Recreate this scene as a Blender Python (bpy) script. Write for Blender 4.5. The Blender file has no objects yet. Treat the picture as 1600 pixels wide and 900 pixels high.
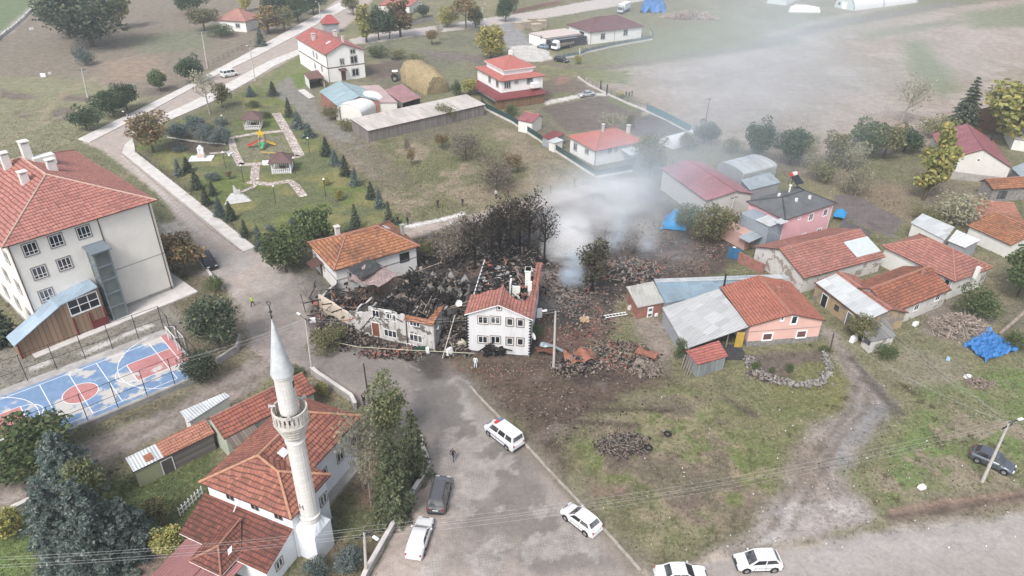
import bpy, bmesh, math, random
import numpy as np
from mathutils import Vector, Matrix
random.seed(7); RNG = np.random.default_rng(7)
S = bpy.context.scene
COL = S.collection
R = math.radians
# ------------------------------------------------------------------ camera
TH, FPX, HC, RO = R(31.44), 1115.93, 52.714, R(0.931)
cd = bpy.data.cameras.new('camera'); cam = bpy.data.objects.new('camera', cd); COL.objects.link(cam)
cd.sensor_width = 36; cd.lens = FPX / 1600 * 36; cd.clip_start = 1; cd.clip_end = 5000
_r = Vector((1, 0, 0)); _u = Vector((0, math.sin(TH), math.cos(TH))); _f = Vector((0, math.cos(TH), -math.sin(TH)))
_cr, _cu = math.cos(RO) * _r + math.sin(RO) * _u, -math.sin(RO) * _r + math.cos(RO) * _u
cam.matrix_world = Matrix(((_cr.x, _cu.x, -_f.x, 0), (_cr.y, _cu.y, -_f.y, 0), (_cr.z, _cu.z, -_f.z, HC), (0, 0, 0, 1)))
S.camera = cam
# ------------------------------------------------------------------ sky, sun, exposure
W = bpy.data.worlds.new('World'); S.world = W; W.use_nodes = True
nt = W.node_tree; nt.nodes.clear()
SUN_EL, SUN_AZ = R(50), R(205)
sky = nt.nodes.new('ShaderNodeTexSky'); sky.sky_type = 'NISHITA'; sky.sun_disc = False
sky.sun_elevation = SUN_EL; sky.sun_rotation = SUN_AZ; sky.air_density = 1.0; sky.dust_density = 6.0; sky.ozone_density = 1.0; sky.altitude = 900
hs = nt.nodes.new('ShaderNodeHueSaturation'); hs.inputs['Saturation'].default_value = 0.42   # overcast: the cloud deck is nearly white
bg = nt.nodes.new('ShaderNodeBackground'); bg.inputs['Strength'].default_value = 0.13
wo = nt.nodes.new('ShaderNodeOutputWorld')
nt.links.new(sky.outputs[0], hs.inputs['Color']); nt.links.new(hs.outputs[0], bg.inputs['Color']); nt.links.new(bg.outputs[0], wo.inputs['Surface'])
sl = bpy.data.lights.new('sun', 'SUN'); sl.energy = 1.5; sl.angle = R(16); sl.color = (1, 0.965, 0.935)
so = bpy.data.objects.new('sun', sl); COL.objects.link(so)
_d = Vector((math.sin(SUN_AZ) * math.cos(SUN_EL), math.cos(SUN_AZ) * math.cos(SUN_EL), math.sin(SUN_EL)))
so.rotation_euler = (-_d).to_track_quat('-Z', 'Y').to_euler(); so.location = (0, 0, 200)
vs = S.view_settings; vs.view_transform = 'Standard'; vs.look = 'None'; vs.exposure = 0.96; vs.gamma = 1; vs.use_curve_mapping = False
S.render.engine = 'CYCLES'
S.cycles.volume_bounces = 6; S.cycles.max_bounces = 8; S.cycles.diffuse_bounces = 3; S.cycles.transparent_max_bounces = 8
S.cycles.use_denoising = True; S.cycles.denoising_prefilter = 'ACCURATE'; S.cycles.denoising_input_passes = 'RGB_ALBEDO_NORMAL'; S.cycles.use_adaptive_sampling = False

# ------------------------------------------------------------------ helpers
def ray(p):
    x = (p[0] - 800) / FPX; y = -(p[1] - 450) / FPX
    c, s = math.cos(RO), math.sin(RO); x, y = c * x - s * y, s * x + c * y
    return Vector((x, math.cos(TH) + y * math.sin(TH), -math.sin(TH) + y * math.cos(TH)))
def at(p, z=0.0):
    d = ray(p); t = (z - HC) / d.z
    return Vector((d.x * t, d.y * t, z))
def hgt(top, bot):
    b = at(bot); d = ray(top); t = math.hypot(b.x, b.y) / math.hypot(d.x, d.y)
    return HC + d.z * t

def put(o, parent=None, loc=None, rz=0.0):
    COL.objects.link(o)
    if parent is not None: o.parent = parent
    if loc is not None: o.location = loc
    if rz: o.rotation_euler = (0, 0, rz)
    return o
def tag(o, label=None, cat=None, group=None, kind=None):
    if label: o['label'] = label
    if cat: o['category'] = cat
    if group: o['group'] = group
    if kind: o['kind'] = kind
    return o
def empty(name, loc, rz=0.0, label=None, cat=None, group=None):
    o = bpy.data.objects.new(name, None); o.empty_display_size = 0.5
    put(o, None, loc, rz); return tag(o, label, cat, group)
def copy_tree(o, parent=None):
    c = o.copy(); COL.objects.link(c)
    if parent is not None: c.parent = parent
    for ch in [x for x in KIDS.get(o.name, [])]:
        k = copy_tree(ch, c); KIDS.setdefault(c.name, []).append(k)
    return c
KIDS = {}

class MB:
    """collects faces into one mesh"""
    def __init__(s): s.v = []; s.f = []; s.m = []; s.uv = []
    def face(s, pts, m=0, uv=None):
        pts = [Vector(p) for p in pts]; i = len(s.v); s.v += pts; s.f.append(list(range(i, i + len(pts)))); s.m.append(m)
        if uv is None:
            n = Vector((0, 0, 0))
            for a in range(len(pts)):
                p, q = pts[a], pts[(a + 1) % len(pts)]
                n += Vector(((p.y - q.y) * (p.z + q.z), (p.z - q.z) * (p.x + q.x), (p.x - q.x) * (p.y + q.y)))
            if n.length > 0: n.normalize()
            u = Vector((0, 0, 1)).cross(n)
            u = u.normalized() if u.length > 1e-3 else Vector((1, 0, 0))
            w = n.cross(u)
            uv = [(p.dot(u), p.dot(w)) for p in pts]
        s.uv += uv
    def hexa(s, b, t, m=0):
        """b, t: four bottom / top points, counterclockwise from above"""
        s.face(t, m); s.face(b[::-1], m)
        for i in range(4):
            j = (i + 1) % 4; s.face([b[i], b[j], t[j], t[i]], m)
    def box(s, a, b, m=0):
        x0, y0, z0 = a; x1, y1, z1 = b
        q = lambda z: [(x0, y0, z), (x1, y0, z), (x1, y1, z), (x0, y1, z)]
        s.hexa(q(z0), q(z1), m)
    def rbox(s, c, size, rot=None, m=0):
        """box centred at c turned by Euler rot"""
        M = Matrix.Identity(3)
        if rot is not None:
            from mathutils import Euler
            M = Euler(rot).to_matrix()
        c = Vector(c); hx, hy, hz = [k / 2 for k in size]
        P = lambda x, y, z: c + M @ Vector((x, y, z))
        s.hexa([P(-hx, -hy, -hz), P(hx, -hy, -hz), P(hx, hy, -hz), P(-hx, hy, -hz)], [P(-hx, -hy, hz), P(hx, -hy, hz), P(hx, hy, hz), P(-hx, hy, hz)], m)
    def prism(s, poly, z0, z1, m=0, mtop=None):
        n = len(poly); a = sum(poly[i][0] * poly[(i + 1) % n][1] - poly[(i + 1) % n][0] * poly[i][1] for i in range(n))
        if a < 0: poly = poly[::-1]
        s.face([(p[0], p[1], z1) for p in poly], m if mtop is None else mtop); s.face([(p[0], p[1], z0) for p in poly[::-1]], m)
        for i in range(n):
            p, q = poly[i], poly[(i + 1) % n]
            s.face([(p[0], p[1], z0), (q[0], q[1], z0), (q[0], q[1], z1), (p[0], p[1], z1)], m)
    def tube(s, pts, rad, n=8, m=0, cap=True):
        pts = [Vector(p) for p in pts]
        if not hasattr(rad, '__len__'): rad = [rad] * len(pts)
        rings = []
        for i, p in enumerate(pts):
            t = (pts[min(i + 1, len(pts) - 1)] - pts[max(i - 1, 0)])
            t = t.normalized() if t.length > 1e-6 else Vector((0, 0, 1))
            a = t.cross(Vector((0, 0, 1)) if abs(t.z) < 0.9 else Vector((1, 0, 0))).normalized(); b = t.cross(a)
            rings.append([p + rad[i] * (math.cos(2 * math.pi * k / n) * a + math.sin(2 * math.pi * k / n) * b) for k in range(n)])
        for i in range(len(rings) - 1):
            for k in range(n):
                l = (k + 1) % n; s.face([rings[i][k], rings[i][l], rings[i + 1][l], rings[i + 1][k]], m)
        if cap: s.face(rings[0][::-1], m); s.face(rings[-1], m)
    def lathe(s, prof, c=(0, 0), n=16, m=0):
        """prof: (radius, z) from bottom to top"""
        for (r0, z0), (r1, z1) in zip(prof, prof[1:]):
            for k in range(n):
                a, b = 2 * math.pi * k / n, 2 * math.pi * (k + 1) / n
                P = lambda r, z, t: (c[0] + r * math.cos(t), c[1] + r * math.sin(t), z)
                pts = [P(r0, z0, a), P(r0, z0, b), P(r1, z1, b), P(r1, z1, a)]
                if r0 < 1e-5: pts = [pts[0], pts[2], pts[3]]
                elif r1 < 1e-5: pts = pts[:3]
                s.face(pts, m)
    def slab(s, pts, t=0.12, m=0, medge=None):
        """a thick sheet: pts is its top outline"""
        pts = [Vector(p) for p in pts]; lo = [p - Vector((0, 0, t)) for p in pts]; me = m if medge is None else medge
        s.face(pts, m); s.face(lo[::-1], me)
        for i in range(len(pts)):
            j = (i + 1) % len(pts); s.face([lo[i], lo[j], pts[j], pts[i]], me)
    def mesh(s, name, mats, smooth=None):
        me = bpy.data.meshes.new(name); me.from_pydata([tuple(p) for p in s.v], [], s.f)
        for mm in (mats if isinstance(mats, (list, tuple)) else [mats]): me.materials.append(mm)
        me.polygons.foreach_set('material_index', s.m)
        ul = me.uv_layers.new(name='UVMap'); ul.data.foreach_set('uv', [c for p in s.uv for c in p])
        if smooth is not None:
            bm = bmesh.new(); bm.from_mesh(me); bmesh.ops.remove_doubles(bm, verts=bm.verts, dist=1e-4); bm.to_mesh(me); bm.free()
            me.shade_smooth(); me.set_sharp_from_angle(angle=R(smooth))
        me.update(); return me
    def build(s, name, mats, parent=None, loc=None, rz=0.0, smooth=None):
        o = bpy.data.objects.new(name, s.mesh(name, mats, smooth)); put(o, parent, loc, rz)
        if parent is not None: KIDS.setdefault(parent.name, []).append(o)
        return o
def share(name, me, parent=None, loc=None, rz=0.0):
    o = bpy.data.objects.new(name, me); put(o, parent, loc, rz)
    if parent is not None: KIDS.setdefault(parent.name, []).append(o)
    return o

# ------------------------------------------------------------------ materials
def nd(nt, t, ins=None, **props):
    n = nt.nodes.new(t)
    for k, v in props.items(): setattr(n, k, v)
    for k, v in (ins or {}).items():
        if isinstance(v, bpy.types.NodeSocket): nt.links.new(v, n.inputs[k])
        else: n.inputs[k].default_value = v
    return n
def mth(nt, op, a, b=None, c=None, clamp=False):
    n = nt.nodes.new('ShaderNodeMath'); n.operation = op; n.use_clamp = clamp
    for i, v in enumerate((a, b, c)):
        if v is None: continue
        if isinstance(v, bpy.types.NodeSocket): nt.links.new(v, n.inputs[i])
        else: n.inputs[i].default_value = v
    return n.outputs[0]
def mixc(nt, f, a, b, mode='MIX'):
    n = nt.nodes.new('ShaderNodeMix'); n.data_type = 'RGBA'; n.blend_type = mode
    for k, v in ((0, f), (6, a), (7, b)):
        if isinstance(v, bpy.types.NodeSocket): nt.links.new(v, n.inputs[k])
        else: n.inputs[k].default_value = (v if k == 0 else (*v[:3], 1))
    return n.outputs[2]
def ramp(nt, f, a, b): return mth(nt, 'SMOOTHSTEP' if False else 'MULTIPLY', mth(nt, 'SUBTRACT', f, a), 1.0 / (b - a), clamp=True)
def new_mat(name, rough=0.9, spec=0.25):
    m = bpy.data.materials.new(name); m.use_nodes = True; t = m.node_tree; t.nodes.clear()
    b = t.nodes.new('ShaderNodeBsdfPrincipled'); o = t.nodes.new('ShaderNodeOutputMaterial'); t.links.new(b.outputs[0], o.inputs['Surface'])
    b.inputs['Roughness'].default_value = rough; b.inputs['Specular IOR Level'].default_value = spec
    return m, t, b
def noise(t, vec, scale, detail=4, rough=0.6): return nd(t, 'ShaderNodeTexNoise', {'Vector': vec, 'Scale': scale, 'Detail': detail, 'Roughness': rough}).outputs[0]
MC = {}
def plain(name, c, rough=0.8, var=0.25, scale=1.2, spec=0.25, metal=0.0, bump=0.0, dirt=None):
    """a surface of one colour with uneven wear"""
    if name in MC: return MC[name]
    m, t, b = new_mat(name, rough, spec); b.inputs['Metallic'].default_value = metal
    g = nd(t, 'ShaderNodeNewGeometry').outputs['Position']
    n1 = noise(t, g, scale, 6, 0.65); f = ramp(t, n1, 0.3, 0.7)
    lo = [k * (1 - var) for k in c]; hi = [min(1, k * (1 + var * 0.6)) for k in c]
    cc = mixc(t, f, lo, hi)
    if dirt:
        n2 = noise(t, g, scale * 0.35, 7, 0.7); cc = mixc(t, ramp(t, n2, 0.52, 0.68), cc, dirt)
    t.links.new(cc, b.inputs['Base Color'])
    if bump:
        bp = nd(t, 'ShaderNodeBump', {'Strength': bump, 'Distance': 0.05, 'Height': noise(t, g, scale * 8, 4)}); t.links.new(bp.outputs[0], b.inputs['Normal'])
    MC[name] = m; return m
def tiles(name, c1, c2, dark, row=0.38, colw=0.26, moss=0.35, mosscol=(0.05, 0.035, 0.03), rough=0.75):
    """clay roof tiles laid in rows, in roof-plane metres (UV)"""
    if name in MC: return MC[name]
    m, t, b = new_mat(name, rough, 0.3)
    uv = nd(t, 'ShaderNodeUVMap').outputs[0]; g = nd(t, 'ShaderNodeNewGeometry').outputs['Position']
    wob = noise(t, g, 0.8, 2); sx = nd(t, 'ShaderNodeSeparateXYZ', {0: uv})
    v = mth(t, 'DIVIDE', mth(t, 'ADD', sx.outputs[1], mth(t, 'MULTIPLY', wob, 0.34)), row); u = mth(t, 'DIVIDE', sx.outputs[0], colw)
    fv = mth(t, 'FRACT', v); fu = mth(t, 'FRACT', u)
    cell = nd(t, 'ShaderNodeCombineXYZ', {0: mth(t, 'FLOOR', u), 1: mth(t, 'FLOOR', v)})
    wn = nd(t, 'ShaderNodeTexWhiteNoise', {'Vector': cell.outputs[0]}, noise_dimensions='2D').outputs[0]
    big = noise(t, g, 0.35, 5, 0.6); mid = noise(t, g, 1.7, 5, 0.7)
    base = mixc(t, wn, c1, c2)
    base = mixc(t, mth(t, 'MULTIPLY', mth(t, 'GREATER_THAN', wn, 0.9), 0.5), base, dark)
    stain = ramp(t, mth(t, 'ADD', mth(t, 'MULTIPLY', big, 0.6), mth(t, 'MULTIPLY', mid, 0.4)), 0.47, 0.66)
    base = mixc(t, mth(t, 'MULTIPLY', stain, moss), base, mosscol)
    gap = mth(t, 'MAXIMUM', mth(t, 'LESS_THAN', fv, 0.27), mth(t, 'MULTIPLY', mth(t, 'LESS_THAN', fu, 0.2), 0.4))
    base = mixc(t, mth(t, 'MULTIPLY', gap, 0.72), base, [k * 0.5 for k in dark])
    t.links.new(base, b.inputs['Base Color'])
    h = mth(t, 'ADD', mth(t, 'MULTIPLY', mth(t, 'SUBTRACT', 1.0, fv), 1.0), mth(t, 'MULTIPLY', mth(t, 'SINE', mth(t, 'MULTIPLY', u, 6.2832)), 0.4))
    h = mth(t, 'ADD', h, mth(t, 'MULTIPLY', wn, 0.5))
    t.links.new(nd(t, 'ShaderNodeBump', {'Strength': 0.7, 'Distance': 0.06, 'Height': h}).outputs[0], b.inputs['Normal'])
    MC[name] = m; return m
def sheet(name, c, rib=0.25, rust=0.25, rustcol=(0.17, 0.075, 0.04), rough=0.5, metal=0.25, lap=2.2):
    """corrugated sheet roofing; ribs run up the slope"""
    if name in MC: return MC[name]
    m, t, b = new_mat(name, rough, 0.4); b.inputs['Metallic'].default_value = metal
    uv = nd(t, 'ShaderNodeUVMap').outputs[0]; g = nd(t, 'ShaderNodeNewGeometry').outputs['Position']
    sx = nd(t, 'ShaderNodeSeparateXYZ', {0: uv}); u, v = sx.outputs[0], sx.outputs[1]
    fu = mth(t, 'FRACT', mth(t, 'DIVIDE', u, rib)); line = mth(t, 'LESS_THAN', fu, 0.22)
    st = nd(t, 'ShaderNodeMapping', {'Vector': uv, 'Scale': (2.2, 0.25, 1)}).outputs[0]
    streak = noise(t, st, 1.6, 6, 0.7); big = noise(t, g, 0.45, 6, 0.7)
    pan = nd(t, 'ShaderNodeTexWhiteNoise', {'Vector': nd(t, 'ShaderNodeCombineXYZ', {0: mth(t, 'FLOOR', mth(t, 'DIVIDE', u, 0.9)), 1: mth(t, 'FLOOR', mth(t, 'DIVIDE', v, lap))}).outputs[0]}, noise_dimensions='2D').outputs[0]
    cc = mixc(t, pan, [k * 0.82 for k in c], [min(1, k * 1.12) for k in c])
    cc = mixc(t, mth(t, 'MULTIPLY', ramp(t, streak, 0.45, 0.75), 0.4), cc, [k * 0.6 for k in c])
    cc = mixc(t, mth(t, 'MULTIPLY', line, 0.28), cc, [k * 0.45 for k in c])
    cc = mixc(t, mth(t, 'MULTIPLY', ramp(t, mth(t, 'ADD', mth(t, 'MULTIPLY', streak, 0.5), mth(t, 'MULTIPLY', big, 0.5)), 0.52, 0.64), rust * 2), cc, rustcol)
    t.links.new(cc, b.inputs['Base Color'])
    h = mth(t, 'SINE', mth(t, 'MULTIPLY', u, 6.2832 / rib))
    t.links.new(nd(t, 'ShaderNodeBump', {'Strength': 0.6, 'Distance': 0.04, 'Height': h}).outputs[0], b.inputs['Normal'])
    MC[name] = m; return m
def planks(name, c, width=0.18, var=0.5, rough=0.9, horizontal=False):
    if name in MC: return MC[name]
    m, t, b = new_mat(name, rough, 0.15)
    uv = nd(t, 'ShaderNodeUVMap').outputs[0]; sx = nd(t, 'ShaderNodeSeparateXYZ', {0: uv})
    u = mth(t, 'DIVIDE', sx.outputs[1 if horizontal else 0], width)
    wn = nd(t, 'ShaderNodeTexWhiteNoise', {'W': mth(t, 'FLOOR', u)}, noise_dimensions='1D').outputs[0]
    st = nd(t, 'ShaderNodeMapping', {'Vector': uv, 'Scale': (0.6, 6, 1) if horizontal else (6, 0.6, 1)}).outputs[0]
    gr = noise(t, st, 2.0, 5, 0.7)
    cc = mixc(t, mth(t, 'ADD', mth(t, 'MULTIPLY', wn, 0.5), mth(t, 'MULTIPLY', gr, 0.5)), [k * (1 - var) for k in c], [k * (1 + var) for k in c])
    cc = mixc(t, mth(t, 'MULTIPLY', mth(t, 'LESS_THAN', mth(t, 'FRACT', u), 0.12), 0.75), cc, [k * 0.25 for k in c])
    t.links.new(cc, b.inputs['Base Color']); MC[name] = m; return m
def wallm(name, c, stain=(0.25, 0.22, 0.19), amount=0.3, patch=0.0, patchcol=(0.28, 0.24, 0.2)):
    """rendered wall with rain streaks, and patches of fallen plaster"""
    if name in MC: return MC[name]
    m, t, b = new_mat(name, 0.92, 0.15)
    g = nd(t, 'ShaderNodeNewGeometry').outputs['Position']
    st = nd(t, 'ShaderNodeMapping', {'Vector': g, 'Scale': (1.6, 1.6, 0.22)}).outputs[0]
    n1 = noise(t, st, 1.0, 6, 0.7); n2 = noise(t, g, 0.6, 6, 0.65)
    cc = mixc(t, ramp(t, n2, 0.3, 0.7), [k * 0.93 for k in c], [min(0.9, k * 1.04) for k in c])
    cc = mixc(t, mth(t, 'MULTIPLY', ramp(t, n1, 0.5, 0.8), amount), cc, stain)
    if patch: cc = mixc(t, mth(t, 'GREATER_THAN', noise(t, g, 0.55, 7, 0.7), 1 - patch), cc, patchcol)
    t.links.new(cc, b.inputs['Base Color'])
    t.links.new(nd(t, 'ShaderNodeBump', {'Strength': 0.25, 'Distance': 0.02, 'Height': noise(t, g, 9, 4)}).outputs[0], b.inputs['Normal'])
    MC[name] = m; return m
def brickm(name, c, mortar=(0.3, 0.28, 0.26), s=1.0):
    if name in MC: return MC[name]
    m, t, b = new_mat(name, 0.92, 0.1)
    uv = nd(t, 'ShaderNodeUVMap').outputs[0]; g = nd(t, 'ShaderNodeNewGeometry').outputs['Position']
    br = nd(t, 'ShaderNodeTexBrick', {'Vector': uv, 'Color1': (*c, 1), 'Color2': (*[k * 0.6 for k in c], 1), 'Mortar': (*mortar, 1), 'Scale': s, 'Mortar Size': 0.02, 'Brick Width': 0.4, 'Row Height': 0.2})
    cc = mixc(t, mth(t, 'MULTIPLY', ramp(t, noise(t, g, 0.8, 6), 0.5, 0.7), 0.5), br.outputs[0], [k * 0.4 for k in c])
    t.links.new(cc, b.inputs['Base Color']); MC[name] = m; return m
def leafm(name, c1, c2, c3=None, p3=0.15, rough=0.7, trans=0.25):
    """foliage: every leaf clump its own tint"""
    if name in MC: return MC[name]
    m, t, b = new_mat(name, rough, 0.2)
    rnd = nd(t, 'ShaderNodeNewGeometry').outputs['Random Per Island']; oi = nd(t, 'ShaderNodeObjectInfo').outputs['Random']
    cc = mixc(t, rnd, c1, c2)
    if c3: cc = mixc(t, mth(t, 'GREATER_THAN', mth(t, 'FRACT', mth(t, 'MULTIPLY', rnd, 7.31)), 1 - p3), cc, c3)
    hv = nd(t, 'ShaderNodeHueSaturation', {'Value': mth(t, 'ADD', 0.82, mth(t, 'MULTIPLY', oi, 0.36)), 'Color': cc})
    t.links.new(hv.outputs[0], b.inputs['Base Color'])
    tr = nd(t, 'ShaderNodeBsdfTranslucent', {'Color': hv.outputs[0]}); mx = nd(t, 'ShaderNodeMixShader', {0: trans})
    t.links.new(b.outputs[0], mx.inputs[1]); t.links.new(tr.outputs[0], mx.inputs[2])
    t.links.new(mx.outputs[0], [n for n in t.nodes if n.type == 'OUTPUT_MATERIAL'][0].inputs['Surface'])
    MC[name] = m; return m
WHITE = wallm('white render', (0.74, 0.73, 0.71), amount=0.12)
OFFW = wallm('off white render', (0.66, 0.65, 0.61), amount=0.2)
OLDW = wallm('old limewash', (0.56, 0.54, 0.51), amount=0.5, patch=0.44)
CONC = plain('concrete', (0.36, 0.34, 0.32), 0.9, 0.25, 1.5, 0.15, bump=0.2, dirt=(0.2, 0.19, 0.17))
CONCL = plain('pale concrete', (0.56, 0.53, 0.5), 0.9, 0.2, 0.7, 0.15, dirt=(0.42, 0.4, 0.37))
def glassm():
    m, t, b = new_mat('window glass', 0.08, 0.6); r = nd(t, 'ShaderNodeObjectInfo').outputs['Random']; g = nd(t, 'ShaderNodeNewGeometry').outputs['Position']
    cc = mixc(t, mth(t, 'MULTIPLY', mth(t, 'POWER', r, 2.5), ramp(t, noise(t, g, 1.3, 3), .35, .6)), (0.014, 0.017, 0.022), (0.2, 0.2, 0.2)); t.links.new(cc, b.inputs['Base Color']); return m  # grey reflection put into the pane colour, stronger on some panes at random
GLASS = glassm()
FRAMEW = plain('white frame', (0.78, 0.78, 0.78), 0.4, 0.05)
TRIMG = plain('grey trim', (0.24, 0.21, 0.19), 0.8, 0.15)
TRIMB = plain('brown trim', (0.09, 0.05, 0.04), 0.7, 0.2)
STEELD = plain('dark steel', (0.03, 0.035, 0.04), 0.5, 0.2, metal=0.3)
BARK = plain('bark', (0.10, 0.075, 0.055), 0.95, 0.4, 3, 0.1)
BARKP = plain('pale bark', (0.3, 0.27, 0.23), 0.95, 0.35, 3, 0.1)
CHAR = plain('charred wood', (0.018, 0.016, 0.015), 0.9, 0.5, 3, 0.2)
WOODG = planks('grey planks', (0.2, 0.18, 0.165))
WOODB = planks('brown planks', (0.2, 0.12, 0.075))
TRED = tiles('red tiles', (0.33, 0.125, 0.095), (0.45, 0.19, 0.145), (0.12, 0.055, 0.048))
TOLD = tiles('old orange tiles', (0.29, 0.12, 0.06), (0.44, 0.2, 0.1), (0.07, 0.038, 0.032), 0.5, 0.36, 0.75)
TDARK = tiles('dark mossy tiles', (0.15, 0.055, 0.042), (0.23, 0.085, 0.06), (0.05, 0.03, 0.028), 0.42, 0.3, 0.6, (0.045, 0.03, 0.026))
TSCH = tiles('school tiles', (0.35, 0.14, 0.112), (0.47, 0.21, 0.17), (0.14, 0.062, 0.055), 0.52, 0.36, 0.4, (0.19, 0.09, 0.078))
TNEW = tiles('bright red tiles', (0.43, 0.145, 0.12), (0.5, 0.18, 0.15), (0.3, 0.1, 0.085), 0.42, 0.3, 0.12)
RIDGE = plain('ridge mortar', (0.34, 0.18, 0.14), 0.9, 0.3, 3)
SHW = sheet('pale steel sheet', (0.58, 0.6, 0.6), 0.3, 0.06)
SHG = sheet('grey steel sheet', (0.36, 0.41, 0.44), 0.3, 0.1)
SHB = sheet('blue grey sheet', (0.27, 0.36, 0.42), 0.25, 0.05)
SHR = sheet('red steel sheet', (0.33, 0.125, 0.135), 0.3, 0.08, (0.18, 0.06, 0.05))
# ------------------------------------------------------------------ the ground: one sheet split into ground, street, tracks, lawn
def lattice(x, y, s, seed):
    """value noise in 0..1"""
    r = np.random.default_rng(seed); T = r.random((256, 256))
    x = x / s + 37.7; y = y / s + 91.3; xi = np.floor(x).astype(int); yi = np.floor(y).astype(int); fx = x - xi; fy = y - yi
    fx = fx * fx * (3 - 2 * fx); fy = fy * fy * (3 - 2 * fy); g = lambda a, b: T[a % 256, b % 256]
    return (g(xi, yi) * (1 - fx) + g(xi + 1, yi) * fx) * (1 - fy) + (g(xi, yi + 1) * (1 - fx) + g(xi + 1, yi + 1) * fx) * fy
def fbm(x, y, s, seed, o=4):
    t = 0; a = 1; n = 0
    for k in range(o): t = t + a * lattice(x, y, s / 2 ** k, seed + k); n += a; a *= 0.55
    return t / n
def sdist(px, py, poly):
    """signed distance, positive inside"""
    d = np.full(px.shape, 1e9); ins = np.zeros(px.shape, bool); n = len(poly)
    for i in range(n):
        ax, ay = poly[i]; bx, by = poly[(i + 1) % n]; ex, ey = bx - ax, by - ay
        t = np.clip(((px - ax) * ex + (py - ay) * ey) / (ex * ex + ey * ey + 1e-9), 0, 1)
        d = np.minimum(d, np.hypot(px - ax - t * ex, py - ay - t * ey))
        c = ((ay > py) != (by > py)); 
        with np.errstate(divide='ignore', invalid='ignore'): xx = ex * (py - ay) / (ey if ey != 0 else 1e-9) + ax
        ins ^= c & (px < xx)
    return np.where(ins, d, -d)
def ldist(px, py, line):
    d = np.full(px.shape, 1e9)
    for (ax, ay), (bx, by) in zip(line, line[1:]):
        ex, ey = bx - ax, by - ay; t = np.clip(((px - ax) * ex + (py - ay) * ey) / (ex * ex + ey * ey + 1e-9), 0, 1)
        d = np.minimum(d, np.hypot(px - ax - t * ex, py - ay - t * ey))
    return d
PX = lambda pts: [tuple(at(p)[:2]) for p in pts]
NR, NC = 470, 600
ys = list(20 * 1.0066 ** np.arange(NR)); ys += [540, 680, 900, 1300, 2000, 3200]; ys = np.array(ys); NR = len(ys)
ss = np.linspace(-1, 1, NC)
GY = np.repeat(ys, NC); GX = (ss[None, :] * (0.9 * ys[:, None] + 55)).ravel()
n1 = fbm(GX, GY, 7, 1); n2 = fbm(GX, GY, 1.8, 11); n3 = fbm(GX, GY, 30, 21); n4 = fbm(GX, GY, 3.5, 31)
Cc = np.zeros((GX.size, 3)); GR = np.zeros(GX.size); PV = np.zeros(GX.size); RG = np.zeros(GX.size)
def paint(w, col, gr=None, pv=None, rg=None):
    global Cc, GR, PV, RG
    Cc = Cc * (1 - w[:, None]) + np.array(col)[None, :] * w[:, None]
    if gr is not None: GR = GR * (1 - w) + gr * w
    if pv is not None: PV = PV * (1 - w) + pv * w
    if rg is not None: RG = RG * (1 - w) + rg * w
def zone(pts, col, gr=0.0, pv=0.0, rg=0.3, f=1.0, na=1.5, op=1.0, world=False):
    d = sdist(GX, GY, pts if world else PX(pts)); d = d + (n4 - 0.5) * 2 * na + (n2 - 0.5) * na
    t = np.clip(d / (2 * f) + 0.5, 0, 1); paint(t * t * (3 - 2 * t) * op, col, gr, pv, rg)
def track(pts, col, w=0.4, gr=0.0, f=0.3, na=0.3, op=0.8, pv=None, rg=0.1):
    d = w - ldist(GX, GY, PX(pts)) + (n4 - 0.5) * 2 * na + (n2 - 0.5) * na
    t = np.clip(d / (2 * f) + 0.5, 0, 1); paint(t * op, col, gr, pv, rg)
def blotch(pts, col, thr=0.55, gr=None, pv=None, src=None, op=1.0, sharp=0.06, f=2.0):
    """uneven patches of another ground inside an area"""
    d = np.clip(sdist(GX, GY, PX(pts)) / f, 0, 1); s = n1 if src is None else src
    t = np.clip((s - thr) / sharp + 0.5, 0, 1) * d; paint(t * op, col, gr, pv)
DRY = (0.205, 0.175, 0.125); STRAW = (0.27, 0.225, 0.15); GREEN = (0.125, 0.15, 0.06); OLIVE = (0.15, 0.145, 0.08); LAWN = (0.115, 0.148, 0.042)
DIRT = (0.2, 0.165, 0.135); MUD = (0.1, 0.072, 0.056); BURN = (0.05, 0.046, 0.044); PALE = (0.38, 0.322, 0.285); DAMP = (0.2, 0.182, 0.168); GRAV = (0.25, 0.215, 0.19); FIELD = (0.3, 0.245, 0.205)
paint(np.ones(GX.size), (0.165, 0.155, 0.095), 0.6, 0, 0.4)
ALL = [(-4000, -200), (5000, -200), (5000, 900), (-4000, 900)]
w_ = np.clip((n3 - 0.45) * 5, 0, 1); paint(w_ * 0.7, (0.16, 0.165, 0.09), 0.8); w_ = np.clip((n1 - 0.55) * 6, 0, 1); paint(w_ * 0.5, STRAW, 0.5)
# left fields
zone([(-80, 60), (60, 0), (500, -20), (480, 35), (130, 220), (-80, 260)], (0.2, 0.17, 0.135), 0.6, rg=0.6, f=3)
zone([(200, 60), (330, 40), (330, 75), (230, 85)], (0.165, 0.17, 0.115), 0.7, f=5)
zone([(-80, 120), (90, 120), (240, 150), (200, 200), (120, 225), (-80, 260)], (0.21, 0.205, 0.125), 0.8, rg=0.5, f=4)
zone([(150, 95), (250, 85), (260, 125), (160, 130)], (0.255, 0.195, 0.15), 0.5, f=3)
for p in ([(0, 140), (60, 150), (50, 155), (0, 152)], [(95, 148), (150, 150), (145, 158), (90, 157)], [(20, 172), (60, 178), (30, 184)], [(75, 172), (115, 165), (120, 185), (85, 190)], [(220, 140), (262, 135), (262, 148), (222, 150)]):
    zone(p, (0.15, 0.125, 0.105), 0.3, rg=1, f=1.2)
zone([(-200, -40), (66, -5), (52, 14), (10, 50), (-200, 200)], (0.13, 0.17, 0.09), 0.8, f=0.8, na=0.4)
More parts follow.
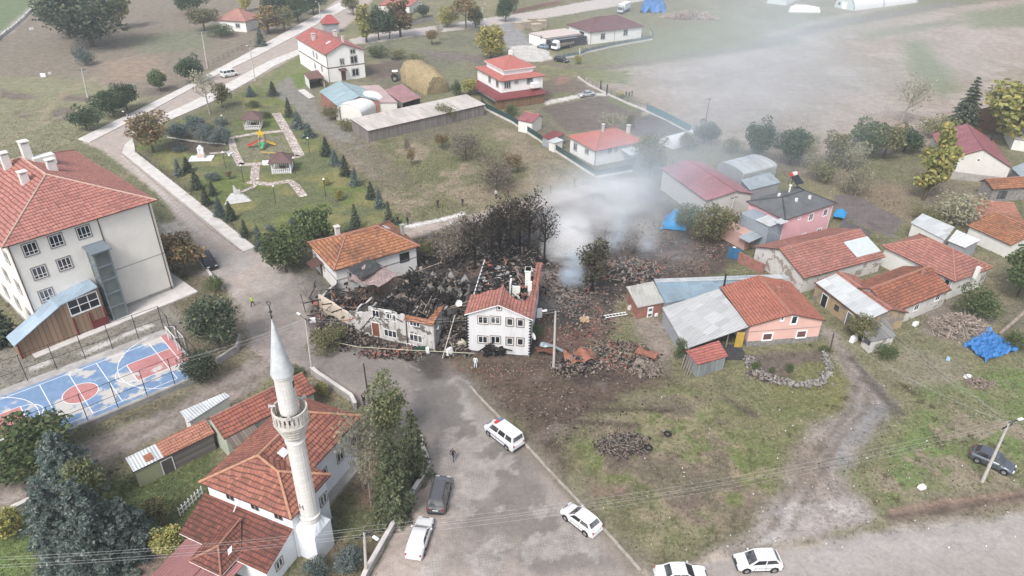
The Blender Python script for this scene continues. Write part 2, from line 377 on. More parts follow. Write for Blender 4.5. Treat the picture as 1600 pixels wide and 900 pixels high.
track([(68, -4), (45, 18), (8, 52), (-60, 100)], (0.34, 0.3, 0.27), 1.6, f=1, na=1)
track([(60, 190), (95, 150), (150, 120)], STRAW, 1.0, 0.4, f=1); track([(0, 225), (60, 195), (130, 170)], STRAW, 0.7, 0.4, f=1)
# top middle
zone([(560, 68), (800, 36), (860, 60), (790, 100), (700, 120), (585, 95)], (0.14, 0.14, 0.1), 0.7, f=2)
blotch([(560, 68), (800, 36), (860, 60), (770, 110), (600, 95)], (0.17, 0.17, 0.11), 0.5, 0.8)
zone([(640, 76), (770, 88), (760, 102), (690, 90)], (0.16, 0.135, 0.12), 0.3, rg=1.2, f=1)
zone([(772, 40), (800, 34), (826, 60), (830, 72), (792, 74)], (0.24, 0.235, 0.23), 0.05, f=0.6)
zone([(826, 25), (965, 5), (1010, 25), (950, 40), (900, 28), (850, 42)], (0.16, 0.16, 0.1), 0.8, f=1.5)
zone([(572, 100), (615, 95), (638, 103), (640, 122), (622, 130), (580, 128)], (0.125, 0.1, 0.082), 0.1, rg=0.4, f=1)
zone([(700, 100), (745, 110), (745, 150), (690, 150), (680, 120)], (0.165, 0.165, 0.105), 0.8, f=2)
# the big field and the green band in front of the storehouse
zone([(880, 128), (1000, 98), (1160, 66), (1320, 44), (1480, 12), (1900, -40), (2000, 190), (1600, 185), (1450, 225), (1300, 250), (1100, 225), (1040, 180), (960, 140)], FIELD, 0.25, rg=0.25, f=2.5, na=2.5)
blotch([(880, 128), (1160, 66), (1480, 12), (1900, -40), (2000, 190), (1450, 225), (1100, 225)], (0.25, 0.215, 0.165), 0.52, 0.5, src=n3, sharp=0.2, op=0.7)
blotch([(880, 128), (1160, 66), (1480, 12), (1900, -40), (2000, 190), (1450, 225), (1100, 225)], (0.36, 0.31, 0.275), 0.56, 0.1, src=n1, sharp=0.15, op=0.6)
zone([(1410, 65), (1440, 62), (1470, 95), (1500, 140), (1470, 150), (1420, 110)], (0.16, 0.18, 0.1), 0.8, f=4)
zone([(1500, 20), (1640, 0), (1640, 40), (1520, 45)], (0.18, 0.19, 0.12), 0.7, f=5)
zone([(1340, 52), (1480, 30), (1520, 34), (1350, 62)], (0.2, 0.2, 0.14), 0.6, f=3)
zone([(866, 100), (905, 92), (1020, 68), (1003, 45), (1180, 34), (1260, 66), (1000, 103), (905, 112)], (0.16, 0.17, 0.09), 0.9, rg=0.2, f=2)
zone([(900, 112), (985, 110), (985, 132), (935, 130)], (0.17, 0.18, 0.09), 0.8, f=1.5)
track([(830, 95), (890, 104), (960, 104), (1060, 88), (1200, 72)], (0.17, 0.13, 0.115), 1.6, 0.2, f=1.2, na=1.6, rg=1.5)
track([(1190, 68), (1260, 48), (1340, 32), (1490, 5)], (0.17, 0.155, 0.145), 3.0, 0.1, f=2, na=2, rg=1.2)
track([(1205, 55), (1300, 28), (1420, 4)], (0.3, 0.26, 0.22), 2.4, 0.1, f=2, na=1.5)
track([(980, 115), (1030, 112), (1110, 108)], (0.4, 0.36, 0.33), 0.3, f=0.3); track([(1103, 122), (1200, 103), (1330, 75)], (0.2, 0.17, 0.15), 0.5, f=0.5)
track([(1440, 62), (1500, 82), (1600, 110)], (0.22, 0.19, 0.15), 0.7, f=1)
track([(985, 165), (1040, 185), (1080, 205)], (0.37, 0.33, 0.3), 2.5, f=1.5)
# middle lot
MID = [(470, 165), (560, 215), (640, 215), (755, 175), (930, 275), (850, 300), (760, 320), (640, 345), (600, 325), (540, 270)]
zone(MID, (0.165, 0.155, 0.09), 0.85, rg=0.45, f=1.5)
blotch(MID, (0.145, 0.15, 0.075), 0.5, 0.9, src=n3, sharp=0.15); blotch(MID, (0.25, 0.205, 0.145), 0.56, 0.6)
zone([(480, 170), (540, 195), (600, 240), (640, 290), (600, 300), (560, 260), (500, 205)], (0.165, 0.15, 0.105), 0.5, f=2)
track([(500, 178), (560, 222), (620, 265), (660, 300)], (0.15, 0.12, 0.1), 0.5, 0.3); track([(480, 182), (540, 235), (590, 280)], (0.2, 0.165, 0.135), 0.8, 0.3, rg=0.8)
zone([(640, 185), (760, 170), (775, 185), (700, 215), (640, 225)], (0.15, 0.135, 0.1), 0.6, f=2)
zone([(800, 200), (850, 235), (870, 275), (830, 270), (800, 240)], (0.23, 0.19, 0.14), 0.6, f=2)
# three storey yard
zone([(425, 145), (440, 112), (476, 110), (486, 150), (505, 175), (545, 205), (560, 230), (490, 200), (455, 180)], (0.2, 0.19, 0.165), 0.15, f=1)
zone([(408, 130), (470, 82), (482, 90), (484, 125), (450, 120), (420, 140)], (0.15, 0.17, 0.075), 0.9, f=0.8)
zone([(455, 118), (478, 110), (478, 135), (465, 140)], (0.11, 0.16, 0.045), 1, f=0.5, na=0.4)
zone([(560, 128), (640, 118), (690, 140), (660, 150), (600, 135)], (0.15, 0.14, 0.1), 0.4, f=1)
# fenced gardens
zone([(845, 168), (940, 150), (958, 150), (1007, 172), (985, 196), (958, 205), (885, 205)], (0.125, 0.1, 0.085), 0.1, rg=0.6, f=0.5, na=0.5)
zone([(842, 128), (885, 118), (905, 124), (930, 142), (903, 152), (858, 158)], (0.15, 0.12, 0.095), 0.3, f=0.6)
zone([(868, 120), (885, 118), (890, 128), (872, 132)], (0.24, 0.15, 0.12), 0.1, f=1)
zone([(868, 148), (900, 142), (905, 150), (862, 158)], (0.14, 0.15, 0.075), 0.9, f=0.5); zone([(955, 150), (1000, 170), (990, 176), (950, 158)], (0.14, 0.15, 0.075), 0.9, f=0.5)
zone([(974, 195), (1030, 172), (1078, 208), (1030, 225), (1000, 215)], (0.12, 0.105, 0.1), 0, f=0.5, na=0.3)
track([(856, 160), (905, 150), (945, 147)], (0.5, 0.48, 0.44), 1.3, f=0.15, na=0.15, op=1)
zone([(800, 190), (845, 172), (880, 205), (905, 230), (880, 235)], (0.15, 0.14, 0.1), 0.5, f=1)
# right hand gardens
zone([(1170, 240), (1300, 250), (1430, 300), (1420, 345), (1380, 330), (1300, 290), (1200, 260)], (0.19, 0.16, 0.12), 0.6, f=3)
zone([(1340, 290), (1420, 290), (1420, 345), (1360, 330)], (0.21, 0.16, 0.12), 0.5, f=2)
zone([(1302, 305), (1330, 300), (1412, 345), (1395, 372), (1345, 352), (1300, 335)], (0.14, 0.12, 0.115), 0, f=0.5, na=0.3)
zone([(1440, 265), (1550, 300), (1520, 350), (1440, 330)], (0.17, 0.145, 0.11), 0.6, f=2)
# the burnt plot
BN = [(640, 360), (800, 330), (880, 300), (1020, 292), (1060, 330), (1140, 350), (1160, 395), (1120, 430), (1000, 445), (965, 475), (950, 530), (850, 560), (720, 560), (690, 560), (600, 560), (470, 520), (470, 470), (520, 440)]
zone(BN, (0.07, 0.055, 0.046), 0.05, rg=0.8, f=1.5, na=1.5)
blotch(BN, BURN, 0.5, 0, src=n1, sharp=0.15); blotch(BN, (0.115, 0.085, 0.066), 0.55, 0, src=n4, sharp=0.1, op=0.8)
zone([(930, 340), (1010, 318), (1060, 350), (1020, 385), (960, 372)], (0.16, 0.125, 0.095), 0.1, f=2); blotch([(930, 340), (1010, 318), (1060, 350), (1000, 385)], (0.24, 0.2, 0.15), 0.5, src=n4)
zone([(1020, 388), (1130, 362), (1160, 395), (1110, 428), (1010, 440)], (0.085, 0.066, 0.055), 0, f=1.5)
blotch([(1020, 388), (1130, 362), (1160, 395), (1110, 428), (1010, 440)], (0.12, 0.085, 0.066), 0.5, src=n4)
zone([(845, 425), (900, 425), (900, 478), (842, 480)], (0.25, 0.24, 0.235), 0, f=2, op=0.7)
zone([(985, 490), (1040, 500), (1055, 550), (1030, 585), (1010, 560)], (0.24, 0.2, 0.17), 0.1, rg=0.6, f=1.2)
zone([(850, 520), (930, 505), (945, 530), (880, 560)], (0.12, 0.075, 0.06), 0, f=1)
# mud and rough grass in front
zone([(690, 560), (860, 545), (960, 560), (1075, 590), (1040, 640), (960, 700), (880, 740), (800, 660), (745, 615)], MUD, 0.1, rg=0.5, f=2, na=2)
blotch([(740, 590), (960, 570), (1040, 640), (880, 740)], (0.15, 0.12, 0.105), 0.54, src=n4); blotch([(740, 590), (960, 570), (1040, 640), (880, 740)], (0.06, 0.045, 0.038), 0.57, src=n1)
LOT = [(880, 690), (960, 625), (1080, 585), (1165, 560), (1180, 600), (1250, 610), (1330, 570), (1335, 630), (1270, 660), (1225, 740), (1215, 815), (1120, 860), (1020, 885), (930, 790)]
zone(LOT, OLIVE, 0.85, rg=0.6, f=2, na=2)
blotch(LOT, (0.125, 0.15, 0.055), 0.52, 0.9, src=n1, sharp=.15); blotch(LOT, (0.2, 0.155, 0.12), 0.52, 0.4, src=n4, sharp=.12); blotch(LOT, STRAW, 0.58, 0.7, src=n2, op=0.6); blotch(LOT, (0.11, 0.1, 0.07), 0.6, 0.7, src=n4, op=.7)
zone([(1080, 600), (1160, 575), (1260, 625), (1215, 700), (1140, 680)], (0.15, 0.158, 0.078), 0.9, f=3, op=0.7)
zone([(925, 700), (975, 672), (1020, 690), (1010, 715), (950, 720)], (0.12, 0.09, 0.075), 0.1, rg=1.4, f=1)
zone([(925, 755), (985, 750), (985, 785), (930, 775)], (0.2, 0.14, 0.115), 0.1, rg=0.8, f=1); zone([(1060, 790), (1090, 785), (1085, 810)], (0.16, 0.12, 0.1), 0.2, f=1)
for a, b in (((800, 610), (960, 625)), ((830, 640), (1050, 640)), ((850, 655), (1000, 665)), ((1130, 620), (1180, 650))): track([a, b], (0.075, 0.056, 0.045), 0.4, 0.1, rg=0.6, op=.9)
zone([(1163, 558), (1180, 552), (1288, 545), (1295, 585), (1275, 600), (1185, 592)], (0.13, 0.105, 0.09), 0.2, f=0.5, na=0.4)
zone([(1240, 575), (1290, 570), (1290, 590), (1250, 594)], (0.13, 0.15, 0.06), 0.9, f=0.8)
zone([(1190, 596), (1330, 560), (1338, 620), (1310, 650), (1210, 630)], (0.15, 0.155, 0.065), 1.0, rg=0.9, f=1)
# gravel yard and track on the right
zone([(1283, 512), (1300, 515), (1340, 560), (1385, 610), (1400, 640), (1350, 690), (1325, 745), (1370, 800), (1340, 830), (1180, 862), (1120, 880), (1100, 865), (1180, 830), (1215, 800), (1225, 740), (1270, 665), (1322, 635), (1335, 600), (1312, 570)], GRAV, 0.05, rg=0.15, f=0.8, na=0.9)
zone([(1340, 640), (1400, 630), (1350, 690), (1320, 730), (1290, 720)], (0.21, 0.205, 0.2), 0, f=1.5)
zone([(1225, 700), (1290, 690), (1280, 760), (1230, 770)], (0.22, 0.18, 0.145), 0.1, f=1.5); zone([(1210, 790), (1360, 780), (1370, 805), (1320, 830), (1190, 850)], (0.32, 0.285, 0.265), 0, f=1.5)
track([(1325, 548), (1362, 598), (1352, 640), (1310, 690), (1275, 750), (1230, 830)], (0.15, 0.125, 0.105), 0.3, 0.05, op=.75); track([(1308, 548), (1340, 600), (1330, 640), (1285, 695), (1250, 745), (1205, 825)], (0.155, 0.13, 0.11), 0.3, 0.05, op=.75); track([(1330, 560), (1375, 610), (1400, 650), (1440, 690)], (0.1, 0.088, 0.078), 0.5, 0.1, op=.9); track([(1345, 590), (1395, 632), (1445, 675)], (0.1, 0.085, 0.075), 0.35, 0.1, op=.9); track([(1215, 800), (1290, 790), (1350, 805)], (0.4, 0.37, 0.35), .4, 0, op=.7); track([(1240, 790), (1225, 830), (1190, 850)], (0.4, 0.37, 0.35), .35, 0, op=.7)
zone([(1395, 560), (1420, 540), (1600, 560), (1660, 600), (1660, 780), (1480, 780), (1380, 810), (1330, 740), (1410, 645), (1430, 620)], (0.165, 0.17, 0.09), 0.9, rg=0.4, f=1.5)
RG_ = [(1400, 600), (1600, 560), (1660, 600), (1660, 780), (1480, 780), (1380, 800), (1340, 740), (1430, 630)]
blotch(RG_, (0.125, 0.175, 0.06), 0.5, 0.9, src=n1, sharp=.15); blotch(RG_, (0.23, 0.195, 0.14), 0.57, 0.5, src=n4)
zone([(1390, 560), (1420, 545), (1500, 560), (1520, 600), (1430, 610), (1395, 590)], (0.2, 0.18, 0.13), 0.5, f=2)
zone([(1440, 470), (1500, 460), (1560, 500), (1500, 540), (1440, 520)], (0.19, 0.165, 0.14), 0.2, f=1.2)
zone([(1540, 470), (1660, 470), (1660, 540), (1590, 530)], (0.15, 0.135, 0.1), 0.5, f=1.5)
zone([(1370, 800), (1400, 790), (1600, 755), (1900, 730), (1900, 760), (1560, 810), (1420, 835)], (0.19, 0.16, 0.12), 0.5, f=1)
track([(1400, 800), (1480, 790), (1550, 780), (1660, 768)], (0.25, 0.175, 0.135), 0.6, 0.1, op=.95); track([(1390, 808), (1470, 797), (1600, 775)], (0.11, 0.085, 0.07), 0.35, 0.2, op=.9)
# mosque garden, school yard, lane
zone([(190, 740), (330, 690), (345, 750), (320, 800), (290, 830), (240, 900), (230, 960), (-200, 960), (-200, 840), (0, 830), (60, 790)], (0.09, 0.115, 0.045), 1.0, rg=0.2, f=1)
zone([(-60, 850), (60, 830), (70, 880), (-40, 920)], (0.11, 0.16, 0.05), 1, f=1.5)
zone([(200, 870), (240, 840), (260, 870), (230, 930), (180, 930)], (0.2, 0.15, 0.13), 0.2, f=1)
zone([(525, 790), (560, 740), (665, 690), (668, 735), (620, 820), (580, 900), (560, 960), (440, 960)], (0.14, 0.12, 0.08), 0.6, rg=0.4, f=1)
zone([(520, 790), (560, 770), (600, 790), (560, 850), (520, 830)], (0.1, 0.115, 0.055), 0.9, f=1.2); zone([(565, 700), (590, 690), (590, 780), (560, 790)], (0.22, 0.155, 0.11), 0.3, f=1)
zone([(460, 575), (500, 570), (560, 625), (550, 640), (480, 610)], (0.19, 0.165, 0.09), 0.7, f=0.7)
zone([(-100, 560), (60, 500), (270, 455), (285, 460), (300, 490), (290, 560), (300, 600), (-100, 740)], (0.21, 0.195, 0.165), 0.3, rg=0.2, f=1)
zone([(255, 400), (290, 370), (340, 440), (385, 500), (380, 560), (300, 560), (270, 460)], (0.15, 0.13, 0.09), 0.7, rg=0.5, f=1)
zone([(280, 345), (305, 362), (300, 392), (270, 380), (245, 350)], (0.42, 0.38, 0.33), 0, f=1)
zone([(40, 520), (250, 460), (252, 466), (120, 510), (45, 535)], (0.13, 0.135, 0.075), 0.8, f=0.5, na=0.4)
for p in ([(123, 552), (230, 505), (245, 508), (200, 525), (130, 556)], [(45, 574), (80, 562), (78, 570), (50, 580)]): zone(p, (0.45, 0.43, 0.4), 0, f=0.3, na=0.3)
LANE = [(-150, 800), (0, 745), (120, 690), (240, 640), (330, 592), (395, 560), (430, 575), (400, 610), (300, 660), (200, 712), (60, 770), (-150, 850)]
zone(LANE, (0.235, 0.2, 0.175), 0.05, rg=0.2, f=1)
track([(-150, 800), (0, 762), (170, 700), (320, 630), (400, 590)], (0.165, 0.14, 0.115), 0.5, 0.2, op=0.7); track([(-100, 825), (60, 760), (200, 695), (360, 615)], (0.3, 0.26, 0.235), 0.4, 0, op=0.8)
zone([(-150, 760), (0, 730), (140, 668), (310, 608), (320, 616), (150, 685), (0, 748), (-150, 795)], (0.125, 0.115, 0.08), 0.7, rg=0.5, f=0.7)
# park
PARK = [(206, 236), (250, 200), (330, 170), (400, 132), (430, 150), (455, 165), (480, 200), (545, 270), (615, 330), (645, 352), (560, 365), (470, 390), (410, 392), (398, 382), (300, 300), (214, 240)]
zone(PARK, LAWN, 0.95, rg=0.1, f=0.6, na=0.5)
blotch(PARK, (0.19, 0.18, 0.075), 0.52, 0.9, src=n1, sharp=.15); blotch(PARK, (0.115, 0.13, 0.062), 0.54, 0.9, src=n4, sharp=.12)
zone([(330, 172), (380, 150), (385, 180), (350, 200), (300, 215), (260, 205)], (0.12, 0.12, 0.07), 0.7, f=1.5)
zone([(205, 240), (230, 235), (310, 300), (395, 372), (400, 388), (300, 300)], (0.13, 0.125, 0.075), 0.8, f=0.8)
zone([(262, 222), (300, 218), (352, 226), (352, 240), (300, 240), (262, 232)], (0.09, 0.075, 0.06), 0.2, f=0.4, na=0.3)
zone([(368, 218), (440, 210), (458, 240), (382, 254)], (0.185, 0.18, 0.115), 0.5, f=0.2, na=0.15)
zone([(470, 380), (410, 395), (480, 440), (500, 420), (480, 390)], (0.11, 0.1, 0.07), 0.4, f=1)
zone([(455, 425), (500, 430), (520, 455), (490, 470), (465, 455)], (0.13, 0.12, 0.11), 0.1, f=0.6)
# back track
BT = [(622, 362), (640, 350), (720, 338), (770, 325), (870, 300), (935, 284), (1010, 276), (1025, 288), (940, 300), (880, 315), (780, 340), (720, 350), (640, 372)]
zone(BT, (0.34, 0.29, 0.25), 0.1, rg=0.2, f=0.8, na=0.8)
track([(636, 354), (680, 345), (722, 334)], (0.62, 0.6, 0.58), 0.55, f=0.2, na=0.25, op=0.95); track([(700, 350), (712, 346)], (0.5, 0.48, 0.46), 0.4, f=0.2)
track([(880, 303), (940, 292), (1010, 280)], (0.36, 0.31, 0.27), 1.0, f=0.6); zone([(880, 318), (940, 304), (1000, 296), (960, 320), (900, 330)], (0.15, 0.115, 0.09), 0.1, f=1)
# street
STREET = [(577, 905), (622, 820), (670, 745), (664, 692), (600, 650), (556, 622), (500, 588), (465, 575), (430, 572), (392, 545), (382, 480), (335, 430), (312, 392), (262, 320), (243, 300), (160, 235), (128, 222), (200, 184), (330, 112), (400, 82), (470, 42), (540, -10), (600, -20), (560, 25), (530, 50), (478, 80), (400, 122), (335, 158), (262, 188), (208, 212), (197, 230), (215, 246), (398, 392), (455, 420), (460, 455), (488, 472), (478, 500), (490, 530), (540, 548), (610, 558), (660, 585), (700, 580), (735, 605), (762, 640), (850, 735), (1000, 895), (1004, 990), (540, 990)]
zone(STREET, PALE, 0.0, 0.35, 0, f=0.3, na=0.25)
zone([(380, 470), (470, 430), (490, 520), (520, 548), (620, 560), (720, 590), (745, 640), (850, 740), (1000, 900), (700, 900), (680, 740), (660, 690), (560, 620), (430, 570), (390, 540)], (0.235, 0.207, 0.187), 0, 0.4, 0, f=3)
zone([(600, 560), (720, 590), (780, 660), (830, 720), (800, 740), (720, 700), (640, 640)], (0.165, 0.15, 0.138), 0, 0.1, 0, f=2.5)
SB = [(600, 560), (720, 590), (1000, 900), (580, 960), (668, 750), (664, 690)]
blotch(SB, (0.15, 0.136, 0.126), 0.53, 0, 0.2, src=n1 * .8 + n2 * .2, sharp=0.02, op=0.55); blotch(SB, (0.37, 0.34, 0.315), 0.57, 0, .8, src=fbm(GX, GY, 5, 77, 6) * .8 + n2 * .2, sharp=0.012, op=0.65)
blotch([(300, 380), (460, 425), (500, 545), (640, 560), (640, 640), (480, 580), (390, 545)], (0.36, 0.33, 0.31), 0.53, 0, 0.7, src=fbm(GX, GY, 6, 55), sharp=0.1, op=0.7)
blotch([(380, 480), (480, 470), (640, 570), (620, 640), (500, 585), (390, 545)], (0.19, 0.17, 0.155), 0.56, 0, 0.3, src=n1, sharp=0.1, op=0.7)
zone([(690, 480), (640, 560), (660, 590), (700, 590), (690, 560)], (0.1, 0.09, 0.085), 0, 0, 0.1, f=0.6, op=0.8)
zone([(668, 565), (684, 562), (682, 588), (664, 588)], (0.07, 0.06, 0.055), 0, 0, 0, f=0.3, op=0.9); zone([(700, 575), (735, 570), (745, 600), (715, 600)], (0.13, 0.11, 0.1), 0, 0, 0, f=0.6, op=0.8)
track([(700, 600), (716, 588), (735, 600)], (0.3, 0.275, 0.25), 0.2, f=0.2, na=0.3)
track([(745, 618), (850, 728), (930, 815), (1005, 897)], (0.19, 0.16, 0.125), 0.7, 0.3, f=0.5, na=0.5, op=0.7)
track([(190, 243), (250, 300), (320, 372)], (0.5, 0.47, 0.44), 0.15, f=0.1, na=0.05, op=0.8); track([(240, 340), (275, 372)], (0.5, 0.47, 0.44), 0.12, f=0.1, na=0.05, op=0.8)
blotch([(190, 243), (260, 310), (330, 390), (400, 400), (300, 300)], (0.33, 0.28, 0.255), 0.5, 0, 0.1, src=n4, op=0.6)
zone([(318, 428), (345, 395), (400, 392), (395, 420), (340, 440)], (0.32, 0.29, 0.27), 0, 0.1, 0, f=1)
TOPR = [(545, 62), (585, 52), (640, 46), (760, 28), (830, 18), (960, -6), (1010, -14), (1010, 0), (962, 10), (830, 32), (690, 50), (600, 64), (550, 70)]
zone(TOPR, (0.42, 0.38, 0.35), 0, 0.1, 0, f=0.3, na=0.4)
zone([(795, 72), (850, 69), (863, 92), (845, 96), (803, 94)], (0.47, 0.45, 0.42), 0, 0, 0, f=0.2, na=0.3)
MAINR = [(-400, 1240), (300, 1060), (560, 985), (1000, 905), (1050, 886), (1120, 880), (1235, 858), (1310, 846), (1440, 830), (1600, 812), (1800, 785), (2600, 690), (3600, 600), (3600, 680), (2600, 800), (1800, 945), (1300, 1030), (300, 1200), (-400, 1400)]
zone([(990, 905), (1060, 880), (1235, 850), (1310, 838), (1440, 820), (1600, 803), (1700, 790), (2600, 675), (2600, 710), (1700, 830), (1235, 870), (1000, 915)], (0.34, 0.29, 0.24), 0.1, rg=0.1, f=0.6, na=0.8)
zone(MAINR, (0.29, 0.258, 0.236), 0, 0.05, 0, f=0.4, na=0.4); track([(1200, 880), (1400, 850), (1600, 825), (1800, 800)], (0.35, 0.325, 0.31), 0.8, f=0.8, op=0.6); track([(1200, 905), (1400, 875), (1700, 840)], (0.34, 0.315, 0.3), 0.7, f=0.8, op=0.6)
track([(1300, 846), (1450, 828), (1650, 803)], (0.28, 0.26, 0.25), 0.6, f=0.5, op=0.6)
# flat where something stands on it
jit = (n2 - 0.5) * 1.2
inside = lambda P, off=0.0: sdist(GX, GY, PX(P)) + jit * 0.5 > off
m_street = (inside(STREET) | inside(TOPR)); m_main = inside(MAINR) & ~m_street; m_lane = (inside(LANE) | inside(BT)) & ~m_street; m_park = inside(PARK) & ~m_street & ~m_lane
GZ = RG * ((fbm(GX, GY, 5, 91) - 0.5) * 0.45 + (n2 - 0.5) * 0.3) - RG * 0.12
GZ[(m_street | m_main)] = 0; GZ = np.minimum(GZ, 0.35)
sid = np.zeros(GX.size, int)
for k, mk in ((1, m_street), (2, m_main), (3, m_lane), (4, m_park)): sid[mk] = k
ii = (np.arange(NR - 1)[:, None] * NC + np.arange(NC - 1)[None, :]).ravel()
quads = np.stack([ii, ii + 1, ii + NC + 1, ii + NC], 1); qs = sid[quads[:, 0]]
def ground_mat(name, street=False):
    m, t, b = new_mat(name, 0.95, 0.15)
    g = nd(t, 'ShaderNodeNewGeometry').outputs['Position']
    zc = nd(t, 'ShaderNodeAttribute', attribute_name='zone'); gr = zc.outputs['Alpha']
    n_a, n_b, n_c = noise(t, g, 0.5, 6, 0.65), noise(t, g, 2.3, 6, 0.7), noise(t, g, 9, 3, 0.7)
    k = mth(t, 'ADD', mth(t, 'MULTIPLY', n_a, 0.55), mth(t, 'ADD', mth(t, 'MULTIPLY', n_b, 0.7), mth(t, 'MULTIPLY', n_c, 0.55)))
    k = mth(t, 'ADD', mth(t, 'MULTIPLY', mth(t, 'SUBTRACT', k, 0.9), 1.2 if street else 2.5), 1.0)
    cc = mixc(t, 1.0, zc.outputs['Color'], nd(t, 'ShaderNodeCombineXYZ', {0: k, 1: k, 2: k}).outputs[0], 'MULTIPLY')
    cc = mixc(t, mth(t, 'MULTIPLY', mth(t, 'MULTIPLY', gr, ramp(t, n_b, 0.52, 0.66)), 0.5), cc, (0.3, 0.245, 0.16))
    cc = mixc(t, mth(t, 'MULTIPLY', mth(t, 'MULTIPLY', gr, ramp(t, n_c, 0.55, 0.68)), 0.55), cc, (0.06, 0.075, 0.03))
    if street:
        pv = nd(t, 'ShaderNodeAttribute', attribute_name='pav').outputs['Fac']
        br = nd(t, 'ShaderNodeTexBrick', {'Vector': nd(t, 'ShaderNodeMapping', {'Vector': g, 'Rotation': (0, 0, 0.6)}).outputs[0], 'Color1': (1, 1, 1, 1), 'Color2': (0.72, 0.72, 0.72, 1), 'Mortar': (0.35, 0.33, 0.31, 1), 'Scale': 1, 'Mortar Size': 0.045, 'Brick Width': 0.4, 'Row Height': 0.2})
        f = mth(t, 'MULTIPLY', pv, ramp(t, noise(t, g, 0.8, 4), 0.35, 0.55))
        cc = mixc(t, mth(t, 'MULTIPLY', f, 0.75), cc, mixc(t, 1.0, cc, br.outputs[0], 'MULTIPLY'))
        crack = nd(t, 'ShaderNodeTexVoronoi', {'Vector': nd(t, 'ShaderNodeMapping', {'Vector': g}).outputs[0], 'Scale': 0.22}, feature='DISTANCE_TO_EDGE').outputs[0]
        cc = mixc(t, mth(t, 'MULTIPLY', mth(t, 'LESS_THAN', mth(t, 'ADD', crack, mth(t, 'MULTIPLY', mth(t, 'SUBTRACT', n_b, 0.5), 0.14)), 0.007), 0.16), cc, (0.14, 0.13, 0.12))
        b.inputs['Roughness'].default_value = 0.8; b.inputs['Specular IOR Level'].default_value = 0.3
    t.links.new(cc, b.inputs['Base Color'])
    h = mth(t, 'ADD', n_c, n_b)
    t.links.new(nd(t, 'ShaderNodeBump', {'Strength': 0.25 if street else 0.7, 'Distance': 0.12, 'Height': h}).outputs[0], b.inputs['Normal'])
    return m
GM = ground_mat('earth and grass'); SM = ground_mat('worn paving', True)
def sub_ground(k, name, mat_, label):
    q = quads[qs == k]; u, inv = np.unique(q, return_inverse=True); inv = inv.reshape(q.shape)
    me = bpy.data.meshes.new(name); me.vertices.add(len(u)); me.vertices.foreach_set('co', np.stack([GX[u], GY[u], GZ[u]], 1).ravel().astype(np.float32))
    me.loops.add(q.size); me.loops.foreach_set('vertex_index', inv.ravel().astype(np.int32)); me.polygons.add(len(q)); me.polygons.foreach_set('loop_start', (np.arange(len(q)) * 4).astype(np.int32)); me.polygons.foreach_set('loop_total', np.full(len(q), 4, np.int32))
    me.update(calc_edges=True); me.shade_smooth()
    a = me.color_attributes.new('zone', 'FLOAT_COLOR', 'POINT'); a.data.foreach_set('color', np.concatenate([Cc[u], GR[u][:, None]], 1).ravel().astype(np.float32))
    b = me.attributes.new('pav', 'FLOAT', 'POINT'); b.data.foreach_set('value', PV[u].astype(np.float32))
    me.materials.append(mat_); o = bpy.data.objects.new(name, me); put(o); tag(o, label, None, None, 'structure'); return o
sub_ground(0, 'ground', GM, 'rough ground of dry grass, bare earth and mud round the houses')
sub_ground(1, 'street', SM, 'worn pale block-paved village street')
sub_ground(2, 'road', SM, 'dusty grey road along the bottom edge')
sub_ground(3, 'dirt_track', GM, 'rutted brown dirt tracks')
sub_ground(4, 'park_lawn', GM, 'yellow-green lawn of the small park')
# pavements: raised slabs with kerbs
def slab_px(name, pts, h, mat_, label, kind='structure', cat=None, z0=-0.05):
    mb = MB(); mb.prism(PX(pts), z0, h, 0); o = mb.build(name, mat_); return tag(o, label, cat, None, kind)
slab_px('pavement', [(191, 239), (196, 226), (208, 216), (212, 238), (399, 387), (380, 394)], 0.14, CONCL, 'pale concrete pavement between the park and the street')
slab_px('pavement', [(122, 218), (140, 223), (232, 176), (330, 122), (402, 88), (470, 52), (548, 10), (530, 4), (400, 76), (300, 130), (228, 166)], 0.14, CONCL, 'pale concrete pavement on the far side of the street')
slab_px('pavement', [(258, 179), (268, 187), (335, 158), (401, 121), (430, 103), (476, 82), (470, 76), (420, 96), (390, 112), (320, 150)], 0.14, CONCL, 'pale concrete pavement on the park side of the street')
def kerb(pts, w, h, label, name='kerb', mat_=None):
    mb = MB(); P = PX(pts)
    for (a, b) in zip(P, P[1:]):
        d = Vector((b[0] - a[0], b[1] - a[1])); n = int(max(1, d.length / 1.05)); d.normalize(); q = Vector((-d.y, d.x)) * w / 2
        for i in range(n):
            s0 = Vector(a) + (Vector(b) - Vector(a)) * (i / n); s1 = Vector(a) + (Vector(b) - Vector(a)) * ((i + 0.965) / n); j = random.uniform(-0.02, 0.02); s0 += d.orthogonal() * j; s1 += d.orthogonal() * j
            mb.prism([tuple(s0 - q), tuple(s1 - q), tuple(s1 + q), tuple(s0 + q)], -0.1, h + random.uniform(-0.02, 0.02))
    return tag(mb.build(name, mat_ or CONCL), label, None, None, 'structure')
KERBM = plain('kerb stone', (0.34, 0.31, 0.275), 0.9, 0.3, 2, 0.1, dirt=(0.25, 0.2, 0.15))
kerb([(735, 604), (748, 620), (800, 672), (850, 727), (930, 812), (1002, 894)], 0.25, 0.15, 'weathered stone kerb between the street and the rough grass', mat_=KERBM)
kerb([(606, 556), (640, 572), (658, 580)], 0.3, 0.1, 'short kerb in front of the burnt house', mat_=plain('sooty kerb', (.2, .18, .165), .9, .3))
kerb([(190, 241), (250, 292), (330, 358), (381, 395)], 0.18, 0.15, 'kerb of the park pavement', mat_=KERBM)
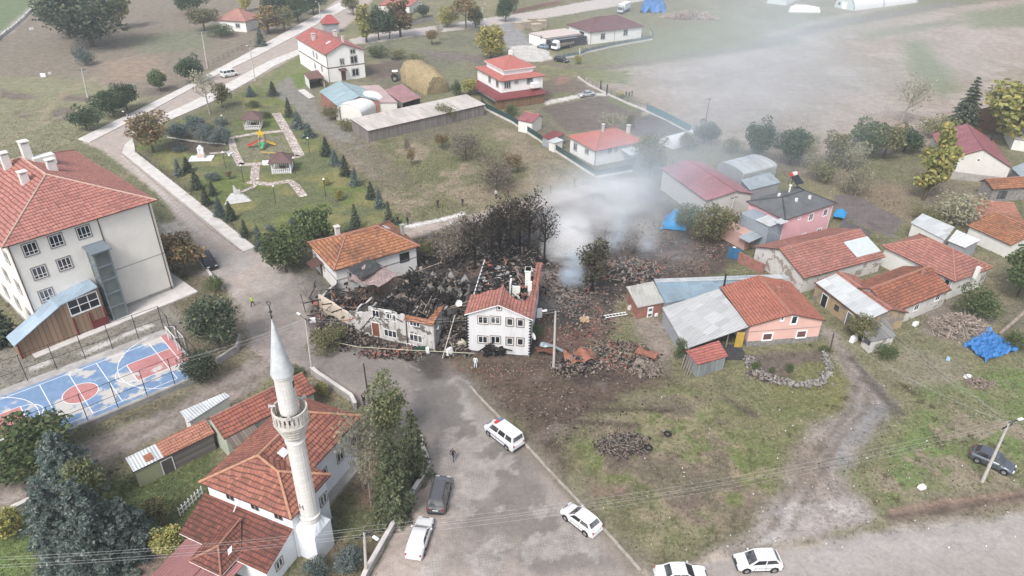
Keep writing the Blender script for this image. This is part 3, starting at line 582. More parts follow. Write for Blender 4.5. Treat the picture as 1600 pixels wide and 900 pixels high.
# ------------------------------------------------------------------ buildings
WIN = {}
def win_mesh(w, h, n, trim, frame, tw, low):
    k = (round(w, 2), round(h, 2), n, trim, frame, tw, low)
    if k in WIN: return WIN[k]
    mb = MB(); B = lambda x0, x1, z0, z1, d, m: mb.box((x0, -d, z0), (x1, 0.01, z1), m)
    if trim:
        B(-tw, 0, -tw, h + tw, 0.045, 1); B(w, w + tw, -tw, h + tw, 0.045, 1); B(0, w, h, h + tw, 0.045, 1); B(0, w, -tw, 0, 0.07, 1)
    f = 0.075
    B(0, f, 0, h, 0.032, 0); B(w - f, w, 0, h, 0.032, 0); B(f, w - f, 0, f, 0.032, 0); B(f, w - f, h - f, h, 0.032, 0)
    for i in range(1, n): x = w * i / n; B(x - f / 2, x + f / 2, f, h - f, 0.032, 0)
    if low: B(f, w - f, h * low - 0.03, h * low + 0.03, 0.03, 0)
    me = mb.mesh('window', [MC[frame], MC[trim] if trim else MC[frame]])
    g = MB(); g.box((0.03, -0.016, 0.03), (w - 0.03, 0.008, h - 0.03)); gm = g.mesh('pane', [GLASS])
    WIN[k] = (me, gm); return WIN[k]
ROT = {'f': 0, 'r': math.pi / 2, 'b': math.pi, 'l': -math.pi / 2}
class House:
    def __init__(s, name, label, cat, A, B, C, ze, kind='gx', rh=1.5, o=0.35, wall=None, roof=None, rm=None, zb=None, yr=None, z0=-0.3, t=0.13, ridge=True, group=None, edge=None, corners=None, plinth=None, nowall=False, hip=None, zbase=0.0):
        a, b, c = at(A, ze), at(B, ze), at(C, ze); u = b - a; s.W = u.length; u.normalize(); v = Vector((-u.y, u.x, 0))
        if (c - b).dot(v) < 0: v = -v
        s.D = (c - b).dot(v); s.flip = v.dot(Vector((-u.y, u.x, 0))) < 0
        s.u, s.v, s.o, s.ze, s.rh, s.kind = u, v, o, ze, rh, kind
        s.rz = math.atan2(u.y, u.x); s.org = Vector((a.x, a.y, 0))
        s.root = empty(name, (a.x, a.y, 0), s.rz, label, cat, group)
        s.yr = s.D / 2 if yr is None else yr * s.D; s.xr = s.W / 2 if yr is None else yr * s.W; s.zb = ze if zb is None else zb; s.corners = corners
        s.hip = hip if hip is not None else min(s.W, s.D) / 2
        W, D, e, zr = s.W, s.D, ze, ze + rh; zb = s.zb; s.zr = zr
        if kind == 'gx': P = [[(0, 0, e), (W, 0, e), (W, s.yr, zr), (0, s.yr, zr)], [(W, D, zb), (0, D, zb), (0, s.yr, zr), (W, s.yr, zr)]]; rl = [[(0, s.yr, zr), (W, s.yr, zr)]]
        elif kind == 'gy': P = [[(0, D, zb), (0, 0, e), (s.xr, 0, zr), (s.xr, D, zr)], [(W, 0, e), (W, D, zb), (s.xr, D, zr), (s.xr, 0, zr)]]; rl = [[(s.xr, 0, zr), (s.xr, D, zr)]]
        elif kind == 'hip':
            if W >= D:
                p, q = (s.hip, D / 2, zr), (W - s.hip, D / 2, zr)
                P = [[(0, 0, e), (W, 0, e), q, p], [(W, 0, e), (W, D, e), q], [(W, D, e), (0, D, e), p, q], [(0, D, e), (0, 0, e), p]]
            else:
                p, q = (W / 2, s.hip, zr), (W / 2, D - s.hip, zr)
                P = [[(0, 0, e), (W, 0, e), p], [(W, 0, e), (W, D, e), q, p], [(W, D, e), (0, D, e), q], [(0, D, e), (0, 0, e), p, q]]
            rl = [[p, q], [(0, 0, e), p], [(0, D, e), p if W >= D else q], [(W, 0, e), q if W >= D else p], [(W, D, e), q]]
            P = [[x for i, x in enumerate(pp) if (Vector(x) - Vector(pp[i - 1])).length > 1e-3] for pp in P]
        elif kind == 'shed':
            z = corners or (e, e, e + rh, e + rh); P = [[(0, 0, z[0]), (W, 0, z[1]), (W, D, z[2]), (0, D, z[3])]]; s.corners = z; rl = []
        elif kind == 'none': P = []; rl = []
        elif kind == 'flat': P = [[(0, 0, e), (W, 0, e), (W, D, e), (0, D, e)]]; rl = []; s.corners = (e,) * 4
        s.P = P
        if not nowall:
            z = s.rz_at; d = t + 0.015; mb = MB(); x0, x1, y0, y1 = o, W - o, o, D - o
            def wl(pts):
                mb.face([(pts[0][0], pts[0][1], z0), (pts[-1][0], pts[-1][1], z0)] + [(x, y, z(x, y) - d) for x, y in pts[::-1]])
            wl([(x0, y0)] + ([(s.xr, y0)] if kind == 'gy' else []) + [(x1, y0)]); wl([(x1, y0)] + ([(x1, s.yr)] if kind == 'gx' else []) + [(x1, y1)])
            wl([(x1, y1)] + ([(s.xr, y1)] if kind == 'gy' else []) + [(x0, y1)]); wl([(x0, y1)] + ([(x0, s.yr)] if kind == 'gx' else []) + [(x0, y0)])
            s.wall = mb.build('wall', wall or WHITE, s.root)
            if plinth:
                mb = MB(); e_ = 0.04; mb.box((x0 - e_, y0 - e_, z0), (x1 + e_, y1 + e_, plinth)); mb.build('plinth', CONC, s.root)
        if P:
            mb = MB()
            for p in P: mb.slab(p, t, 0, 1)
            if ridge and rl:
                for p, q in rl: mb.tube([Vector(p) + Vector((0, 0, 0.03)), Vector(q) + Vector((0, 0, 0.03))], 0.11, 6, 2)
            s.roof = mb.build('roof', [roof or TRED, edge or TRIMB, rm or RIDGE], s.root)
    def rz_at(s, x, y):
        W, D, e, zr = s.W, s.D, s.ze, s.ze + s.rh
        if s.kind == 'gx': return e + (zr - e) * y / s.yr if y <= s.yr else s.zb + (zr - s.zb) * (D - y) / (D - s.yr)
        if s.kind == 'gy': h = e; return h + (zr - h) * x / s.xr if x <= s.xr else h + (zr - h) * (W - x) / (W - s.xr)
        if s.kind == 'hip': m = min(W, D) / 2; return min(e + s.rh * min(min(y, D - y) / (D / 2) if W >= D else min(y, D - y) / s.hip, min(x, W - x) / (W / 2) if W < D else min(x, W - x) / s.hip), zr)
        if s.kind in ('shed', 'flat'):
            a, b, c, d = s.corners; u, v = x / W, y / D; return (a * (1 - u) + b * u) * (1 - v) + (d * (1 - u) + c * u) * v
        return e
    def l2w(s, x, y, z=0): return s.org + s.u * x + s.v * y + Vector((0, 0, z))
    def w2l(s, p): d = Vector((p[0], p[1], 0)) - s.org; return d.dot(s.u), d.dot(s.v)
    def onwall(s, face, p):
        o, W, D = s.o, s.W, s.D
        q, n = {'f': ((o, o), -s.v), 'r': ((W - o, o), s.u), 'b': ((W - o, D - o), s.v), 'l': ((o, D - o), -s.u)}[face]
        q = s.l2w(*q); d = ray(p); O = Vector((0, 0, HC)); t = (q - O).dot(n) / d.dot(n); X = O + d * t; a = {'f': s.u, 'r': s.v, 'b': -s.u, 'l': -s.v}[face]
        return (X - q).dot(a), X.z
    def facepos(s, face, sx, z):
        o, W, D = s.o, s.W, s.D
        return {'f': (o + sx, o, z), 'r': (W - o, o + sx, z), 'b': (W - o - sx, D - o, z), 'l': (o, D - o - sx, z)}[face]
    def win(s, face, sx, z, w=1.1, h=1.3, n=2, trim='grey trim', frame='white frame', tw=0.12, low=0.0, label=None):
        me, gm = win_mesh(w, h, n, trim, frame, tw, low)
        o = share('window', me, s.root, s.facepos(face, sx - w / 2, z), ROT[face]); share('pane', gm, o); 
        if label: o['label'] = label
        return o
    def winp(s, face, p, **k):
        """window centred where the photo shows it on that wall"""
        sx, z = s.onwall(face, p); return s.win(face, sx, z - k.get('h', 1.3) / 2, **k)
    def door(s, face, sx, w=0.95, h=2.05, m=None, z=0.0, label=None):
        mb = MB(); mb.box((0, -0.04, z), (w, 0.01, z + h), 0); f = 0.09
        for a, b in (((-f, -0.06, z), (0, 0.01, z + h + f)), ((w, -0.06, z), (w + f, 0.01, z + h + f)), ((0, -0.06, z + h), (w, 0.01, z + h + f))): mb.box(a, b, 1)
        o = mb.build('door', [m or WOODB, FRAMEW], s.root, s.facepos(face, sx - w / 2, 0), ROT[face])
        hb = MB(); hb.box((w - 0.16, -0.09, z + 1.0), (w - 0.08, -0.04, z + 1.05)); hb.build('handle', STEELD, o)
        if label: o['label'] = label
        return o
    def chimney(s, p, w=0.6, h=1.2, z=None, m=None, d=None, cap=True):
        zz = s.zr if z is None else z; x, y = s.w2l(at(p, zz)); zb = s.rz_at(min(max(x, 0), s.W), min(max(y, 0), s.D)) - 0.4; d = d or w
        mb = MB(); zt = zb + 0.4 + h; mb.box((-w / 2, -d / 2, zb), (w / 2, d / 2, zt), 0)
        if cap:
            for a in (-1, 1):
                for b in (-1, 1): mb.box((a * w * .38 - .06, b * d * .38 - .06, zt), (a * w * .38 + .06, b * d * .38 + .06, zt + 0.22), 0)
            mb.box((-w / 2 - .1, -d / 2 - .1, zt + .22), (w / 2 + .1, d / 2 + .1, zt + .34), 0)
        return mb.build('chimney', m or CONCL, s.roof if hasattr(s, 'roof') else s.root, (x, y, 0))
    def pipe(s, p, h=1.0, z=None, r=0.09, m=None):
        zz = s.zr if z is None else z; x, y = s.w2l(at(p, zz)); zb = s.rz_at(min(max(x, 0), s.W), min(max(y, 0), s.D)) - 0.2
        mb = MB(); mb.tube([(0, 0, zb), (0, 0, zb + h)], r, 8); mb.lathe([(0, zb + h + .12), (r * 2, zb + h + .08), (0, zb + h + .28)], n=8); mb.tube([(0, 0, zb + h), (0, 0, zb + h + .15)], r * .4, 5)
        return mb.build('flue', m or STEELD, s.roof, (x, y, 0))
    def part(s, name, mb, mats, smooth=None, parent=None): return mb.build(name, mats, parent or s.root, smooth=smooth)
    def downpipe(s, face, sx, m=None):
        mb = MB(); x, y, _ = s.facepos(face, sx, 0); off = {'f': (0, -.07), 'r': (.07, 0), 'b': (0, .07), 'l': (-.07, 0)}[face]
        x += off[0]; y += off[1]; mb.tube([(x, y, 0), (x, y, s.rz_at(x, y) - .15)], .06, 6); return s.part('downpipe', mb, m or TRIMB)
def skylight(H, p, w=0.8, l=0.9, z=None, m=None):
    x, y = H.w2l(at(p, z or (H.ze + H.rh * .5))); z0 = H.rz_at(x, y); e = .2
    gx = (H.rz_at(x + e, y) - H.rz_at(x - e, y)) / (2 * e); gy = (H.rz_at(x, y + e) - H.rz_at(x, y - e)) / (2 * e)
    q = [(a, b, a * gx + b * gy + .1) for a, b in ((-w / 2, -l / 2), (w / 2, -l / 2), (w / 2, l / 2), (-w / 2, l / 2))]
    mb = MB(); mb.slab(q, .12); return mb.build('skylight', m or MC['pale glazing'], H.roof, (x, y, z0))
plain('pale glazing', (0.6, 0.62, 0.64), 0.15, 0.05, 1, 0.5)
SALM = wallm('salmon render', (0.66, 0.42, 0.36), (0.4, 0.3, 0.27), 0.2); PINK = wallm('pink render', (0.72, 0.42, 0.44), (0.4, 0.3, 0.3), 0.2)
STONE = plain('rubble stone', (0.26, 0.245, 0.23), 0.95, 0.5, 3, 0.1, bump=0.8); BRK = brickm('red brick', (0.36, 0.12, 0.08)); MUDW = wallm('mud wall', (0.36, 0.27, 0.17), (0.2, 0.15, 0.11), 0.5, 0.46, (0.22, 0.2, 0.18))
GREYW = wallm('grey cement render', (0.3, 0.31, 0.33), (0.18, 0.18, 0.18), 0.4)

# --- school
SC = House('school_building', 'large cream three-storey building with hipped red tiled roof and lift tower beside the sports court', 'school', (2.5, 387.5), (245, 312.5), (135, 229), 13.5, 'hip', 3.7, 0.6, wallm('cream render', (0.76, 0.73, 0.67), (0.5, 0.46, 0.4), 0.12), TSCH, plain('pale ridge tiles', (0.46, 0.33, 0.27), 0.9, 0.3, 4), plinth=.55)
mb = MB(); mb.box((SC.W - 7.3, SC.o - .025, 5.7), (SC.W - SC.o + .02, SC.o + .01, 5.82)); SC.part('string_course', mb, CONC)
for p in ((47.5, 389), (88, 376), (131, 362.5), (62, 425.5), (101, 412), (73, 461)): SC.winp('f', p, w=1.45, h=1.5, n=3, tw=0.13, low=0.3)
for i in range(4):
    for z in (2.0, 6.1, 10.2): SC.win('l', SC.D - 3.5 - i * 4.2, z, 1.45, 1.5, 3, tw=0.13, low=0.3)
for i in range(5):
    for z in (2.0, 6.1, 10.2): SC.win('r', 3.5 + i * 4.6, z, 1.45, 1.5, 3, tw=0.13, low=0.3)
sx, _ = SC.onwall('f', (170, 400)); SC.downpipe('f', sx); SC.downpipe('f', 0.12); SC.downpipe('f', SC.W - 1.55)
CW = plain('white chimney', (0.66, 0.65, 0.62), 0.9, 0.1)
for p, w, h, d in (((36, 275), .9, 1.2, 0.8), ((80, 258), 1.0, 1.2, 0.8), ((44, 246), 1.0, 2.2, 1.0), ((66, 243), 2.6, .9, 1.3), ((9, 253), .9, 1.8, .9)): SC.chimney(p, w, h, None, CW, d, cap=w < 2)
# lift tower
mb = MB(); tx, _ = SC.onwall('f', (160, 445)); th = 9.9; x0 = SC.o + tx - .6; y1 = SC.o; y0 = y1 - 2.1; x1 = x0 + 2.0
TOWM = plain('slate blue steel', (0.16, 0.19, 0.215), 0.5, 0.15)
for (a, b) in ((x0, y0), (x1 - .18, y0), (x0, y1 - .2), (x1 - .18, y1 - .2)): mb.box((a, b, 0), (a + .18, b + .18, th))
for k in range(6): z = k * (th - .2) / 5; mb.box((x0 - .02, y0 - .02, z), (x1 + .02, y1 - .02, z + .2))
mb.slab([(x0 - .25, y0 - .3, th + .15), (x1 + .25, y0 - .3, th + .15), (x1 + .25, y1 - .02, th + .45), (x0 - .25, y1 - .02, th + .45)], .15)
lift = SC.part('lift_tower', mb, TOWM); mb = MB(); mb.box((x0 + .06, y0 + .06, .1), (x1 - .06, y1 - .02, th)); mb.build('pane', plain('grey green glass', (0.12, 0.14, 0.135), 0.15, 0.3, 0.6, 0.5), lift)
# covered stair annex
def lsc(p, z=0): return SC.w2l(at(p, z))
(ax, ay), (bx, by) = lsc((35, 562)), lsc((172, 504)); yf = (ay + by) / 2; L = bx - ax
prof = [(ax, 2.1), (ax + L * .55, 5.0), (bx - .2, 5.6)]
mb = MB(); mb.face([(ax, yf, 0), (bx - .2, yf, 0)] + [(x, yf, z) for x, z in prof[::-1]], 0)
mb.face([(ax, SC.o - .02, 0), (ax, yf, 0), (ax, yf, prof[0][1]), (ax, SC.o - .02, prof[0][1])], 0); mb.face([(bx - .2, yf, 0), (bx - .2, SC.o - .02, 0), (bx - .2, SC.o - .02, 5.6), (bx - .2, yf, 5.6)], 0)
an = SC.part('stair_annex', mb, planks('timber cladding', (0.26, 0.18, 0.125), 0.55, 0.35))
mb = MB()
for (xa, za), (xb, zb_) in zip(prof, prof[1:]): mb.slab([(xa - .3, yf - .35, za + .12), (xb + .02, yf - .35, zb_ + .12), (xb + .02, SC.o - .03, zb_ + .3), (xa - .3, SC.o - .03, za + .3)], .1)
mb.build('roof', sheet('blue sheet', (0.33, 0.42, 0.5), 0.35, 0.02), an)
RD = plain('dark red steel', (0.16, 0.03, 0.03), 0.5, 0.2)
for x in (ax + .02, ax + L * .62, ax + L * .8, bx - .35): mb = MB(); mb.box((x, yf - .1, 0), (x + .22, yf - .005, 2.6 if x > ax + 1 else 2.0)); mb.build('post', RD, an)
mb = MB(); mb.box((ax + L * .8 + .23, yf - .08, 0), (bx - .36, yf - .006, 1.2)); mb.build('red_panel', RD, an)
mb = MB(); mb.box((ax + L * .62, yf - .06, 2.9), (bx - .4, yf - .004, 3.1), 0); mb.box((ax + L * .62, yf - .06, 5.0), (bx - .4, yf - .004, 5.15), 0); mb.box((ax + L * .62, yf - .06, 4.0), (bx - .4, yf - .004, 4.1), 0)
for k in range(4): x = ax + L * .62 + k * (bx - .5 - ax - L * .62) / 3; mb.box((x, yf - .06, 3.1), (x + .1, yf - .004, 5.0), 0)
wf = mb.build('window', FRAMEW, an); mb = MB(); mb.box((ax + L * .62, yf - .03, 3.0), (bx - .4, yf - .002, 5.05)); mb.build('pane', GLASS, wf)
mb = MB(); mb.box((-1.5, SC.o - 3.2, -.1), (SC.W + 1.2, SC.o - .02, .12)); q = mb.build('pavement', CONCL, None, SC.org, SC.rz); tag(q, 'pale concrete apron in front of the cream school', None, None, 'structure')
mb = MB(); mb.box((SC.W - SC.o + .02, SC.o - .015, -.1), (SC.W + 1.2, SC.D, .12)); q = mb.build('pavement', CONCL, None, SC.org, SC.rz); tag(q, 'pale concrete apron along the side of the cream school', None, None, 'structure')

# --- tiled house beside the burnt one
H1 = House('village_house', 'white two-storey house with patchy orange tiled hip roof behind the burnt-out house', 'house', (480, 378.7), (521.3, 423.3), (656.7, 384.7), 4.0, 'hip', 2.3, 0.45, wallm('greyish limewash', (0.64, 0.63, 0.62), amount=0.45), TOLD, hip=4.2)
for p in ((493, 401), (505, 416)): H1.winp('f', p, w=.9, h=1.1, n=2, trim='grey trim')
H1.winp('r', (632, 402), w=1.3, h=1.25, n=3, trim='dark steel', frame='dark steel'); H1.win('r', 2.2, 1.6, 1.0, 1.2, 2)
mb = MB(); mb.box((H1.o - .03, H1.o - .03, 2.05), (H1.W - H1.o + .03, H1.D - H1.o + .03, 2.2)); H1.part('string_course', mb, TRIMG)
H1.chimney((527, 361), .6, 1.2); H1.chimney((629, 361), .45, 1.3, H1.ze + 1, CONC); skylight(H1, (604, 358), .9, .8)
H1.door('f', 3.0, 1.0, 1.95)
mb = MB(); mb.slab([(2.0, -1.2, 2.0), (4.4, -1.2, 2.0), (4.4, .4, 2.5), (2.0, .4, 2.5)], .08); H1.part('door_canopy', mb, TRIMB)

# --- white gabled house, roof half burnt away
HW = House('gabled_house', 'white two-storey gabled house whose red tiled roof is burnt open at the back', 'house', (725, 491.6), (833, 500), (848, 410), 5.4, 'none', 1.6, 0.35, WHITE, TNEW, nowall=True)
W_, D_ = HW.W, HW.D; e, zr = 5.4, 7.15; xm = W_ * .5; o = .35; sl_ = (zr - e) / xm
mb = MB(); wz = lambda x: e + sl_ * min(x, W_ - x) - .15
mb.face([(o, o, -.3), (W_ - o, o, -.3), (W_ - o, o, wz(o)), (xm, o, wz(xm)), (o, o, wz(o))])
for x in (o, W_ - o): 
    mb.box((x - .12 if x > 1 else x, o + .01, -.3), (x if x > 1 else x + .12, D_ - o, wz(o)))
mb.box((o + .12, D_ - o - .15, -.3), (W_ - o - .12, D_ - o - .01, 4.6)); mb.box((o + .13, 1.5, 4.3), (W_ - o - .13, D_ - o - .16, 4.45))
HW.part('wall', mb, wallm('smoke stained render', (0.62, 0.62, 0.62), (0.28, 0.27, 0.26), 0.4))
dl, dr = D_ * .31, D_ * .27
edge_l = [(0, dl * 1.05, e), (xm * .3, dl * .92, e + sl_ * xm * .3), (xm * .55, dl * 1.0, e + sl_ * xm * .55), (xm * .8, dl * .9, e + sl_ * xm * .8), (xm, dl * 1.02, zr)]
edge_r = [(xm, dl * 1.02, zr), (xm + W_ * .12, dr * .8, e + sl_ * (xm - W_ * .12)), (xm + W_ * .22, dr * .7, e + sl_ * (xm - W_ * .22)), (xm + W_ * .34, dr * .85, e + sl_ * (xm - W_ * .34)), (W_ - .9, dr * 1.2, e + sl_ * .9), (W_ - .8, D_ * .95, e + sl_ * .8), (W_, D_, e)]
mb = MB(); mb.slab([(0, 0, e), (xm, 0, zr)] + edge_l[::-1], .13, 0, 1); mb.slab([(xm, 0, zr), (W_, 0, e)] + edge_r[::-1], .13, 0, 1)
mb.tube([(xm, 0, zr + .03), (xm, dl, zr + .03)], .13, 6, 2)
HW.roof = HW.part('roof', mb, [tiles('rough red tiles', (0.34, 0.13, 0.1), (0.46, 0.2, 0.155), (0.12, 0.06, 0.05), 0.45, 0.3, 0.6), FRAMEW, RIDGE])
HW.kind = 'gy'; HW.rh = zr - e; HW.zr = zr; HW.xr = xm
for px_ in (754.5, 774): 
    HW.winp('f', (px_, 500), w=1.15, h=1.0, n=2); HW.winp('f', (px_, 530.5), w=1.15, h=1.0, n=2)
for px_ in (796.5, 813): HW.winp('f', (px_, 503 if px_ < 800 else 504.5), w=.75, h=1.0, n=1, tw=.16); HW.winp('f', (px_, 533 if px_ < 800 else 534), w=.75, h=1.0, n=1, tw=.16)
HW.winp('f', (780, 481.5), w=.45, h=.5, n=1)
mb = MB()
for k in range(13):
    for x in (o, W_ - o): mb.box((x - .16 if x < 1 else x - .14, o - .03, k * .42), (x + .14 if x < 1 else x + .16, o + .1, k * .42 + .2))
HW.part('quoins', mb, STEELD)
mb = MB(); mb.box((-.35, -.5, 4.4), (.35, .5, 7.6)); mb.box((-.42, -.57, 7.4), (.42, .57, 7.6)); x, y = HW.w2l(at((825, 437), 6)); mb.build('chimney', OFFW, HW.root, (x, y, 0))
mb = MB(); mb.box((-.25, -.25, 4.4), (.25, .25, 6.9)); x, y = HW.w2l(at((828, 450), 6)); mb.build('chimney', OFFW, HW.root, (x, y, 0))
mb = MB(); mb.box((-.1, -.6, 4.4), (.1, .6, 6.7)); x, y = HW.w2l(at((798, 446), 6)); mb.build('partition', OFFW, HW.root, (x, y, 0)); mb = MB(); mb.box((-.5, -.1, 4.4), (.5, .1, 6.5)); mb.build('partition', OFFW, HW.root, (x + .8, y - .9, 0))
ASH = plain('ash and soot', (0.05, 0.046, 0.044), 0.95, 0.6, 2.5, 0.1, dirt=(0.16, 0.15, 0.145)); RUB = plain('broken masonry', (0.23, 0.185, 0.155), 0.95, 0.5, 2.5, 0.1); TCH = plain('tile shards', (0.3, 0.12, 0.085), 0.9, 0.4, 3); PLK = plain('grey timber', (0.25, 0.21, 0.175), 0.9, 0.4, 3, 0.15)
def heap(mb, n, fx, size, mats, flat=0.5, longp=0.2, zoff=0.0):
    """n broken pieces; fx() -> (x, y, z)"""
    for _ in range(n):
        x, y, z = fx(); s = random.uniform(*size)
        if random.random() < longp: d = (s * random.uniform(2, 5), s * .25, s * .22)
        else: d = (s, s * random.uniform(.4, 1), s * random.uniform(.15, .6))
        mb.rbox((x, y, z + zoff), d, (random.gauss(0, flat), random.gauss(0, flat), random.uniform(0, 6.28)), random.choice(mats))
HM = [CHAR, ASH, RUB, TCH, PLK, plain('pale split wood', (0.4, 0.33, 0.275), 0.9, 0.4, 3, 0.15)]
mb = MB(); heap(mb, 700, lambda: (random.uniform(.6, W_ - 1.0), random.uniform(dl * .9, D_ - .6), 4.5 + random.random() ** 2 * 1.3), (.15, .55), [0, 0, 0, 1, 1, 2, 3], .5, .35)
for k in range(9): y = dl + k * (D_ - dl - 1) / 9; mb.tube([(.4, y, e), (xm + random.uniform(-1, .5), y + random.uniform(-.6, .6), zr - random.uniform(.1, 1.2))], .08, 5, 0)
q = HW.part('roof_debris', mb, HM); tag(q, 'charred rafters and broken tiles inside the open roof', None, None, 'stuff')

# --- burnt-out house
BH = House('burnt_house', 'burnt-out white two-storey house with no roof left and soot-black rooms', 'burnt house', (574.9, 479.8), (678.3, 501.5), (698, 424), 4.3, 'none', 1.5, 0.0, None, None, nowall=True)
W_, D_ = BH.W, BH.D
def jag(mb, p, q, z0, za, zb_, th=.25, n=9, amp=.35, m=0):
    """broken-topped wall from p to q"""
    p, q = Vector(p), Vector(q); d = (q - p); L = d.length; d.normalize(); s_ = Vector((-d.y, d.x)) * th / 2; zz = [za + (zb_ - za) * i / n + random.uniform(-amp, amp * .3) for i in range(n + 1)]
    for i in range(n):
        a, b = p + d * L * i / n, p + d * L * (i + 1) / n
        mb.hexa([(*(a - s_), z0), (*(b - s_), z0), (*(b + s_), z0), (*(a + s_), z0)], [(*(a - s_), zz[i]), (*(b - s_), zz[i + 1]), (*(b + s_), zz[i + 1]), (*(a + s_), zz[i])], m)
SOOT = wallm('sooty render', (0.5, 0.485, 0.46), (0.045, 0.042, 0.04), 0.85, 0.45, (0.13, 0.115, 0.1))
DW = D_
mb = MB(); mb.box((0, 0, -.2), (W_ * .57, .25, 4.2)); jag(mb, (0, .125), (W_ * .57, .125), 4.2, 4.35, 4.25, .25, 10, .18)
mb.box((W_ * .6, -.25, -.2), (W_, 0, 3.9)); jag(mb, (W_ * .6, -.125), (W_, -.125), 3.9, 4.0, 4.0, .25, 6, .1)
BH.wall = BH.part('wall', mb, SOOT); BH.o = 0
BPL = wallm('burnt plaster', (0.3, 0.285, 0.27), (0.03, 0.028, 0.026), 0.8, 0.46, (0.05, 0.045, 0.04))
def jagp(*a, m=None): mb = MB(); jag(mb, *a); BH.part('partition', mb, m or BPL)
jagp((W_ - .13, 0), (W_ - .13, 4.2), -.2, 4.3, 4.0, .26, 6, .3); jagp((W_ - .13, 4.2), (W_ - .13, DW), -.2, 3.6, 2.2, .26, 8, .7); jagp((.13, .3), (.13, DW * .5), -.2, 4.3, 3.0, .26, 7, .6); jagp((W_ * .585, .3), (W_ * .585, 5.5), -.2, 4.2, 3.0, .22, 7, .6)
jagp((.2, DW * .5), (W_ * .6, DW * .5), -.2, 3.4, 3.0, .22, 8, .7); jagp((1, DW), (W_, DW), -.2, 3.6, 4.4, .25, 12, 1.3); jagp((W_ * .3, DW * .75), (W_, DW * .78), -.2, 3.4, 3.8, .2, 10, 1.5)
mb = MB(); mb.box((.3, .3, 2.1), (W_ - .3, DW - .3, 2.2)); heap(mb, 1500, lambda: (random.uniform(.3, W_ - .4), random.uniform(.5, DW), 2.2 + random.random() ** 1.6 * 2.0 * (1 if random.random() < .7 else .6)), (.12, .5), [0, 0, 0, 1, 1, 1, 1, 2], .5, .4)
for k in range(70):
    a = (random.uniform(0, W_), random.uniform(0, DW), random.uniform(2.6, 4.2)); t_ = random.uniform(0, 6.28); l = random.uniform(1.5, 4.5)
    mb.tube([a, (a[0] + l * math.cos(t_), a[1] + l * math.sin(t_), a[2] + random.uniform(-1.2, .5))], random.uniform(.05, .1), 5, random.choice([0, 0, 0, 0, 1, 4]))
for k in range(5): x = W_ * .63 + k * W_ * .075; mb.tube([(x, .1, 3.9), (x + .15, 1.6, 3.3), (x + .1, 3.4, 4.1)], .06, 5, 4)
tag(BH.part('roof_debris', mb, HM), 'blackened heap of fallen roof beams', None, None, 'stuff')
for p, w, n in (((587, 490), 1.0, 2), ((607, 492.5), .9, 1), ((611.5, 496), 1.3, 3)): BH.winp('f', p, w=w, h=1.05, n=n, trim=None)
BH.winp('f', (610, 521), w=1.75, h=1.05, n=3, trim=None)
BH.o = -.25; BH.winp('f', (648, 504.5), w=1.4, h=1.0, n=3, trim=None); BH.winp('f', (650, 528.5), w=1.75, h=1.1, n=3, trim=None); BH.winp('f', (644, 541), w=1.5, h=.6, n=3, trim=None); BH.o = 0
sx, _ = BH.onwall('f', (588, 519)); BH.door('f', sx, 1.0, 2.0, plain('brown door', (0.2, 0.08, 0.05), 0.6, 0.3), z=.15)
mb = MB(); mb.slab([(W_ * .6 - .2, -.6, 4.02), (W_ + .1, -.6, 4.02), (W_ + .1, .1, 4.35), (W_ * .6 - .2, .1, 4.3)], .1, 0, 1); mb.slab([(W_ - .9, .1, 4.3), (W_ + .1, .1, 4.3), (W_ + .05, 3.0, 4.7), (W_ - .4, 2.6, 4.75)], .1, 0, 1); BH.part('roof', mb, [TOLD, TRIMB]); 
mb = MB(); mb.tube([(W_ * .575, -.05, 0), (W_ * .575, -.05, 4.2)], .07, 6); BH.part('downpipe', mb, TRIMB)
# left wing walls of the burnt house
P1, P2, P3, P4 = [BH.w2l(at(p, z)) for p, z in (((499.4, 468), 1.8), ((546.9, 497), 1.8), ((578, 505), 2.0), ((520, 455), 1.8))]
mb = MB(); jag(mb, P1, P2, -.2, 2.6, 2.6, .28, 9, .2); BH.part('garden_wing', mb, wallm('beige render', (0.52, 0.45, 0.37), (0.3, 0.25, 0.2), 0.4))
jagp(P2, (0, .1), -.2, 2.9, 3.6, .25, 7, .25, m=SOOT); jagp(P1, (P4[0] - .5, P4[1] + 2), -.2, 2.2, 2.4, .25, 6, .5, m=SOOT); jagp((P2[0] + .1, P2[1]), (P2[0] + .6, P2[1] + 5), -.2, 2.6, 2.2, .25, 6, .6, m=SOOT)
mb = MB(); cx, cy = (P1[0] + P2[0]) / 2 + 1, (P1[1] + P2[1]) / 2 + 2.3
heap(mb, 420, lambda: (cx + random.gauss(0, 2.6), cy + random.gauss(0, 1.9), .3 + random.random() ** 2 * 1.9), (.15, .6), [0, 0, 1, 1, 2, 4, 3], .5, .45)
for k in range(14): a = (cx + random.gauss(0, 2.5), cy + random.gauss(0, 1.8), random.uniform(1, 2.6)); t_ = random.uniform(0, 6.28); mb.tube([a, (a[0] + 2.6 * math.cos(t_), a[1] + 2.6 * math.sin(t_), a[2] + random.uniform(-.8, 1))], .08, 5, random.choice([0, 0, 4]))
tag(BH.part('wing_debris', mb, HM), 'charred beams filling the roofless wing', None, None, 'stuff')
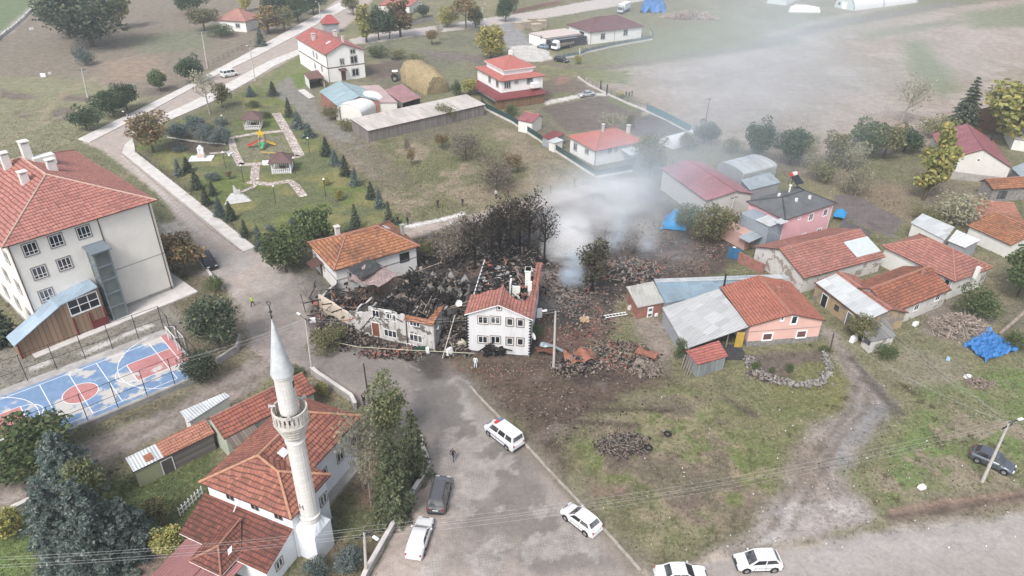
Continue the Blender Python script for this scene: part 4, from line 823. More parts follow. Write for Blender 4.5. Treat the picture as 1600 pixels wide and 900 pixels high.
# buckled roof sheet thrown across the top
q0, q1, q2, q3 = at((545, 408), 4.6), at((625, 425), 4.6), at((597, 448), 3.9), at((560, 425), 4.9)
def drape(name, label, cat, corners, nx, ny, amp, m, seed=0, zfun=None, t=0.03, kind=None, fr=1.0):
    """a crumpled sheet over four corner points"""
    a, b, c, d = [Vector(p) for p in corners]; mb = MB(); r = random.Random(seed); ph = [(r.uniform(-3, 3) * fr, r.uniform(-3, 3) * fr, r.uniform(0, 6)) for _ in range(6)]
    def pt(i, j):
        u, v = i / nx, j / ny; p = (a * (1 - u) + b * u) * (1 - v) + (d * (1 - u) + c * u) * v
        z = sum(math.sin(p.x * f + p.y * g + h) for f, g, h in ph) / 3 * amp
        e = 1 - (abs(2 * u - 1) ** 4) * .4; sh = math.sin(7 * u + 3 * v + seed) * .12 * amp
        return Vector((p.x + sh, p.y + sh, p.z + (zfun(u, v) if zfun else 0) + z * e))
    G_ = [[pt(i, j) for j in range(ny + 1)] for i in range(nx + 1)]
    for i in range(nx):
        for j in range(ny): mb.slab([G_[i][j], G_[i + 1][j], G_[i + 1][j + 1], G_[i][j + 1]], t)
    o = mb.build(name, m, smooth=50); return tag(o, label, cat, None, kind)
drape('roof_sheet', 'buckled pinkish roof sheet lying across the burnt house', 'roof sheet', (at((548, 436), 4.4), at((592, 448), 4.2), at((624, 425), 4.5), at((560, 414), 4.6)), 12, 8, .3, sheet('scorched sheet', (0.36, 0.27, 0.255), 0.4, 0.3, (0.12, 0.1, 0.1)), 3)
drape('roof_sheet', 'black scorched roof sheet beside the orange tiled roof', 'roof sheet', (at((543, 418), 4.7), at((562, 436), 4.8), at((605, 415), 5.0), at((570, 405), 5.0)), 8, 6, .3, plain('black sheet', (0.05, 0.05, 0.05), 0.6, 0.5, 2), 9)

# --- salmon house with sheds
PK = House('salmon_house', 'single-storey salmon-pink house with large red tiled gable roof and stone base', 'house', (1171.2, 509.7), (1291.3, 500.8), (1238.8, 439.7), 3.3, 'gy', 1.35, 0.3, SALM, tiles('soft red tiles', (0.36, 0.125, 0.085), (0.44, 0.17, 0.115), (0.14, 0.06, 0.05), 0.4, 0.28, 0.3), yr=.52)
PK.winp('f', (1199, 526), w=1.25, h=1.0, n=1, trim='white frame', frame='white frame'); PK.winp('f', (1252, 522), w=1.25, h=1.0, n=1, trim='white frame')
for c in [c for c in KIDS[PK.root.name] if c.name.startswith('window')]:
    c['label'] = 'window with closed brown shutter'; mb = MB(); mb.box((.06, -.03, .06), (1.19, .0, .94)); mb.build('shutter', plain('brown shutter', (0.14, 0.06, 0.05), 0.6, 0.2), c)
PK.winp('f', (1222.5, 498), w=.35, h=.55, n=1, trim='white frame'); PK.winp('f', (1241, 500), w=.75, h=1.15, n=1, trim='white frame')
mb = MB(); mb.box((.26, .26, -.3), (PK.W - .26, PK.D - .26, .75)); PK.part('plinth', mb, STONE)
PK.chimney((1215, 455), .6, .7, 4.5, BRK, cap=False); PK.chimney((1223, 445), .35, .9, 4.5, BRK, cap=False); PK.pipe((1131.5, 445), 1.9, 3.6, .13)
mb = MB(); mb.box((.27, .26, 2.2), (PK.W - .27, .27, 2.26)); PK.part('string_course', mb, TRIMG)
# sheet-roofed lean-to
a0, a1, a2, a3 = at((1034.7, 480.5), 2.5), at((1071.5, 545), 2.1), at((1171.2, 509.7), 3.0), at((1123.3, 451.3), 3.3)
def quad_building(name, label, cat, pts, wall, roofm, t=.1, inset=.25, open_side=None, z0=-.2, edge=None, group=None):
    """lean-to on four roof corners (counterclockwise)"""
    c = sum(pts, Vector()) / 4; r = empty(name, (c.x, c.y, 0), 0, label, cat, group); L = [p - Vector((c.x, c.y, 0)) for p in pts]
    mb = MB(); mb.slab(L, t, 0, 1 if edge else 0); rf = mb.build('roof', [roofm] + ([edge] if edge else []), r)
    I = [Vector((p.x * (1 - inset / max(.1, Vector((p.x, p.y)).length)), p.y * (1 - inset / max(.1, Vector((p.x, p.y)).length)), p.z - t - .02)) for p in L]; mb = MB()
    for i in range(4):
        j = (i + 1) % 4
        if open_side == i: continue
        mb.face([(I[i].x, I[i].y, z0), (I[j].x, I[j].y, z0), I[j], I[i]])
    mb.build('wall', wall, r); return r, L, rf
r, L, rf = quad_building('sheet_roofed_barn', 'grey cement lean-to under a wide pale corrugated roof beside the salmon house', 'lean-to', [a0, a1, a2, a3], GREYW, sheet('worn pale sheet', (0.52, 0.52, 0.51), 0.35, 0.12, (0.3, 0.26, 0.22)), open_side=1)
mb = MB(); mb.box((L[2].x - 1.5, L[2].y - .35, 0), (L[2].x - .5, L[2].y - .28, 2.3)); d = mb.build('door', plain('ochre door', (0.45, 0.3, 0.06), 0.6, 0.2), r)
mb = MB(); mb.box((L[1].x + 2.4, L[1].y + .7, -.1), (L[2].x - .5, L[2].y + .2, .04)); mb.build('yard_slab', plain('soot dark floor', (0.05, 0.05, 0.055), 0.9), r)  # near-black slab along the open side of the lean-to
mb = MB(); mb.box((L[1].x + .3, L[1].y + .2, 0), (L[1].x + .5, L[1].y + .4, 2.0)); mb.build('post', PLK, r); mb = MB(); mb.box((L[2].x - 2.6, L[2].y - .4, 0), (L[2].x - 2.45, L[2].y - .25, 2.7)); mb.build('post', PLK, r)
r, L, rf = quad_building('tiled_shed', 'small grey metal shed under a red tiled roof in front of the pale lean-to', 'shed', [at((1071.5, 548), 2.35), at((1090.7, 570), 1.95), at((1137.8, 556), 1.95), at((1123.3, 532), 2.45)], sheet('dented tin', (0.27, 0.3, 0.31), 0.9, 0.2), tiles('shed tiles', (0.38, 0.12, 0.1), (0.46, 0.17, 0.13), (0.14, 0.05, 0.05), 0.4, 0.3, 0.3))
mb = MB()
for k in range(5): mb.tube([(L[0].x - .3 + k * .14, L[0].y - .3 - k * .45, -.1), (L[0].x + .1 + k * .16, L[0].y + .1 - k * .45, 1.7)], .07, 5)
q = mb.build('leaning_planks', PLK, None, r.location); tag(q, 'bleached planks leaning against the small tiled shed', 'planks')
r, L, rf = quad_building('long_shed', 'long blue-grey corrugated shed behind the salmon house', 'shed', [at((1024, 441), 2.9), at((1040, 474), 2.4), at((1150, 452), 2.4), at((1180, 431), 2.9)], GREYW, SHB)
mb = MB(); p, q = L[0] + Vector((0, 0, .08)), L[3] + Vector((4.5, -.6, .05)); mb.slab([p, q, q + Vector((0, 1.6, -.25)), p + Vector((0, 1.2, -.25))], .08); mb.build('back_roof', SHW, rf)
r, L, rf = quad_building('brick_shed', 'small red brick shed with rusty corrugated roof at the end of the long shed', 'shed', [at((978.7, 447.8), 2.2), at((996.2, 480.3), 1.9), at((1038.2, 472.2), 1.9), at((1021.0, 439.5), 2.4)], BRK, sheet('rusty pale sheet', (0.5, 0.49, 0.45), 0.3, 0.3, (0.28, 0.2, 0.14)))
mb = MB(); mb.box((-.45, -.04, 0), (.35, .02, 1.6), 0); mb.box((-.3, -.06, 1.0), (.2, .0, 1.4), 1); mb.box((-.3, -.06, .15), (.2, .0, .55), 1); mb.build('door', [FRAMEW, GLASS], r, (L[1].x + 1.9, L[1].y + .62, 0), .35)

# --- houses on the right
TR2 = tiles('weathered red tiles', (0.31, 0.125, 0.1), (0.43, 0.2, 0.155), (0.12, 0.06, 0.05), 0.45, 0.3, 0.6, (0.13, 0.07, 0.055))
HA = House('old_house', 'old stone-gabled house with long red tiled roof and one big pale roof panel', 'house', (1255.8, 435), (1384, 400.8), (1306.7, 354), 2.6, 'gx', 2.0, 0.3, OLDW, TR2, yr=.52)
x, y = HA.w2l(at((1345, 383), 3.8)); z = HA.rz_at
mb = MB(); mb.slab([(x + a, y + b, z(x + a, y + b) + .1) for a, b in ((-2.2, -1.6), (2.6, -1.6), (2.6, 1.3), (-2.2, 1.3))], .05); mb.build('roof_panel', plain('pale roof panel', (0.46, 0.5, 0.5), 0.4, 0.12, 2), HA.roof)
HB = House('old_house', 'low mud-walled house with tiled roof and a white sheet-covered slope', 'house', (1271.7, 440.8), (1352, 502), (1397, 472), 2.5, 'gx', 1.1, 0.25, MUDW, TR2, yr=.55)
mb = MB(); z = HB.rz_at; mb.slab([(.3, .05, z(.3, .05) + .12), (HB.W + .1, -.05, z(HB.W, 0) + .12), (HB.W + .1, HB.yr * .82, z(0, HB.yr * .82) + .12), (.3, HB.yr * .82, z(0, HB.yr * .82) + .12)], .05); mb.build('sheet_cover', SHW, HB.roof)
HB.door('f', 2.2, 1.0, 1.8, STEELD); HB.door('f', 7.2, 1.1, 1.9, plain('grey door', (0.12, 0.13, 0.14), 0.7, 0.3)); HB.win('f', 4.6, .8, .8, .8, 1, trim=None, frame='dark steel')
HC_ = House('old_house', 'old whitewashed house with soot-darkened red tiled roof above the wood pile', 'house', (1393.8, 490), (1487.5, 452.5), (1443, 404), 2.7, 'gx', 1.7, 0.3, OLDW, tiles('scorched tiles', (0.25, 0.09, 0.06), (0.4, 0.16, 0.09), (0.08, 0.04, 0.035), 0.42, 0.3, 0.75, (0.09, 0.045, 0.035)), yr=.52)
for p in ((1432, 480), (1465, 465)): HC_.winp('f', p, w=.95, h=.9, n=2, trim='white frame')
HC_.chimney((1441, 432), .45, .9, 4.0, BRK, cap=False)
HD = House('village_house', 'white house with broad weathered hipped red roof at the right-hand end of the cluster', 'house', (1377.5, 383.8), (1492.5, 440), (1553.8, 418.8), 3.2, 'hip', 2.1, 0.4, OFFW, TR2, hip=4.0)
HD.chimney((1527, 425), .5, 1.4, 3.8, OFFW, cap=False)
for p in ((1507, 447), (1535, 435)): HD.winp('r', p, w=.9, h=1.0, n=2, trim='grey trim')
HD.winp('f', (1480, 441), w=.8, h=.9, n=1, trim='grey trim')
r, L, rf = quad_building('lean_shed', 'small white shed with grey plank roof beside the gravel track', 'shed', [at((1348.8, 517.5), 2.2), at((1362.5, 533.5), 1.9), at((1401, 524.8), 2.0), at((1383, 495), 2.3)], OLDW, planks('grey boarded roof', (0.2, 0.195, 0.19), .35, .35))
mb = MB(); mb.box((-.6, -.05, .9), (.5, .03, 1.6)); mb.build('window', GLASS, r, ((L[0].x + L[1].x) / 2 + .2, (L[0].y + L[1].y) / 2, 0), -1.2)
quad_building('metal_shed', 'pale ribbed metal shed behind the hipped roof, the longer of the two', 'shed', [at((1423.2, 347.7), 2.3), at((1476.4, 374.9), 2.3), at((1492, 354.7), 2.7), at((1441.4, 333.4), 2.7)], OFFW, SHW)
quad_building('metal_shed', 'bent white metal shed next to the longer ribbed one', 'shed', [at((1481, 375.7), 2.1), at((1508, 386.8), 2.1), at((1532, 374.7), 2.5), at((1495, 359), 2.5)], GREYW, sheet('white sheet', (0.72, 0.72, 0.7), 0.6, 0.05))
HE = House('tiled_barn', 'low white barn with orange tiled roof at the right edge', 'barn', (1511.4, 352), (1580.6, 383), (1625, 352), 2.4, 'gx', 1.2, 0.3, OFFW, TOLD, yr=.55)
HF = House('tiled_barn', 'faded pinkish tiled barn roof behind the orange tiled barn', 'barn', (1530, 342), (1600, 348), (1604, 318), 2.4, 'gx', 1.2, 0.3, OLDW, tiles('faded tiles', (0.36, 0.16, 0.11), (0.42, 0.2, 0.14), (0.2, 0.09, 0.07), 0.4, 0.3, 0.3), yr=.6)
HG = House('tiled_barn', 'open-fronted stone shed with small tiled roof below the big barn', 'barn', (1552.5, 296), (1622, 292), (1622, 278), 2.5, 'gx', .9, 0.3, STONE, TOLD, yr=.7)
HG.win('f', 2.2, .4, 1.8, 1.5, 2, trim=None, frame='dark steel')
BB = House('big_barn', 'big pale barn with wine-red metal roof and stone footing', 'barn', (1476, 250), (1582, 262.5), (1612, 226), 3.6, 'gy', 2.9, 0.25, wallm('pale barn render', (0.6, 0.58, 0.54), amount=0.2), SHR, SHR, plinth=1.5)
BB.winp('f', (1529, 250), w=.5, h=.5, n=1, trim=None); BB.pipe((1553, 208), 1.0, 5.5, .2)
r, L, rf = quad_building('blue_shed', 'little blue-grey shed attached to the big barn', 'shed', [at((1580, 262), 2.4), at((1605, 285), 2.4), at((1640, 275), 2.8), at((1605, 252), 3.0)], GREYW, SHG)
WB = House('white_barn', 'barn with bright white metal gable roof behind the trees at the right edge', 'barn', (1524, 172), (1562, 186), (1600, 168), 3.4, 'gy', 1.8, 0.25, plain('brown boarding', (0.2, 0.13, 0.09), 0.9), SHW)
House('flat_shed', 'pale flat-roofed shed at the right edge beyond the big barn', 'shed', (1585, 217), (1625, 222), (1640, 205), 2.4, 'flat', 0, .1, OFFW, CONCL)

# --- pink house with dark roof, red metal barn, grey roofs
PD = House('pink_house', 'two-storey pink house with dark slate-grey hipped roof and solar heater', 'house', (1227.5, 343.8), (1307.5, 317.5), (1272, 283.0), 5.0, 'hip', 1.5, 0.35, PINK, plain('dark sheet roof', (0.11, 0.115, 0.12), 0.7, 0.3, 0.6, 0.3), plain('dark ridge', (0.06, 0.06, 0.065), 0.7, 0.2), hip=3.5)
for p in ((1267, 339), (1289.5, 332)): PD.winp('f', p, w=.95, h=1.15, n=2, trim='white frame')
for p in ((1255, 369), (1279.5, 361)): PD.winp('f', p, w=1.0, h=.85, n=2, trim='white frame')
PD.winp('f', (1249.5, 341), w=.4, h=.4, n=1, trim='white frame'); mb = MB()
mb.box((PD.W - .4, .32, 0), (PD.W - .3, .36, 4.6)); PD.part('corner_strip', mb, FRAMEW)
mb = MB(); mb.box((-3.0, .45, -.2), (.34, PD.D * .8, 4.3)); pw = PD.part('side_wing', mb, wallm('blue grey render', (0.25, 0.285, 0.32), (0.17, 0.18, 0.2), 0.3)); mb = MB(); mb.slab([(-3.2, .2, 4.6), (-.4, .2, 4.75), (-.4, 3.0, 4.75), (-3.2, 3.0, 4.6)], .1); mb.slab([(-1.6, -.5, 4.9), (.2, -.5, 4.95), (.2, .9, 4.95), (-1.6, .9, 4.9)], .08); mb.build('roof', SHW, pw)
mb = MB(); mb.box((-5.2, 2.5, 0), (-3.01, 7.5, 2.4)); mb.build('porch', wallm('salmon porch wall', (0.46, 0.3, 0.26)), PD.root); mb = MB(); mb.slab([(-6.2, 1.0, 2.3), (-3.3, 1.0, 2.6), (-3.3, 3.2, 2.6), (-6.2, 3.2, 2.3)], .07); mb.build('porch_roof', SHG, PD.root)
for p in ((1217, 307), (1265, 309), (1244, 314)): PD.chimney(p, .35, .5, 6.0, OFFW, cap=False)
PD.pipe((1234, 296), 1.3, 6.3, .14, OFFW)
sh = empty('solar_heater', PD.l2w(*PD.w2l(at((1238, 283), 6.5)), 0), PD.rz, 'white and red solar water tank on a frame on the dark roof', 'solar heater')
mb = MB(); 
for a in (-.5, .5):
    for b in (-.35, .35): mb.tube([(a, b, 5.9), (a * .8, b * .4, 7.6)], .035, 5)
mb.build('stand', STEELD, sh); mb = MB(); mb.tube([(-.75, 0, 7.8), (.75, 0, 7.8)], .32, 14, 0); mb.tube([(-.77, 0, 7.8), (-.5, 0, 7.8)], .335, 14, 1); mb.tube([(.5, 0, 7.8), (.77, 0, 7.8)], .335, 14, 1); mb.build('tank', [FRAMEW, plain('tank red', (0.5, 0.06, 0.05), 0.5, 0.1)], sh); mb = MB(); mb.slab([(-.9, -1.6, 6.6), (.9, -1.6, 6.6), (.9, -.2, 7.5), (-.9, -.2, 7.5)], .06); mb.build('panel', GLASS, sh)
RB = House('red_roofed_barn', 'pale barn with smoky pink-red metal roof beside the blue tarpaulin', 'barn', (1032.5, 263), (1104, 314), (1167.5, 296), 4.0, 'gx', 1.0, 0.3, wallm('dusty pale render', (0.52, 0.5, 0.47), amount=0.3), sheet('smoky pink sheet', (0.36, 0.17, 0.185), .3, .08, (.22, .1, .1)), SHR, yr=.6)
quad_building('grey_roofed_barn', 'barn with flat grey sheet roof behind the dark-roofed pink house', 'barn', [at((1157, 281), 3.4), at((1172, 297), 3.4), at((1220, 285), 3.4), at((1203, 269), 3.4)], GREYW, SHG)
def vault(name, label, cat, p0, p1, wdt, h, m, end=None, n=14, z0=0.0):
    """barrel-roofed shed between two axis ends"""
    a, b = at(p0), at(p1); d = (b - a); L = d.length; r = empty(name, a, math.atan2(d.y, d.x), label, cat); mb = MB()
    P = lambda x, k: (x, -wdt / 2 * math.cos(math.pi * k / n), z0 + h * math.sin(math.pi * k / n)); Q = lambda x, k: (x, -(wdt / 2 - .06) * math.cos(math.pi * k / n), z0 + (h - .06) * math.sin(math.pi * k / n))
    for k in range(n): mb.face([P(0, k), P(L, k), P(L, k + 1), P(0, k + 1)][::-1]); mb.face([Q(0, k), Q(L, k), Q(L, k + 1), Q(0, k + 1)])
    if z0 > 0: mb.box((0, -wdt / 2, -.1), (L, -wdt / 2 + .1, z0)); mb.box((0, wdt / 2 - .1, -.1), (L, wdt / 2, z0))
    mb.build('roof', m, r)
    if end:
        for x in (.02, L - .02): mb = MB(); mb.face([Q(x, k) for k in range(n + 1)] + ([(x, wdt / 2 - .06, -.1), (x, -wdt / 2 + .06, -.1)] if z0 > 0 else [])); mb.build('end_wall', end, r)
    return r, L
vault('arched_barn', 'white barrel-roofed barn behind the grey sheet roof', 'barn', (1138, 284), (1190, 270), 6.4, .8, sheet('dull sheet', (0.5, 0.52, 0.53), .3, .1), GREYW, z0=2.5)
vault('polytunnel', 'small white polytunnel behind the red hipped house', 'polytunnel', (1040, 229), (1084, 217), 4.2, 2.0, plain('tunnel film', (0.62, 0.63, 0.62), 0.5, 0.06), MC['tunnel film'])
# --- houses at the top
RH = House('red_hip_house', 'single-storey white house with bright red hipped roof inside the green fence', 'house', (886.3, 212.5), (930, 236.3), (1008, 220), 3.3, 'hip', 2.0, 0.5, WHITE, TNEW)
for p in ((899, 229.5), (917, 236.5)): RH.winp('f', p, w=1.1, h=1.5 if p[0] < 905 else 1.1, n=2)
for p in ((953, 236), (962.5, 234)): RH.winp('r', p, w=.6, h=.7, n=2)
RH.chimney((982, 200), .6, 1.5); RH.chimney((942, 204), .4, 1.2); mb = MB()
for k in range(7): mb.box((RH.W - .58, .42, k * .45), (RH.W - .42, .58, k * .45 + .22))
RH.part('quoins', mb, TRIMB); mb = MB(); mb.slab([(RH.W + .0, 6.2, 2.7), (RH.W + 3.2, 6.2, 2.4), (RH.W + 3.2, 11, 2.4), (RH.W + .0, 11, 2.7)], .1); RH.part('terrace_roof', mb, SHW)
T2 = House('two_tier_house', 'white villa with two-tier bright red hipped roof and dark red porch roof', 'house', (741, 105), (782, 127.5), (849, 116), 6.0, 'hip', 1.5, 0.6, WHITE, TNEW)
U = [T2.w2l(at(p, 7.9)) for p in ((755, 95), (787.5, 111), (835, 102.5))]; x0, y0, x1, y1 = U[0][0], U[1][1], U[1][0], U[2][1]
x0, x1, y0, y1 = T2.W * .14, T2.W * .86, T2.D * .14, T2.D * .86
mb = MB(); mb.box((x0 + .5, y0 + .5, 6), (x1 - .5, y1 - .5, 7.9)); T2.part('upper_wall', mb, WHITE)
mb = MB(); cxm, cym = (x0 + x1) / 2, (y0 + y1) / 2; c = [(x0, y0, 7.9), (x1, y0, 7.9), (x1, y1, 7.9), (x0, y1, 7.9)]; ap = (cxm, cym, 10.0)
for i in range(4): mb.slab([c[i], c[(i + 1) % 4], ap], .13, 0, 1); mb.tube([c[i], ap], .1, 6, 2)
up = T2.part('upper_roof', mb, [TNEW, FRAMEW, RIDGE]); mb = MB(); mb.box((cxm - 3.6, cym + 1.5, 8), (cxm - 2.8, cym + 2.3, 10.3)); mb.build('chimney', WHITE, up)
mb = MB(); e = 1.6; W_, D_ = T2.W, T2.D; q = lambda s_, z: [(-s_, -s_, z), (W_ + s_ * .3, -s_, z), (W_ + s_ * .3, D_, z), (-s_, D_, z)]
mb.slab([(.4, .4, 3.1), (W_ - .4, .4, 3.1), (W_ + .6, -2.2, 2.4), (-1.5, -2.2, 2.4)][::-1], .1); mb.slab([(W_ - .5, .4, 3.1), (W_ - .5, D_ - 1, 3.1), (W_ + 2.4, D_ - 1, 2.4), (W_ + 2.4, -2.2, 2.35), (W_ + .6, -2.2, 2.4)][::-1], .1)
pr = T2.part('porch_roof', mb, sheet('dark red sheet', (0.22, 0.055, 0.055), 0.3, 0.05)); mb = MB(); mb.box((W_ + .6, -1.6, 0), (W_ + 2.0, D_ - 1.4, 2.2)); T2.part('porch', mb, WOODB)
for p in ((765, 124), (777, 131)): T2.winp('f', p, w=1.2, h=1.6, n=2)
for p in ((793, 133), (807, 128), (828, 126)): T2.winp('r', p, w=1.6 if p[0] != 807 else .8, h=1.6 if p[0] != 807 else .8, n=3)
mb = MB(); mb.box((W_ - .55, D_ - 4.2, 3.6), (W_ + .9, D_ - 2.2, 4.7)); T2.part('balcony', mb, WHITE)
mb = MB(); mb.box((-1.6, -.03, 3.0), (0, 0, 3.1))
TS = House('red_roofed_hut', 'small white hut with two red roof slopes below the villa', 'hut', (808, 187), (832, 192), (858, 185), 2.6, 'gx', .9, 0.2, OFFW, SHR, yr=.7)
quad_building('awning', 'low dark-red sheet roof beside the fenced garden', 'shed', [at((846, 213), 2.0), at((862, 219), 2.0), at((883, 209), 2.3), at((866, 203), 2.3)], GREYW, sheet('dark red sheet', (0.22, 0.055, 0.055)))
quad_building('pale_shed', 'tiny shed with white roof left of the red hipped house', 'shed', [at((856, 220), 2.0), at((866, 224), 2.0), at((881, 219), 2.2), at((870, 214), 2.2)], OFFW, SHW)
T3 = House('three_storey_house', 'white three-storey house with red metal gable roof beside the street', 'house', (507.5, 86), (571, 78), (538, 50), 7.2, 'gy', 2.3, 0.45, WHITE, sheet('red roofing', (0.4, 0.12, 0.1), 0.4, 0.06, (0.5, 0.25, 0.2)), yr=.45)
for p, w, h in (((534.5, 96.5), 1.1, 1.6), ((553, 93), 1.9, 1.9), ((551, 80.5), 1.4, 1.2), ((555.5, 113), 1.9, 1.9)): T3.winp('f', p, w=w, h=h, n=2)
sx, _ = T3.onwall('f', (537, 120)); T3.door('f', sx, 1.3, 2.4, TRIMB)
for p in ((490, 84.5), (495, 88), (492.5, 103), (503, 107)): T3.winp('l', p, w=.9, h=1.3, n=2)
mb = MB(); mb.box((.4, .4, 3.5), (T3.W - .4, T3.D - .4, 3.75)); T3.part('string_course', mb, TRIMB)
for p in ((490, 60), (523.5, 54), (536, 69)): T3.chimney(p, .9 if p[0] < 530 else .5, 1.3, 8.5)
T3.downpipe('f', .1); mb = MB(); mb.slab([(sx - .9, -1.0, 2.9), (sx + 1.2, -1.0, 2.9), (sx + 1.2, .44, 3.2), (sx - .9, .44, 3.2)], .08); T3.part('door_canopy', mb, TRIMB); skylight(T3, (513, 69), 1.2, .8)
quad_building('porch_shelter', 'open brown-roofed shelter beside the three-storey house', 'shelter', [at((474, 114), 2.7), at((482, 124), 2.6), at((507, 121), 2.6), at((496, 109), 2.8)], OFFW, plain('brown roof', (0.16, 0.09, 0.075), 0.8, 0.2), open_side=1)
slab_px('concrete_slab', [(466, 142), (484, 155), (492, 152), (475, 140)], .15, CONCL, 'small white concrete slab by the shelter')
quad_building('blue_green_barn', 'brick barn with pale blue-green sheet roof in front of the three-storey house', 'barn', [at((498.8, 142.5), 3.2), at((530, 167.5), 3.2), at((561, 150), 4.6), at((531, 126), 4.6)], BRK, sheet('blue green sheet', (0.34, 0.45, 0.48), 0.3, 0.05))
quad_building('blue_green_wing', 'right-hand slope of blue-green sheet with a curved brick gable', 'barn', [at((561, 150), 4.5), at((593, 157), 3.3), at((566, 136), 3.3), at((533, 126.5), 4.5)], BRK, sheet('blue green sheet', (0.34, 0.45, 0.48)))
vault('quonset', 'white barrel-vaulted store at the end of the long barn', 'store', (546, 190), (582, 168), 6.6, 2.0, plain('white membrane', (0.72, 0.71, 0.69), 0.6, 0.08), OFFW, z0=2.0)
quad_building('pink_roofed_shed', 'low shed with pale pink sheet roof among the barns', 'shed', [at((562, 134), 3.0), at((586, 160), 2.8), at((621, 160), 2.6), at((592, 132.5), 3.0)], OFFW, sheet('pale pink sheet', (0.52, 0.38, 0.36), 0.4, 0.1, (0.4, 0.26, 0.22)))
quad_building('red_lean_shed', 'open shed with faded red sheet roof beside the haystack', 'shed', [at((599, 141), 2.7), at((629, 161), 2.3), at((657.5, 152.5), 2.4), at((627.5, 131), 2.8)], WOODG, sheet('faded red sheet', (0.38, 0.2, 0.2), 0.4, 0.1), open_side=1)
LB = House('long_barn', 'long low barn with cream sheet roof and grey plank walls', 'barn', (575, 204), (759, 162.5), (741, 147.5), 2.6, 'shed', .5, 0.25, WOODG, sheet('cream sheet', (0.58, 0.53, 0.48), 0.5, 0.12, (0.4, 0.33, 0.28), lap=3), corners=(2.5, 2.5, 3.1, 3.1))
SH_ = House('storehouse', 'white single-storey building with brown hipped roof and fenced yard', 'storehouse', (886, 38.8), (922.5, 51), (998.8, 38.8), 3.8, 'hip', 3.0, 0.5, WHITE, sheet('brown sheet', (0.16, 0.075, 0.075), 0.3, 0.03), plain('brown ridge', (0.17, 0.08, 0.08), 0.7))
for p in ((942, 57), (977.5, 51)): SH_.winp('r', p, w=1.6, h=1.8, n=2)
sx, _ = SH_.onwall('f', (909, 56)); SH_.door('f', sx, 2.6, 3.1, STEELD); sx, _ = SH_.onwall('r', (960, 55)); SH_.downpipe('r', sx); SH_.downpipe('r', .1); skylight(SH_, (924, 30), 1.8, 1.2)
FB = House('flat_annex', 'flat-roofed white annex with pink-beige roof beside the storehouse', 'annex', (826, 51.5), (852, 60), (899, 49), 3.0, 'flat', 0, .1, WHITE, plain('beige roof', (0.5, 0.43, 0.4), 0.9, 0.12)); FB.winp('f', (845.5, 58), w=.8, h=.8, n=1)
mb = MB(); mb.box((FB.W - .1, .5, 0), (FB.W + 2.6, FB.D, 2.6), 0); FB.part('dark_bay', mb, GLASS)
RT = House('red_roofed_garage', 'grey garage with red hipped roof at the fork of the roads', 'garage', (504, 38), (531, 36), (558, 30), 3.0, 'hip', 2.4, .4, GREYW, plain('red garage roof', (0.33, 0.075, 0.075), 0.7, 0.12)); 
RT2 = House('bungalow', 'white bungalow with faded red hipped roof among trees at the top left', 'bungalow', (337, 31), (384, 34), (392, 24), 3.4, 'hip', 3.0, .5, WHITE, tiles('faded top tiles', (0.4, 0.2, 0.17), (0.45, 0.24, 0.2), (0.25, 0.13, 0.11)))
RT2.win('f', 7, 1.2, 1.4, 1.3, 2)
House('brick_garden_house', 'low house with orange wall behind the roadside trees at the top', 'house', (590, 8), (640, 10), (645, -2), 3, 'flat', 0, .2, OFFW, TNEW)
r, L = vault('greenhouse', 'long white plastic greenhouse with arched end at the top right', 'greenhouse', (1318, 14), (1418, 1), 9.5, 5.0, plain('greenhouse film', (0.66, 0.66, 0.64), 0.5, 0.06), plain('end film', (0.5, 0.55, 0.53), 0.5, 0.08))
mb = MB()
for x in (0.05, L * .45, L * .98): mb.tube([(x, -4.8 * math.cos(math.pi * k / 12), 5.06 * math.sin(math.pi * k / 12)) for k in range(13)], .12, 5)
mb.build('hoop', STEELD, r)
mb = MB(); mb.box((-.06, -1.2, 0), (0, 1.2, 2.6), 0); mb.box((-.08, 2.0, 1.2), (0, 3.0, 2.2), 1); mb.build('door', [FRAMEW, GLASS], r)
vault('greenhouse', 'second white plastic greenhouse cut by the top edge', 'greenhouse', (1213, 7), (1262, -16), 8, 4.6, MC['greenhouse film'], MC['end film'])
# ------------------------------------------------------------------ mosque and its neighbours
A_ = at((310.4, 752.6), 5.5); MU = -23.09; mrz = R(MU)
MQ = empty('mosque', (A_.x, A_.y, 0), mrz, 'white village mosque with layered red tiled roofs beside the minaret', 'mosque')
MW = wallm('mosque render', (0.72, 0.74, 0.77), (0.45, 0.45, 0.46), 0.25); ez = 5.4
mb = MB(); mb.box((.4, .4, -.3), (7.6, 12.7, ez + .1)); mb.box((7.6, .42, -.3), (9.5, 5.1, ez + .05)); mqw = mb.build('wall', MW, MQ)
p1, p2, P_ = (4.3, 3.06, 7.6), (4.3, 9.3, 7.6), (6.6, 2.75, 6.95)
TM = tiles('mosque tiles', (0.24, 0.09, 0.068), (0.38, 0.16, 0.105), (0.085, 0.04, 0.036), 0.45, 0.34, 0.5, (0.1, 0.05, 0.042))
mb = MB()
for f in ([(0, 0, ez), (9.9, 0, ez), P_], [(0, 0, ez), P_, p1], [(0, 13.1, ez), (0, 0, ez), p1, p2], [(8, 13.1, ez), (0, 13.1, ez), p2], [(8, 2.5, ez), (8, 13.1, ez), p2, p1], [(9.9, 0, ez), (9.9, 5.5, ez), P_], [(9.9, 5.5, ez), (7.9, 5.5, ez + .15), P_], [P_, (7.9, 5.5, ez + .17), (5.2, 3.6, 7.15), p1]): mb.slab(f, .13, 0, 1)
for q in (((0, 0, ez), p1), (p1, p2), (p1, P_), (P_, (9.9, 0, ez)), (P_, (9.9, 5.5, ez)), (p2, (8, 13.1, ez)), (p2, (0, 13.1, ez))): mb.tube([Vector(k) + Vector((0, 0, .04)) for k in q], .12, 6, 2)
